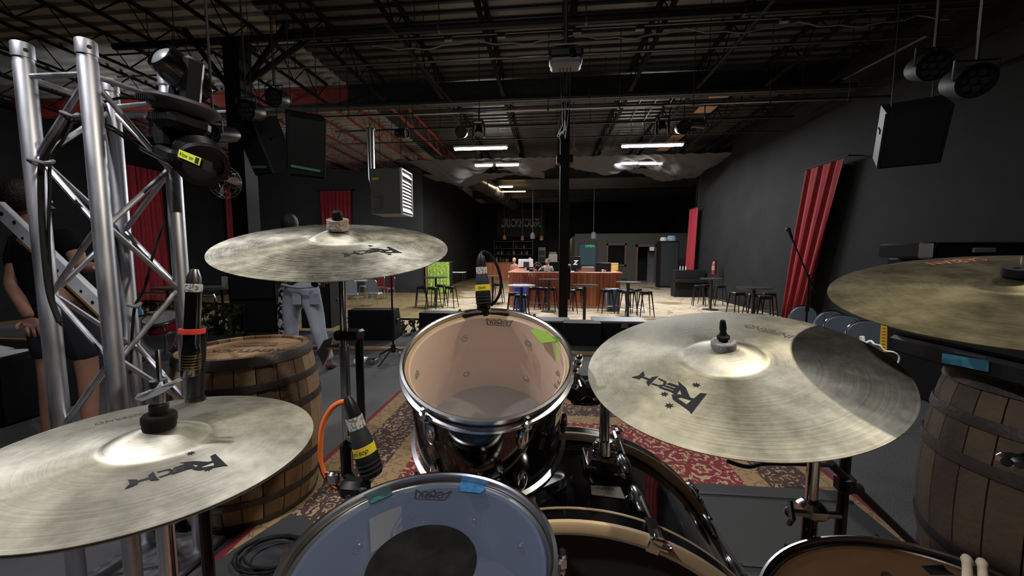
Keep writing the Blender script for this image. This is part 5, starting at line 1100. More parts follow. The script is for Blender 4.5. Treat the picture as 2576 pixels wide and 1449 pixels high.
# drumsticks leaning on the floor tom rim
for a, b, lab in (((2432,1400,.50),(2436,1500,.44),'worn drumstick tip sticking up at the lower right corner, left one'), ((2470,1410,.50),(2478,1500,.44),'worn drumstick tip sticking up at the lower right corner, right one')):
    p0 = dep(*a); p1 = p0+(dep(*b)-p0).normalized()*.3; t = thing('drumstick', lab, 'drumstick', p0, 'pair of drumsticks'); wb = wmb(t); wb.cyl(p0+(p1-p0)*.06, p1, .0045, .0075, n=12); obj('shaft', wb, mat('stick_hickory', (.42,.33,.22), .7, noise=((.6,.5,.38), 60, .35, .65)) if 'stick_hickory' not in MATS else MATS['stick_hickory'], t)
    wb = wmb(t); d = (p1-p0).normalized(); wb.lathe([(.001,-.012),(.0045,-.008),(.006,0),(.0045,.010),(.0042,.02)], 14, c=p0+d*.01, fr=frame(d)); obj('tip', wb, MATS['stick_hickory'], t)
# bass drum
KX, KZ, KR = .0565, ST+.398, .384; k0, k1 = .600, .957
bd = thing('bass_drum', 'large black bass drum with tan edged hoops in front of the kit', 'drum', M.Translation((KX, k0, KZ)) @ RX(-90))   # local z = +Y world
L = k1-k0
obj('shell', MB().lathe([(KR-.022,.03),(KR-.020,.032),(KR-.020,L-.032),(KR-.022,L-.03)], 96), gloss, bd)
for z0, z1, nm in ((-.002,.040,'batter_hoop'), (L-.040,L+.002,'front_hoop')):
    obj(nm, MB().lathe([(KR-.013,z0+.009),(KR+.0005,z0+.009),(KR+.0005,z1-.006),(KR-.013,z1-.006)], 128, closed=True), gloss, bd)
    for zz, zw in ((z0,.010),(z1-.007,.007)): obj('hoop_edge', MB().lathe([(KR-.016,zz),(KR-.002,zz),(KR+.0015,zz+.002),(KR+.0015,zz+zw-.001),(KR-.003,zz+zw),(KR-.016,zz+zw)], 128, closed=True), wedge, bd)
    obj('flesh_hoop', MB().lathe([(KR-.028,(z0+z1)/2-.010),(KR-.015,(z0+z1)/2-.010),(KR-.015,(z0+z1)/2+.016),(KR-.020,(z0+z1)/2+.02)], 96), dchrome, bd)
for z, nm in ((.012,'batter_head'), (L-.012,'front_head')): obj(nm, MB().lathe([(.001,z),(KR-.018,z),(KR-.018,z+.001),(.001,z+.001)], 64), mdark, bd)
for i in range(10):
    a = radians(-90+18+36*i)   # local: x right, y = -Zworld... angle measured so that claws avoid the very top
    for zz, sg in ((.012,1),(L-.012,-1)):
        d = V((cos(a), sin(a), 0)); tg = V((-sin(a), cos(a), 0)); wb = MB(); fr = M((tg, d, V((0,0,1)))).transposed()
        wb.bbox(d*(KR+.006)+V((0,0,zz+sg*.004)), (.024,.010,.046), .004, fr); wb.bbox(d*(KR-.008)+V((0,0,zz-sg*.018)), (.022,.026,.006), .002, fr); claw = obj('claw', wb, chrome, bd)
        wb = MB(); wb.cyl(d*(KR+.008)+V((0,0,zz-sg*.02)), d*(KR+.004)+V((0,0,zz+sg*.09)), .0035, n=8); wb.cyl(d*(KR+.009)+V((0,0,zz-sg*.026)), d*(KR+.009)+V((0,0,zz-sg*.008)), .0065, n=12)
        wb.tube([d*(KR+.009)+tg*(.016*cos(q))+V((0,0,zz-sg*(.034+.010*sin(q)))) for q in [x*pi/6 for x in range(12)]], .0028, 6, True); obj('tension_rod', wb, chrome, claw)
        lb = lug_mb(1.3); lb.v = [fr@V((v.y, v.x, v.z))+d*(KR-.008)+V((0,0,zz+sg*.105)) for v in lb.v]; obj('lug', lb, chrome, bd)
# badge on top of the bass drum shell, below the tom bracket
wb = wmb(bd); a = dep(1487, 1224, .80); 
def kshell(px, py, R=KR-.0188):
    r = ray(px, py); ox, oz = EYE.x-KX, EYE.z-KZ; A = r.x**2+r.z**2; B = 2*(ox*r.x+oz*r.z); Cc = ox*ox+oz*oz-R*R; D = B*B-4*A*Cc
    return EYE+r*((-B-sqrt(max(D,0)))/(2*A))
pts = [kshell(*q) for q in ((1486,1222),(1560,1226),(1573,1256),(1488,1245))]; ctr = sum(pts, V())/4; nr = (ctr-V((KX, ctr.y, KZ))).normalized()
wb.poly([p for p in pts][::-1], nr, .001); b = obj('badge', wb, cream, bd, smooth=0, label='cream maker badge')
xd = (pts[1]-pts[0]).normalized(); tx = text_mb('MAPEX', .013, basis(ctr+nr*.0016+V((-.002,.007,0)), xd, nr.cross(xd)), ext=0); mi = bd.matrix_world.inverted(); tx.v = [mi@v for v in tx.v]; obj('badge_print', tx, ink, b, smooth=0)
for sgn in (-1,1):
    wb = wmb(bd); wb.cyl((KX+sgn*(KR-.05), k1-.08, KZ-.1), (KX+sgn*(KR+.10), k1+.05, ST+.01), .008, n=8); obj('spur', wb, chrome, bd)
# tom holder: bracket on bass drum, chrome post, arm and clamp to the rack tom
bp_ = kshell(1516, 1168); th = thing('tom_holder', 'chrome post and bracket on the bass drum holding the rack tom', 'holder', bp_)
nr = (bp_-V((KX,bp_.y,KZ))).normalized(); xd = V((0,1,0)).cross(nr).normalized(); fr = M((xd, V((0,1,0)), nr)).transposed()
wb = wmb(th); top = []; bot = []
for (x, y, z) in ((-.042,-.036,0),(.042,-.036,0),(.030,.036,0),(-.030,.036,0)): bot.append(bp_+fr@V((x,y,.0)))
wb.add([bp_+fr@V(q) for q in ((-.044,-.034,-.004),(.044,-.034,-.004),(.044,.034,-.004),(-.044,.034,-.004),(-.030,-.024,.018),(.030,-.024,.018),(.026,.026,.024),(-.026,.026,.024))], [(3,2,1,0),(4,5,6,7),(0,1,5,4),(1,2,6,5),(2,3,7,6),(3,0,4,7)]); obj('bracket', wb, chrome, th, smooth=20)
wb = wmb(th); wb.tube([bp_+fr@V(q) for q in ((-.040,-.034,.002),(-.040,.034,.006),(.040,.034,.006),(.040,-.034,.002))], .006, 8, True); obj('bracket_rim', wb, chrome, th)
wb = wmb(th); q = bp_+fr@V((0,-.045,.004)); wb.bbox(q, (.05,.022,.012), .004, fr); wb.cyl(q, q+nr*.014, .006, n=10); obj('base_plate', wb, plast, th)
pb = bp_+fr@V((0,.008,.02)); ptop = dep(1522, 960, (pb-EYE).dot(fwd)+.01)
wb = wmb(th); wb.cyl(pb, ptop, .0115, n=18); obj('post', wb, chrome, th)
wb = wmb(th); 
for s in (-1,1): wb.sphere(pb+fr@V((s*.018,0,.012)), .012, 12, (1,.9,1.2)); 
wb.cyl(pb, pb+(ptop-pb).normalized()*.03, .018, n=16); obj('post_clamp', wb, chrome, th)
tc_ = tom.matrix_world @ V((.157+.012, .02, -.09)); 
wb = wmb(th); wb.tube([ptop, ptop+V((-.01,.0,.01)), (ptop+tc_)/2+V((0,0,.0)), tc_], .009, 10); obj('arm', wb, chrome, th)
wb = wmb(th); wb.bbox(tc_+V((.01,0,.0)), (.045,.06,.045), .01); obj('tom_clamp', wb, gloss, th)
wb = wmb(th); 
for dz in (.045,.03,-.03): wb.sphere(tom.matrix_world @ V((.178,.0,-.04+dz)), .008, 10)
obj('clamp_bolt', wb, chrome, th)
c_ = dep(1472, 975, .93); wb = wmb(th); wb.bbox(c_, (.05,.05,.05), .01); wb.bbox(c_+V((.0,.0,-.032)), (.07,.045,.014), .006); obj('ball_clamp', wb, gloss, th)
# ================================================================== MICROPHONES ON THE KIT
def dyn_mic(label, p_cap, p_xlr, r, tape_m=yel, cable=None, cable_m=plast, clampto=None, group=None, wd='snare'):
    ax = (V(p_xlr)-V(p_cap)); L = ax.length; t = thing('drum_microphone', label, 'microphone', M.Translation(V(p_cap)) @ frame(ax).to_4x4(), group)
    obj('capsule', MB().lathe([(.001,-.002),(r*.82,-.002),(r*.95,.003),(r*.97,.016),(r*1.0,.02),(r*1.0,.030),(r*.9,.034),(.001,.034)], 28), rub, t)
    for k in range(3): obj('grille_slot', MB().lathe([(r*.985,.005+.007*k),(r*1.03,.005+.007*k),(r*1.03,.0075+.007*k),(r*.985,.0075+.007*k)], 28, closed=True), dplast, t)
    obj('tape_band', MB().lathe([(r*.94,.034),(r*.97,.034),(r*.97,.048),(r*.92,.048)], 28), tape_m, t)
    tx = text_mb(wd, .011, M.Identity(4), ext=0, shear=.3); m2 = MB()
    m2.v = [V(((r*.98)*cos(v.x/r-pi/2), (r*.98)*sin(v.x/r-pi/2), .041+v.y)) for v in tx.v]; m2.f = tx.f; obj('tape_writing', m2, ink, t, smooth=0)
    obj('body', MB().lathe([(r*.9,.034),(r*.93,.048),(r*.88,.060),(r*.74,.072),(r*.70,L*.86),(.001,L*.86)], 28), dplast, t)
    obj('label_band', MB().lathe([(r*.72,L*.80),(r*.735,L*.80),(r*.735,L*1.0),(r*.70,L*1.0)], 24), mat('printed_label', (.55,.55,.52), .6, noise=((.15,.15,.15), 260, .5, .55)) if 'printed_label' not in MATS else MATS['printed_label'], t)
    obj('connector', MB().lathe([(.001,L*.98),(r*.62,L*.99),(r*.60,L*1.15),(r*.40,L*1.30),(r*.22,L*1.36),(.001,L*1.36)], 20), plast, t)
    if cable: wb = wmb(t); wb.tube(cable, .0042 if cable_m is orange else .0034, 8); obj('cable', wb, cable_m, t)
    return t
def bez(P, n=14):
    P = [V(p) for p in P]; out = []
    Q_ = [P[0]]+P+[P[-1]]
    for i in range(1, len(Q_)-2):
        for k in range(n):
            t = k/n; a, b, c, d = Q_[i-1:i+3]; out.append(.5*((2*b)+(-a+c)*t+(2*a-5*b+4*c-d)*t*t+(-a+3*b-3*c+d)*t**3))
    return out+[P[-1]]
D1 = .88
m1 = dyn_mic('black tom microphone with yellow tape, clipped on the far rim of the rack tom', dep(1217,768,D1), dep(1211,672,D1), .0175, cable=bez([dep(1211,655,D1),dep(1209,645,D1+.005),dep(1214,634,D1+.01),dep(1232,640,D1+.01),dep(1250,668,D1+.01),dep(1260,705,D1+.015),dep(1258,735,D1+.02),dep(1247,757,D1+.02),dep(1236,768,D1+.03)]), wd='tom')
wb = wmb(m1); q = dep(1217,774,D1-.0); wb.bbox(q, (.030,.02,.014), .004); wb.bbox(q+V((0,.018,-.012)), (.02,.012,.04), .004); obj('rim_clip', wb, plast, m1)
D2 = .60
m2_ = dyn_mic('black snare microphone with yellow tape and orange cable, left of the rack tom', dep(937,1192,D2), dep(890,1048,D2), .0175, cable=bez([dep(876,1012,D2),dep(858,1012,D2),dep(832,1030,D2),dep(812,1070,D2),dep(806,1120,D2),dep(808,1170,D2),dep(826,1210,D2),dep(850,1228,D2),dep(872,1240,D2+.02)]), cable_m=orange, wd='sn top')
wb = wmb(m2_); a = dep(868,1120,D2+.012); b = dep(905,1240,D2+.01); wb.tube([dep(905,1130,D2+.012), dep(872,1110,D2+.02), a, dep(872,1190,D2+.012), dep(893,1215,D2+.006), dep(925,1222,D2)], .0085, 8); wb.bbox(dep(893,1228,D2), (.045,.03,.03), .008); obj('rim_clamp', wb, plast, m2_)
wb = wmb(m2_); wb.cyl(dep(850,1200,D2), dep(820,1190,D2), .0035, n=8); wb.bbox(dep(838,1203,D2), (.02,.012,.022), .004); wb.add([dep(818,1195,D2),dep(810,1222,D2),dep(816,1226,D2),dep(826,1200,D2),dep(818,1195,D2+.005),dep(810,1222,D2+.005),dep(816,1226,D2+.005),dep(826,1200,D2+.005)], [(0,1,2,3),(7,6,5,4),(0,4,5,1),(1,5,6,2),(2,6,7,3),(3,7,4,0)]); obj('thumb_screw', wb, chrome, m2_)
wb = wmb(m2_); wb.cyl(dep(926,1188,D2+.004), dep(918,1220,D2+.004), .003, n=6); obj('swivel_plate', wb, dchrome, m2_)
# pencil microphone for the hi-hat
D3 = .70; pa, pb2 = dep(479,945,D3), dep(487,735,D3); ax = pb2-pa; L = ax.length; pm = thing('pencil_microphone', 'black pencil microphone hanging upright in a red shock band beside the truss', 'microphone', M.Translation(pa) @ frame(ax).to_4x4())
obj('body', MB().lathe([(.001,0),(.0135,0),(.0145,.002),(.0145,.045),(.0138,.047),(.0130,.06),(.0120,L),(.001,L)], 28), gloss, pm)
for k in range(6): obj('capsule_slot', MB().lathe([(.0145,.012+.005*k),(.0152,.012+.005*k),(.0152,.014+.005*k),(.0145,.014+.005*k)], 24, closed=True), brass, pm)
obj('elastic_band', MB().lathe([(.0155,L*.5),(.0195,L*.5+.001),(.0200,L*.5+.006),(.0195,L*.5+.010),(.0155,L*.5+.010)], 24, closed=True), mat('red_rubber', (.65,.05,.03), .5), pm)
obj('tape_collar', MB().lathe([(.0125,L),(.0135,L+.001),(.0135,L+.014),(.012,L+.015)], 20), MATS['printed_label'], pm); obj('connector', MB().lathe([(.012,L+.014),(.011,L+.028),(.006,L+.042),(.001,L+.043)], 18), dchrome, pm)
wb = wmb(pm); c_ = dep(500,838,D3+.02); wb.bbox(c_, (.03,.02,.03), .006); wb.cyl(c_, dep(492,1000,D3+.02), .013, n=12); wb.cyl(dep(492,1000,D3+.02), dep(498,1060,D3+.02), .016, n=12); obj('stand_clip', wb, plast, pm)
q = dep(498,1060,D3+.02); s = stand('black microphone stand below the pencil microphone beside the hi-hat', (q.x, q.y, ST), q.z, .012, rot=.7, legs=.28)
# low boom mic stand at right
p = dep(2120, 1250, .98); s = stand('black low microphone stand with a long boom behind the right crash stand', (p.x, p.y, ST), 1.38, .014, boom=(dep(2088,1165,.95), dep(2330,1400,1.02)), rot=.3, legs=.34)
wb = wmb(s); wb.bbox(dep(2125,1215,.97), (.04,.04,.05), .01); wb.cyl(dep(2125,1222,.96), dep(2160,1230,.97), .014, n=12); obj('boom_clutch', wb, plast, s)
wb = wmb(s); wb.tube(bez([dep(1830,1160,.95), dep(1880,1174,.95), dep(1935,1166,.95), dep(2090,1170,.95)]), .005, 6); obj('cable', wb, plast, s)
# ================================================================== RUG, CASES
o = obj('rug', MB().box(((RX0+RX1)/2, (RY0+RY1)/2, ST+.006), (RX1-RX0, RY1-RY0, .012)), rg, org=(0,0,0), smooth=0); tag(o, 'red and cream floral persian rug under the drum kit', 'rug')
random.seed(21); mb = MB()
for k in range(160): x = RX0+.01+(RX1-RX0-.02)*k/159; mb.cyl((x, RY1, ST+.005), (x+random.uniform(-.006,.006), RY1+.03, ST+.003), .002, n=3, caps=False)
f = obj('fringe', mb, feltb, o, smooth=0); f['kind'] = 'stuff'
# long flat case right of the bass drum
a = onz(1728, 1214, ST+.16); b = onz(2108, 1228, ST+.16); cx_ = (a.x+b.x)/2; yb = (a.y+b.y)/2; W_ = b.x-a.x
t = thing('flat_case', 'long flat black equipment case lying on the rug in front of the bass drum', 'case', (cx_, yb-.36, ST+.012))
obj('lid', MB().bbox((0,.0,.115), (W_,.72,.066), .01), mdark, t); obj('tray', MB().bbox((0,0,.04), (W_-.02,.70,.08), .008), casem, t)
obj('lid_groove', MB().box((0,.27,.150), (W_-.02,.012,.006)), dplast, t, smooth=0)
for k in range(3): obj('lid_rib', MB().bbox((0,-.13-.055*k,.152), (W_-.03,.018,.010), .003), dplast, t)
for s in (-1,1):
    for yy in (.345,-.345): obj('corner_cap', MB().sphere((s*(W_/2-.015), yy, .115), .035, 8), dchrome, t)
obj('handle', MB().tube([(.25,-.28,.15),(.25,-.30,.18),(.25,-.335,.18),(.25,-.345,.15)], .007, 6), chrome, t)
t = thing('pedal_board', 'matte black board with coiled cables on the floor left of the snare drum', 'board', onz(690, 1395, ST+.2)-V((0,0,.2-.012))); obj('deck', MB().bbox((0,0,.09), (.34,.36,.18), .01, M.Rotation(radians(-20),3,'Z')), mdark, t)
t = thing('coiled_cable', 'loops of black cable coiled on the matte black board beside the snare', 'cable', onz(690, 1400, ST+.2)+V((0,0,.0))); mb = MB(); pts = []
for i in range(46): a = i*.42; r = .085+.02*sin(i*.31); pts.append(V((r*cos(a)*1.25, r*sin(a)*.9, .004+.0006*i)))
mb.tube(pts, .0045, 5); obj('cable', mb, rub, t)
# ================================================================== BARRELS
def barrel(label, x, y, z0, h, rh, rb, seed, mats, dark=False, n=26, writing=None):
    random.seed(seed); t = thing('whiskey_barrel', label, 'barrel', (x, y, z0)); rad = lambda z: rh+(rb-rh)*sin(pi*z/h)**.8 if 0 < z < h else rh
    ang = [random.uniform(.75,1.25) for _ in range(n)]; s_ = sum(ang); a = 0; th = .028; K = 10
    for w in ang:
        a1 = a+2*pi*w/s_; g = .004; mb = MB(); ring = []
        for j in range(K+1):
            z = h*j/K; r = rad(z); pr = random.uniform(-.0006,.0006)
            for rr, aa in ((r, a+g/2/r), (r+.0012, (a+a1)/2), (r, a1-g/2/r), (r-th, a1-g/2/r), (r-th, a+g/2/r)): mb.v.append(V((rr*cos(aa), rr*sin(aa), z)))
        for j in range(K):
            for i in range(5): p = j*5+i; q = j*5+(i+1) % 5; mb.f.append((p, q, q+5, p+5))
        mb.f += [(4,3,2,1,0), tuple(K*5+i for i in range(5))]; obj('stave', mb, random.choice(mats), t, smooth=30); a = a1
    for z1, z2 in ((.0,.05),(.15,.19),(.30,.345),(.655,.70),(.81,.85),(.945,1.0)):
        za, zb = z1*h, z2*h; mb = MB(); pr = [(rad(max(za,1e-4))+.0015, za), (rad(min(zb,h-1e-4))+.0015, zb), (rad(min(zb,h-1e-4))+.0045, zb), (rad(max((za+zb)/2,1e-3))+.0055, (za+zb)/2), (rad(max(za,1e-4))+.0045, za)]
        if z1 in (0.0,): pr = [(rh+.0015,0),(rad(zb)+.0015,zb),(rad(zb)+.0045,zb),(rh+.0045,0)]
        mb.lathe(pr, 64, closed=True); hp = obj('hoop', mb, iron, t, smooth=40)
        aa = random.uniform(-2.6,-1.6)
        for k in range(2): mb = MB(); r = rad(max((za+zb)/2,.001))+.0055; mb.cyl((r*cos(aa), r*sin(aa), za+(zb-za)*(.3+.4*k)), ((r+.004)*cos(aa), (r+.004)*sin(aa), za+(zb-za)*(.3+.4*k)), .006, n=8); obj('rivet', mb, iron, hp)
    m_ = 8; R = rh-.026; zt = h-.030                                # head boards
    for i in range(m_):
        x0 = -R+2*R*i/m_+.0012; x1 = -R+2*R*(i+1)/m_-.0012; pts = []; K2 = 5
        for k in range(K2+1): xx = x0+(x1-x0)*k/K2; pts.append((xx, sqrt(max(R*R-xx*xx, 1e-6))))
        out = [V((xx, yy, zt)) for xx, yy in pts]+[V((xx, -yy, zt)) for xx, yy in reversed(pts)]; mb = MB(); mb.poly(out[::-1], (0,0,1), .014+random.uniform(0,.0012)); obj('head_board', mb, headw, t, smooth=0)
    if writing:
        for txt, sz, yy, fs in writing:
            tx = text_mb(txt, sz, M.Rotation(radians(fs), 4, 'Z') @ M.Translation((0, yy, zt+.0165)), ext=0); obj('stencil_print', tx, mat('burnt_stencil', (.035,.02,.012), .8) if 'burnt_stencil' not in MATS else MATS['burnt_stencil'], t, smooth=0)
    obj('bung', MB().cyl((rad(h/2)*cos(-1.2)-.01*cos(-1.2), rad(h/2)*sin(-1.2)-.01*sin(-1.2), h/2), ((rad(h/2)+.004)*cos(-1.2), (rad(h/2)+.004)*sin(-1.2), h/2), .025, n=14), oak2, t)
    return t
q = dep(622, 885, 1.88); barrel('oak barrel with dark iron hoops and a stencilled lid, left behind the truss', q.x, q.y, ST, q.z-ST+.03, .272, .318, 4, (oak, oak, oak3, oak2), writing=[('KENTUCKY', .075, .04, 190), ('BOURBON', .045, -.06, 190), ('WHISKEY', .04, -.125, 190)])
BRX, BRY = 1.64, 1.30; dk1 = mat('shaded_oak', (.035,.022,.013), .8, noise=((.085,.055,.03), 7, .3, .7, (1,1,.4)), bump=.3, bscale=40); dk2 = mat('deep_shaded_oak', (.022,.015,.010), .8, noise=((.06,.04,.024), 8, .3, .7, (1,1,.4)), bump=.3, bscale=40)  # oak colours darkened to put the right barrel's shade into the wood
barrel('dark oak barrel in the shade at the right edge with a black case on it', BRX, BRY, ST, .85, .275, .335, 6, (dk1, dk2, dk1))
t = thing('black_case', 'black plastic case lying on the right barrel with a blue label on its side', 'case', (1.585, 1.265, ST+.853)); ww, dd_, hh = .56, .64, .125
obj('lower_shell', MB().bbox((0,0,.033), (ww,dd_,.066), .012), casem, t); obj('lid', MB().bbox((0,0,.098), (ww+.008,dd_+.008,.054), .014), plast, t)
mi = t.matrix_world.inverted(); 
def on_x(px, py, X): return mi @ atX(px, py, X)
XF = 1.585-ww/2-.006
pts = [on_x(px, py, XF) for px, py in ((2373,889),(2489,907),(2488,936),(2371,912))]; mb = MB(); mb.poly(pts, (-1,0,0), .003); lbm = mat('blue_label', (.012,.08,.13), .5, noise=((.03,.18,.24), 16, .45, .55)); obj('label_sticker', mb, lbm, t, smooth=0, label='blue and dark label sticker')
pts = [on_x(px, py, XF-.004) for px, py in ((2405,884),(2482,898),(2482,901),(2405,888))]; mb = MB(); mb.poly(pts, (-1,0,0), .004); obj('latch', mb, dchrome, t, smooth=0)
t = thing('yellow_strap', 'yellow ruler-like strap hanging over the corner of the black case', 'strap', (XF-.01, 1.57, ST+.853+.04)); P_ = [dep(x, y, 1.44) for x, y in ((2216,812),(2232,815),(2231,886),(2212,884))]; wb = wmb(t); wb.poly(P_, V((-.6,-.8,0)), .004); obj('band', wb, mat('strap_yellow', (.42,.25,.02), .6), t, smooth=0)
for k in range(9): a = P_[0]+(P_[3]-P_[0])*(k+.5)/9; b = P_[1]+(P_[2]-P_[1])*(k+.5)/9; wb = wmb(t); n_ = V((-.6,-.8,0)).normalized()*.0045; c0 = a+(b-a)*.3+n_; c1 = a+(b-a)*.75+n_; wb.cyl(c0, c1, .0008, n=4); obj('printed_mark', wb, ink, t, smooth=0)
mb = MB(); mb.tube(bez([dep(2168,850,1.46), dep(2176,862,1.46), dep(2190,858,1.45), dep(2200,866,1.44), dep(2214,869,1.44)]), .004, 6); mb.tube([dep(2168,846,1.46), dep(2170,862,1.46)], .008, 8)
t = thing('white_cable', 'short white cable with a plug hanging at the corner of the black case', 'cable', dep(2215,870,1.44)); mi2 = t.matrix_world.inverted(); mb.v = [mi2@v for v in mb.v]; obj('plug_end', mb, whit, t)
wb = wmb(t); wb.tube(bez([dep(2214,869,1.435), dep(2226,882,1.43), dep(2248,886,1.42), dep(2262,898,1.42), dep(2256,920,1.42)]), .003, 6); obj('loop', wb, whit, t)
# equipment in the right background
a = dep(2330, 700, 3.2); b = dep(2640, 700, 3.0); t = thing('tall_speaker_cabinet', 'tall black speaker cabinet behind the ride cymbal against the right wall', 'speaker', ((a.x+b.x)/2+.1, a.y+.1, ST)); hz = dep(2300,650,3.2).z-ST
obj('cabinet', MB().bbox((0,0,hz/2), (.95,.6,hz), .012), casem, t); obj('grille', MB().bbox((0,-.305,hz/2), (.85,.02,hz*.9), .005), mdark, t)
t = thing('road_case', 'long flat road case with a metal corner lying on the tall cabinet at right', 'case', ((a.x+b.x)/2+.05, a.y+.08, ST+hz)); obj('case_body', MB().bbox((0,0,.065), (1.12,.5,.12), .01), casem, t)
for s in (-1,1): obj('corner_cap', MB().bbox((s*.55,-.2,.065), (.05,.12,.135), .012), dchrome, t)
obj('handle', MB().bbox((-.2,-.257,.065), (.16,.02,.04), .006), gplast, t); obj('edge_trim', MB().box((0,-.252,.122), (1.08,.012,.012)), dchrome, t, smooth=0)
q = dep(30, 905, 3.0); t = thing('equipment_rack', 'black equipment rack with pale papers on it at the far left edge', 'rack', (q.x-.1, q.y, ST)); obj('rack_body', MB().bbox((0,0,.24), (.9,.6,.48), .02), casem, t); obj('front_panel', MB().bbox((0,-.305,.3), (.8,.02,.14), .006), gplast, t)
for k in range(2): obj('paper_sheet', MB().box((.2-.3*k,-.12+.1*k,.485), (.21,.29,.004), M.Rotation(.3+k,3,'Z')), paper, t, smooth=0)
# fire extinguisher
q = atX(1797, 690, WR-.45); t = thing('fire_extinguisher', 'red fire extinguisher hanging on the right wall pilaster', 'extinguisher', (WR-.42, q.y, 1.25)); t.matrix_world = M.Translation((WR-.34, atX(1818,600,WR).y-.15, 1.1)); mb = MB(); mb.lathe([(.001,-.02),(.075,-.02),(.085,.0),(.085,.42),(.05,.49),(.02,.51),(.001,.51)], 16); obj('cylinder_body', mb, redp, t)
mb = MB(); mb.bbox((0,0,.54), (.05,.14,.04), .01); mb.tube([(0,-.05,.53),(0,-.11,.45),(0,-.10,.2)], .012, 6); obj('valve_and_hose', mb, plast, t); obj('label_panel', MB().lathe([(.0865,.15),(.0865,.32)], 10, a0=pi*.9, a1=pi*1.5), gplast, t); obj('wall_hook', MB().box((.06,0,.5), (.1,.03,.03)), steelb, t)
# lever / dark piano by the far right wall, cabinet with tubs
q = onz(1690, 728, 0); t = thing('upright_piano', 'black upright piano against the right wall before the tall dark cabinet', 'piano', (6.2, 17.6, 0)); obj('case_body', MB().bbox((0,.1,.6), (1.3,.5,1.2), .02), blk, t); obj('keyboard_shelf', MB().bbox((0,-.25,.72), (1.3,.35,.12), .01), blk, t)
for k in range(3): obj('candle', MB().cyl((-.4+.12*k,-.05,1.2),(-.4+.12*k,-.05,1.36),.018,n=8), whit, t)
t = boxthing('tall_cabinet', 'tall dark cabinet beside the brown doorway with tubs on top', 'cabinet', (1662,606), (1706,700), 22.5, .8, blk, 0); obj('door_panel', MB().box((0,-.41,t['h']/2), (t['w']*.9,.02,t['h']*.92)), mdark, t, smooth=0); cab_ = t
for dx, w_, h_, m, lab in ((-.25,.35,.22,whit,'white plastic tub on top of the tall dark cabinet'), (.2,.5,.30,mat('pale_blue_bag', (.25,.40,.50), .6),'pale blue bag heaped on the tall dark cabinet')):
    o = MB(); o.lathe([(.001,0),(w_/2,0),(w_/2*1.1,h_*.5),(w_/2*.8,h_),(.001,h_)], 12, c=(cab_.location.x+dx, cab_.location.y, cab_['h'])); tag(obj('tub', o, m), lab, 'container')
# ================================================================== TRUSS TOWER
CH = dict(A=V((-1.669,1.118,0)), B=V((-1.447,1.122,0)), D=V((-1.414,1.345,0)), C=V((-1.680,1.370,0))); TT = 2.50
t = thing('lighting_truss', 'silver aluminium four-tube truss tower at the left with cables strapped to it', 'truss', (-1.55, 1.24, ST)); TR = t
for k, p in CH.items():
    wb = wmb(t); p0 = V((p.x,p.y,ST)); p1 = V((p.x,p.y,TT)); wb.lathe([(.0225,0),(.025,0),(.025,TT-ST-.062),(.0235,TT-ST-.058),(.0235,TT-ST-.052+.006),(.0262,TT-ST-.045),(.0262,TT-ST-.004),(.0245,TT-ST),(.0215,TT-ST),(.0215,TT-ST-.05)], 24, c=p0); tb = obj('chord_tube', wb, alum, t, smooth=30)
    wb = wmb(t); d = (EYE-p1); d.z = 0; d.normalize(); d = M.Rotation(.25,3,'Z')@d; q = V((p.x,p.y,TT-.025)); wb.cyl(q+d*.022, q+d*.0275, .006, n=12); obj('pin_hole', wb, dplast, tb)
zs = [TT-.115]
for (k1_, k2_, zt0, sg) in (('A','B',TT-.10,1), ('B','D',TT-.10,0), ('C','D',TT-.10,0), ('A','C',TT-.10,1)):
    p, q = CH[k1_], CH[k2_]; wb = wmb(t); u = (q-p).normalized()*.02
    wb.cyl(V((p.x,p.y,zt0))+u, V((q.x,q.y,zt0))-u, .0085, n=10); obj('cross_tube', wb, alum, t)
    z = zt0-.03; s = sg; step = .225
    while z-step > ST+.05:
        a, b = (q, p) if s else (p, q); d = (b-a).normalized()*.02; wb = wmb(t); wb.cyl(V((a.x,a.y,z))+d, V((b.x,b.y,z-step+.015))-d, .0085, n=10); obj('diagonal_tube', wb, alum, t); z -= step; s = 1-s
wb = wmb(t); wb.bbox((-1.55,1.24,ST+.012), (.36,.36,.024), .005); obj('base_plate', wb, alum, t)
def cable_pix(label, pts, r, m=rub, name='black_cable'):
    P = bez([dep(*p) for p in pts], 8); mb = MB(); mb.tube(P, r, 7); return tag(obj(name, mb, m), label, 'cable')
cable_pix('thick black cable strapped down the front left truss tube', [(175,285,1.20),(150,330,1.17),(118,380,1.16),(104,420,1.16),(104,520,1.17),(112,640,1.17),(125,740,1.17),(150,810,1.17)], .0075)
cable_pix('thin black cable running down beside the thick one on the truss', [(185,300,1.20),(160,350,1.18),(128,400,1.18),(125,480,1.18),(122,600,1.18),(128,700,1.18),(140,790,1.19),(158,820,1.2)], .0042)
cable_pix('black cable draped from the truss to the moving head light', [(196,312,1.24),(262,312,1.27),(300,330,1.30),(350,368,1.30),(395,392,1.30),(430,412,1.30),(444,430,1.31)], .0040)
cable_pix('second black cable draped just above the first across the truss', [(262,318,1.28),(300,338,1.30),(350,375,1.30),(400,402,1.30),(436,424,1.30)], .0040)
cable_pix('two-strand black cable running from the truss top to the light base', [(262,256,1.27),(300,247,1.28),(350,248,1.30),(395,252,1.30)], .0045)
cable_pix('black cable hanging along the rear right truss tube', [(412,560,1.44),(385,640,1.42),(365,720,1.42),(340,770,1.42),(333,830,1.42),(328,940,1.42)], .0048)
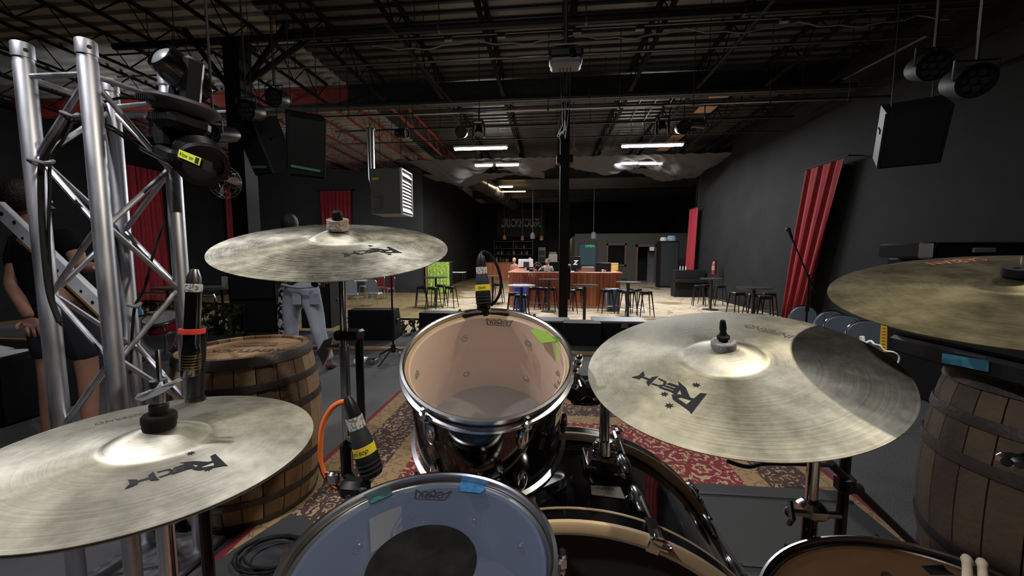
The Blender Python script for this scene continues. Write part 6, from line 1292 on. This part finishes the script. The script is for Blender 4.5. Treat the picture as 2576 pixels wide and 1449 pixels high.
for px, py, d_, r in ((104,408,1.145,.030),(176,290,1.19,.022),(338,768,1.40,.02)):
    q = dep(px, py, d_); wb = wmb(TR); wb.tube([q+V((r*cos(a*pi/6), r*.7*sin(a*pi/6), .006*sin(a))) for a in range(12)], .0055, 6, True); obj('tape_tie', wb, gplast, TR)
# moving head on the rear right tube
q = dep(460, 268, 1.33); mt = M.Translation(q) @ RZ(-20) @ RX(-4) @ RY(9); t = thing('moving_head_light', 'large black moving head light on a disc base on top of the truss', 'stage light', mt)
obj('disc_base', MB().lathe([(.001,-.030),(.080,-.030),(.102,-.012),(.108,.002),(.100,.012),(.070,.020),(.001,.022)], 36), dplast, t); obj('lower_body', MB().bbox((0,0,-.055), (.15,.13,.06), .02), plast, t)
for k in range(7): obj('cooling_fin', MB().box((-.045+.014*k,-.098,-.010), (.007,.02,.018)), blk, t, smooth=0)
mb = MB(); mb.bbox((.045,0,.085), (.028,.06,.15), .01); mb.bbox((-.045,0,.065), (.024,.05,.11), .01); obj('yoke', mb, plast, t)
hd = mt.inverted() @ dep(455, 185, 1.31); dr_ = (mt.inverted().to_3x3() @ (dep(420,158,1.27)-dep(462,195,1.32))).normalized(); fr = frame(dr_)
obj('head', MB().lathe([(.001,-.085),(.045,-.080),(.056,-.05),(.056,-.02),(.050,-.014),(.050,-.006),(.056,.0),(.052,.05),(.046,.07),(.040,.072)], 28, c=hd, fr=fr), gloss, t); obj('lens', MB().lathe([(.001,.076),(.02,.074),(.036,.066),(.044,.058)], 28, c=hd, fr=fr), mat('big_lens', (.35,.38,.38), .25, .3, coat=.5), t)
q = dep(420, 330, 1.36); t = thing('truss_clamp', 'black clamp block on the rear right truss tube below the moving head', 'clamp', q); obj('clamp_body', MB().bbox((0,0,0), (.075,.08,.13), .012), plast, t); obj('clamp_jaw', MB().lathe([(.027,-.05),(.036,-.05),(.036,.05),(.027,.05)], 20, closed=True), plast, t)
for s in (-.03,.03): obj('clamp_bolt', MB().cyl((-.02,-.04,s),(-.02,-.055,s),.006,n=8), chrome, t)
obj('safety_arm', MB().cyl((.03,0,.03), (.11,.03,.05), .018, n=12), plast, t)
q = dep(500, 392, 1.38); t = thing('dome_light', 'grey half-round stage light with a fluorescent label strip, under the moving head', 'stage light', M.Translation(q) @ RZ(-25) @ RY(18))
_f = frame((.93,-.1,-.36)); obj('dome', MB().lathe([(.001,-.085),(.035,-.080),(.062,-.055),(.072,-.02),(.074,.0),(.074,.05),(.070,.055),(.001,.055)], 32, fr=_f), dplast, t); obj('front_ring', MB().lathe([(.060,.05),(.079,.05),(.079,.072),(.060,.072)], 32, closed=True, fr=_f), plast, t)
for _k in range(4): obj('cooling_ring', MB().lathe([(.0735,-.005+.013*_k),(.0775,-.003+.013*_k),(.0735,.001+.013*_k)], 32, fr=_f), plast, t)
obj('arm', MB().bbox((-.02,-.085,-.015), (.15,.034,.045), .01), plast, t); _q = [dep(x, y, 1.25) for x, y in ((452,376),(507,398),(502,417),(448,394))]; _n = (_q[1]-_q[0]).cross(_q[3]-_q[0]).normalized(); _n = _n if _n.dot(EYE-_q[0]) > 0 else -_n
wb = wmb(t); wb.poly(_q, _n, .002); lb_ = obj('fluorescent_label', wb, yelg, t, smooth=0, label='fluorescent yellow-green label strip'); _x = (_q[1]-_q[0]).normalized(); _y = _n.cross(_x)
tx = text_mb('Vox to', .018, basis((_q[0]*.62+_q[1]*.38+_q[2]*.0+_q[3]*.62+_q[2]*.38)/2+_n*.003 if False else ((_q[0]+_q[3])/2*.64+(_q[1]+_q[2])/2*.36)+_n*.003, _x, _y), ext=0, shear=.2); _mi = t.matrix_world.inverted(); tx.v = [_mi@v for v in tx.v]; obj('handwriting', tx, ink, lb_, smooth=0)
wb = wmb(t); _c = [(_q[0]*(1-u)+_q[1]*u)*(1-v)+(_q[3]*(1-u)+_q[2]*u)*v+_n*.0022 for u, v in ((.78,.12),(.94,.12),(.94,.88),(.78,.88))]; wb.poly(_c, _n, .001); obj('dark_square', wb, ink, lb_, smooth=0)
wb = wmb(t); _c = [q-_n*.004 for q in (dep(446,372,1.25),dep(512,400,1.25),dep(508,424,1.25),dep(442,400,1.25))]; wb.poly(_c, -_n, .035); obj('label_arm', wb, plast, t, smooth=0)
wb = wmb(t); wb.cyl(dep(455,385,1.40), dep(425,362,1.40), .016, n=10); obj('mount_arm', wb, plast, t)
wb = wmb(t); wb.cyl(dep(470,300,1.38), dep(488,352,1.38), .03, n=14); obj('swivel_body', wb, plast, t)
q = dep(565, 458, 1.45); zf = (dep(560,462,1.40)-dep(575,440,1.50)); fr = frame(V((.10,-1,-.12))); t = thing('clip_fan', 'small round clip fan with three silver blades hanging off the truss', 'fan', q)
mb = MB()
for r, z in ((.062,0),(.056,.014),(.040,.024),(.020,.028),(.056,-.014),(.040,-.024)): mb.tube([fr@V((r*cos(a*pi/16), r*sin(a*pi/16), z)) for a in range(32)], .0007, 4, True)
for k in range(12): a = k*pi/6; mb.tube([fr@V((r*cos(a), r*sin(a), z)) for r, z in ((.012,.029),(.04,.024),(.056,.014),(.062,0),(.056,-.014),(.035,-.025))], .0004, 3)
o = obj('wire_cage', mb, cagem, t); o['kind'] = 'stuff'
for k in range(3):
    a = radians(90+35+120*k); mb = MB(); vs = []
    for i in range(7):
        for j in range(5): r = .008+.048*i/6; w_ = .62*sin(pi*(i+.6)/7.2)**.7; aa = a+(j/4-.5)*w_*2.0*.62; vs.append(fr@V((r*cos(aa), r*sin(aa), .008*(j/4-.5)*2)))
    mb.add(vs, [(i*5+j, (i+1)*5+j, (i+1)*5+j+1, i*5+j+1) for i in range(6) for j in range(4)]); obj('blade', mb, silverb, t, smooth=80)
obj('hub', MB().cyl(fr@V((0,0,-.02)), fr@V((0,0,.012)), .010, n=14), plast, t); obj('motor_body', MB().lathe([(.001,-.075),(.018,-.07),(.024,-.04),(.02,-.022),(.001,-.02)], 18, fr=fr), plast, t)
wb = wmb(t); wb.tube([dep(553,436,1.48), dep(540,425,1.47), dep(522,412,1.45), dep(500,405,1.42)], .007, 8); obj('gooseneck', wb, plast, t)
# ================================================================== PEOPLE
def skin_mb(nodes, edges, sub=2, root=0):
    names = list(nodes); me = bpy.data.meshes.new('s'); me.from_pydata([tuple(nodes[k][0]) for k in names], [(names.index(a), names.index(b)) for a, b in edges], [])
    o = bpy.data.objects.new('s', me); COL.objects.link(o); o.modifiers.new('k', 'SKIN'); sv = me.skin_vertices[0].data
    for i, k in enumerate(names):
        r = nodes[k][1]; sv[i].radius = r if isinstance(r, tuple) else (r, r); sv[i].use_root = (i == root)
    m = o.modifiers.new('u', 'SUBSURF'); m.levels = sub; m.render_levels = sub
    dg = bpy.context.evaluated_depsgraph_get(); dg.update(); e = bpy.data.meshes.new_from_object(o.evaluated_get(dg)); mb = MB(); mb.v = [v.co.copy() for v in e.vertices]; mb.f = [tuple(p.vertices) for p in e.polygons]
    bpy.data.objects.remove(o); bpy.data.meshes.remove(me); bpy.data.meshes.remove(e); return mb
BASE = dict(pel=(0,0,.93), sp=(0,-.01,1.08), ch=(0,0,1.27), nk=(0,.0,1.43), hd=(0,.02,1.53), shL=(-.17,0,1.38), shR=(.17,0,1.38), elL=(-.23,-.03,1.10), elR=(.23,-.03,1.10), wrL=(-.24,.09,.88), wrR=(.24,.09,.88),
            hipL=(-.09,0,.90), hipR=(.09,0,.90), knL=(-.10,.02,.49), knR=(.10,.02,.49), anL=(-.10,-.02,.08), anR=(.10,-.02,.08), toL=(-.11,.15,.03), toR=(.11,.15,.03))
def person(label, mtx, ov={}, shirt=tee, pants=jean, hairm=hair, short=False, sleeves=True, world=False, facing=(0,1,0), detail=True, shoes=plast, hands=True):
    t = thing('person', label, 'person', mtx); J = {k: V(v) for k, v in BASE.items()}; mi = t.matrix_world.inverted()
    for k, v in ov.items(): J[k] = (mi @ V(v)) if world else V(v)
    E1 = [('pel','sp'),('sp','ch'),('ch','nk'),('nk','hd'),('ch','shL'),('ch','shR'),('shL','elL'),('shR','elR'),('elL','wrL'),('elR','wrR'),('pel','hipL'),('pel','hipR'),('hipL','knL'),('hipR','knR'),('knL','anL'),('knR','anR'),('anL','toL'),('anR','toR')]
    R = dict(pel=(.14,.105), sp=(.125,.09), ch=(.145,.10), nk=.055, hd=.06, shL=.055, shR=.055, elL=.038, elR=.038, wrL=.026, wrR=.026, hipL=.085, hipR=.085, knL=.055, knR=.055, anL=.036, anR=.036, toL=.03, toR=.03)
    nodes = {k: (J[k], R[k]) for k in J}; body = skin_mb(nodes, E1)
    hc = J['hd']+V((0,.01,.07)); f = V(facing).normalized(); sd = V((f.y,-f.x,0)).normalized(); fr = M((sd, f, V((0,0,1)))).transposed()
    hd = MB(); hd.sphere(hc, .10, 16, (.78,.95,1.18), fr); hd.sphere(hc+fr@V((0,.045,-.055)), .055, 10, (.9,.8,.8), fr); hd.add([hc+fr@V(p) for p in ((-.012,.09,-.01),(.012,.09,-.01),(.016,.09,-.035),(-.016,.09,-.035),(0,.118,-.03))], [(0,1,4),(1,2,4),(2,3,4),(3,0,4)])
    for s in (-1,1): hd.sphere(hc+fr@V((s*.078,-.005,-.01)), .026, 8, (.35,.7,1.1), fr)
    hd.sphere(hc+fr@V((0,.088,-.062)), .02, 8, (1.2,.4,.35), fr); body.add(hd.v, hd.f)
    if hands:
        for sN in ('L','R'):
            w = J['wr'+sN]; d = (w-J['el'+sN]).normalized(); up = V((0,0,1)) if abs(d.z) < .9 else V((0,1,0)); sx_ = d.cross(up).normalized(); nz_ = sx_.cross(d)
            hm = MB(); hm.sphere(w+d*.05, .045, 10, (.42,.95,1.1), M((nz_, sx_, d)).transposed())
            for q in range(4): o_ = w+d*.085+sx_*(.030-.020*q); L_ = (.058,.07,.066,.05)[q]; hm.tube([o_, o_+d*L_*.5+nz_*-.004, o_+d*L_*.85-nz_*.022], [.009,.008,.0065], 6)
            o_ = w+d*.03+sx_*.035; hm.tube([o_, o_+sx_*.022+d*.025, o_+sx_*.026+d*.055-nz_*.01], [.011,.010,.008], 6); body.add(hm.v, hm.f)
    obj('body', body, skin, t, smooth=180)
    if detail:
        for s in (-1,1): obj('eye', MB().sphere(hc+fr@V((s*.03,.087,.008)), .011, 8), whit, t)
    hb_ = MB(); hb_.sphere(hc+fr@V((0,-.016,.022)), .105, 16, (.84,.98,1.12), fr); hb_.v = [v if (fr.transposed()@(v-hc)).y < .06 or (fr.transposed()@(v-hc)).z > .06 else hc+(v-hc)*.88 for v in hb_.v]; obj('hair', hb_, hairm, t, smooth=180)
    g = .018; sh = {k: (J[k], (R[k][0]+g, R[k][1]+g) if isinstance(R[k], tuple) else R[k]+g) for k in ('sp','ch','shL','shR','elL','elR')}; sh['pel'] = (J['pel']+(J['sp']-J['pel'])*.18, (.172,.135)); sh['cl'] = (J['nk']+(J['ch']-J['nk'])*.45, .075)
    for s in 'LR': sh['el'+s] = (J['sh'+s]+(J['el'+s]-J['sh'+s])*.62, .058)
    Es = [('pel','sp'),('sp','ch'),('ch','cl'),('ch','shL'),('ch','shR')]+([('shL','elL'),('shR','elR')] if sleeves else [])
    if not sleeves: sh.pop('elL'); sh.pop('elR')
    obj('shirt', skin_mb(sh, Es), shirt, t, smooth=180)
    tr = {'wa': (J['pel']+(J['sp']-J['pel'])*.55, (.150,.112)), 'pel': (J['pel']-V((0,0,.0)), (.156,.126)), 'hipL': (J['hipL']-V((0,0,.03)), .105), 'hipR': (J['hipR']-V((0,0,.03)), .105)}; k = .85 if short else 1
    for s in 'LR':
        tr['th'+s] = ((J['hip'+s]+J['kn'+s])/2, .093); tr['kn'+s] = (J['hip'+s]+(J['kn'+s]-J['hip'+s])*k, .074)
        if not short: tr['ca'+s] = ((J['kn'+s]+J['an'+s])/2, .070); tr['an'+s] = (J['an'+s]+(J['kn'+s]-J['an'+s])*.04, .066)
    Et = [('wa','pel'),('pel','hipL'),('pel','hipR')]+[e for s in 'LR' for e in ([('hip'+s,'th'+s),('th'+s,'kn'+s)]+([] if short else [('kn'+s,'ca'+s),('ca'+s,'an'+s)]))]
    obj('trousers' if not short else 'shorts', skin_mb(tr, Et), pants, t, smooth=180)
    for s in 'LR':
        a, b = J['an'+s], J['to'+s]; sm = skin_mb({'a': (a-V((0,0,.035))-(b-a)*.35, .036), 'b': ((a+b)/2-V((0,0,.018)), .042), 'c': (b+(b-a)*.25, .034)}, [('a','b'),('b','c')]); obj('shoe', sm, shoes, t, smooth=180)
    return t
# man in pale jeans seen from behind
d0 = 4.15; g_ = dep(757, 925, d0); P = lambda x, y, d=d0: dep(x, y, d)
mt = M.Translation((P(770,900).x, P(770,900).y, ST))
man = person('man seen from behind in pale grey jeans, head showing above the crash cymbal', mt, dict(pel=P(757,722), sp=P(748,690,4.18), ch=P(742,640,4.25), nk=P(735,600,4.3), hd=P(730,583,4.34), shL=P(700,618,4.25), shR=P(782,618,4.2), elL=P(688,665,4.3), elR=P(800,668,4.25), wrL=P(700,705,4.5), wrR=P(806,702,4.45),
    hipL=P(732,745), hipR=P(785,745), knL=P(733,835,4.18), knR=P(803,838,4.08), anL=P(735,915,4.25), anR=P(828,912,4.10), toL=P(735,918,4.45), toR=P(842,921,4.25)), shirt=teeg, world=True, facing=(-.1,1,0), shoes=mat('brown_sandal', (.10,.06,.05), .7))
mi = man.matrix_world.inverted(); wb = wmb(man)
wb.tube([P(709,716,4.02),P(735,722,3.98),P(757,724,3.97),P(780,722,3.98),P(806,715,4.03)], .016, 6); obj('waistband', wb, jean, man)
for x0, x1 in ((728,752),(772,797)): wb = wmb(man); a = P(x0,738,3.985); b = P(x1,738,3.985); wb.bbox((a+b)/2+V((0,.0,-.06)), (abs(b.x-a.x), .03, .14), .012); wb.v = [v-V((0,-.035,0)) for v in wb.v]; obj('back_pocket', wb, jean, man)
wb = wmb(man); a = P(791,712,3.99); wb.bbox(a, (.07,.03,.09), .01); obj('hip_pouch', wb, tee, man)
q = P(707, 850, 4.35); t = thing('zebra_bag', 'black and white zebra patterned bag standing left of the man in jeans', 'bag', (q.x-.02, q.y+.1, ST)); mb = MB(); mb.lathe([(.001,0),(.09,0),(.11,.1),(.10,.5),(.06,.82),(.02,.9),(.001,.9)], 16); mb.v = [V((v.x*.8, v.y*.6, v.z)) for v in mb.v]; obj('bag_body', mb, zebra, t); obj('carry_loop', MB().tube([(-.03,0,.88),(-.02,0,.95),(.02,0,.95),(.03,0,.88)], .008, 6), plast, t)
# person in black behind the truss
d1 = 2.40; P = lambda x, y, d=d1: dep(x, y, d); g_ = P(160, 1110)
lp = person('person in black T-shirt and shorts standing behind the truss at far left', M.Translation((g_.x, g_.y, ST)), dict(pel=P(150,775), sp=P(135,715), ch=P(112,640), nk=P(85,572), hd=P(68,535), shL=P(52,612), shR=P(172,598), elL=P(30,720,2.3), elR=P(205,672,2.35), wrL=P(75,800,2.2), wrR=P(262,672,2.2),
    hipL=P(122,790), hipR=P(190,790), knL=P(125,935), knR=P(222,935,2.45), anL=P(125,1085), anR=P(228,1085,2.45), toL=P(108,1098,2.55), toR=P(232,1098,2.6)), shirt=tee, pants=mat('navy_shorts', (.010,.012,.02), .9), short=True, world=True, facing=(.3,1,0))
a = P(10, 528, 2.12); b = P(262, 782, 2.06); c = (a+b)/2; x = (b-a); L_ = x.length; fr = M((x.normalized(), V((0,1,0)), x.normalized().cross(V((0,1,0))))).transposed(); 
t = thing('long_white_board', 'long white board with a brass edge held slanting by the person in black', 'board', M.Translation(c) @ fr.to_4x4()); obj('panel', MB().bbox((0,0,0), (L_*1.05,.03,.085), .006), mat('scuffed_white_board', (.62,.64,.68), .5, noise=((.5,.52,.56), 9, .3, .6)), t); obj('brass_edge', MB().box((.12,-.01,-.052), (L_*.7,.02,.018)), brass, t, smooth=0)
random.seed(2)
for k in range(9): obj('dark_spot', MB().cyl((-.38+.09*k,-.0155,.02*sin(k*2.3)), (-.38+.09*k,-.0165,.02*sin(k*2.3)), .008+.004*random.random(), n=8), ink, t, smooth=0)
# seated person by the white table, staff behind the bar
q = onz(828, 772, 0); sit = dict(pel=(0,0,.52), sp=(0,.02,.68), ch=(0,.04,.86), nk=(0,.07,1.0), hd=(0,.09,1.1), shL=(-.17,.04,.96), shR=(.17,.04,.96), elL=(-.22,.1,.72), elR=(.22,.1,.72), wrL=(-.12,.3,.7), wrR=(.12,.3,.7), hipL=(-.09,.02,.52), hipR=(.09,.02,.52), knL=(-.12,.45,.50), knR=(.12,.45,.50), anL=(-.12,.42,.08), anR=(.12,.42,.08), toL=(-.12,.58,.03), toR=(.12,.58,.03))
person('seated person in a black sleeveless top by the white table, seen past the cymbal pole', M.Translation((q.x-.1, q.y+.2, 0)) @ RZ(-110), sit, shirt=tee, pants=tee, sleeves=False, detail=False, hands=True)
s = copy_tree(CB); s.matrix_world = M.Translation((q.x-.15, q.y+.18, 0)) @ RZ(-110); s['label'] = 'blue-grey chair under the seated person in the black top'; s['group'] = 'chairs at the white table'
q = at(1294, 665, 18.4); person('blonde woman in a rose top standing behind the left end of the bar', M.Translation((q.x, 18.4, 0)) @ RZ(160), {}, shirt=mat('rose_top', (.20,.09,.08), .8), hairm=hairb, sleeves=False, detail=False)
q = at(1333, 665, 20.5); person('person with a bare head standing at the back, over the white monitor', M.Translation((q.x, 20.5, 0)) @ RZ(200), {}, shirt=tee, hairm=mat('pink_bald', (.45,.25,.2), .6), detail=False)
q = at(1378, 665, 15.2); person('person in a grey top leaning on the bar just left of the column', M.Translation((q.x, 15.0, 0)) @ RZ(150), dict(elR=(.30,.20,1.25), wrR=(.42,.42,1.30)), shirt=gplast, pants=tee, detail=False)
# ================================================================== SECOND DRUM KIT behind the truss
def smalldrum(label, px, py, d, n, R, h_, name='red_drum'):
    c = dep(px, py, d); return drum(name, label, c, n, R, h_, 6, .3, maple, mat('white_head', (.55,.56,.58), .5) if 'white_head' not in MATS else MATS['white_head'], shellm=redk)
k1_ = smalldrum('small glossy red bass drum standing behind the truss', 372, 845, 4.3, (.6,-1,.1), .24, .30)
k2_ = smalldrum('tilted red drum with a white head above the small red bass drum', 405, 797, 4.3, (.1,-.35,1), .17, .14)
k3_ = smalldrum('farther red drum behind the tilted white-headed one', 412, 783, 4.9, (0,0,1), .17, .2)
for c_, t in ((k2_, 'stand under the tilted red drum'), (k3_, 'stand under the farther red drum')):
    m = c_.matrix_world; b = m @ V((0,0,-.16 if c_ is k2_ else -.22)); stand('chrome '+t, (b.x, b.y, ST), b.z, .012, m=chrome, legs=.25, name='drum_stand')
c = dep(352, 792, 4.5); wm = obj('blue_bottle', MB().lathe([(.001,-.09),(.035,-.09),(.035,.05),(.015,.08),(.015,.11),(.001,.11)], 12, c=c), mat('light_blue_plastic', (.12,.35,.6), .3)); tag(wm, 'small light blue bottle beside the second drum kit', 'bottle')
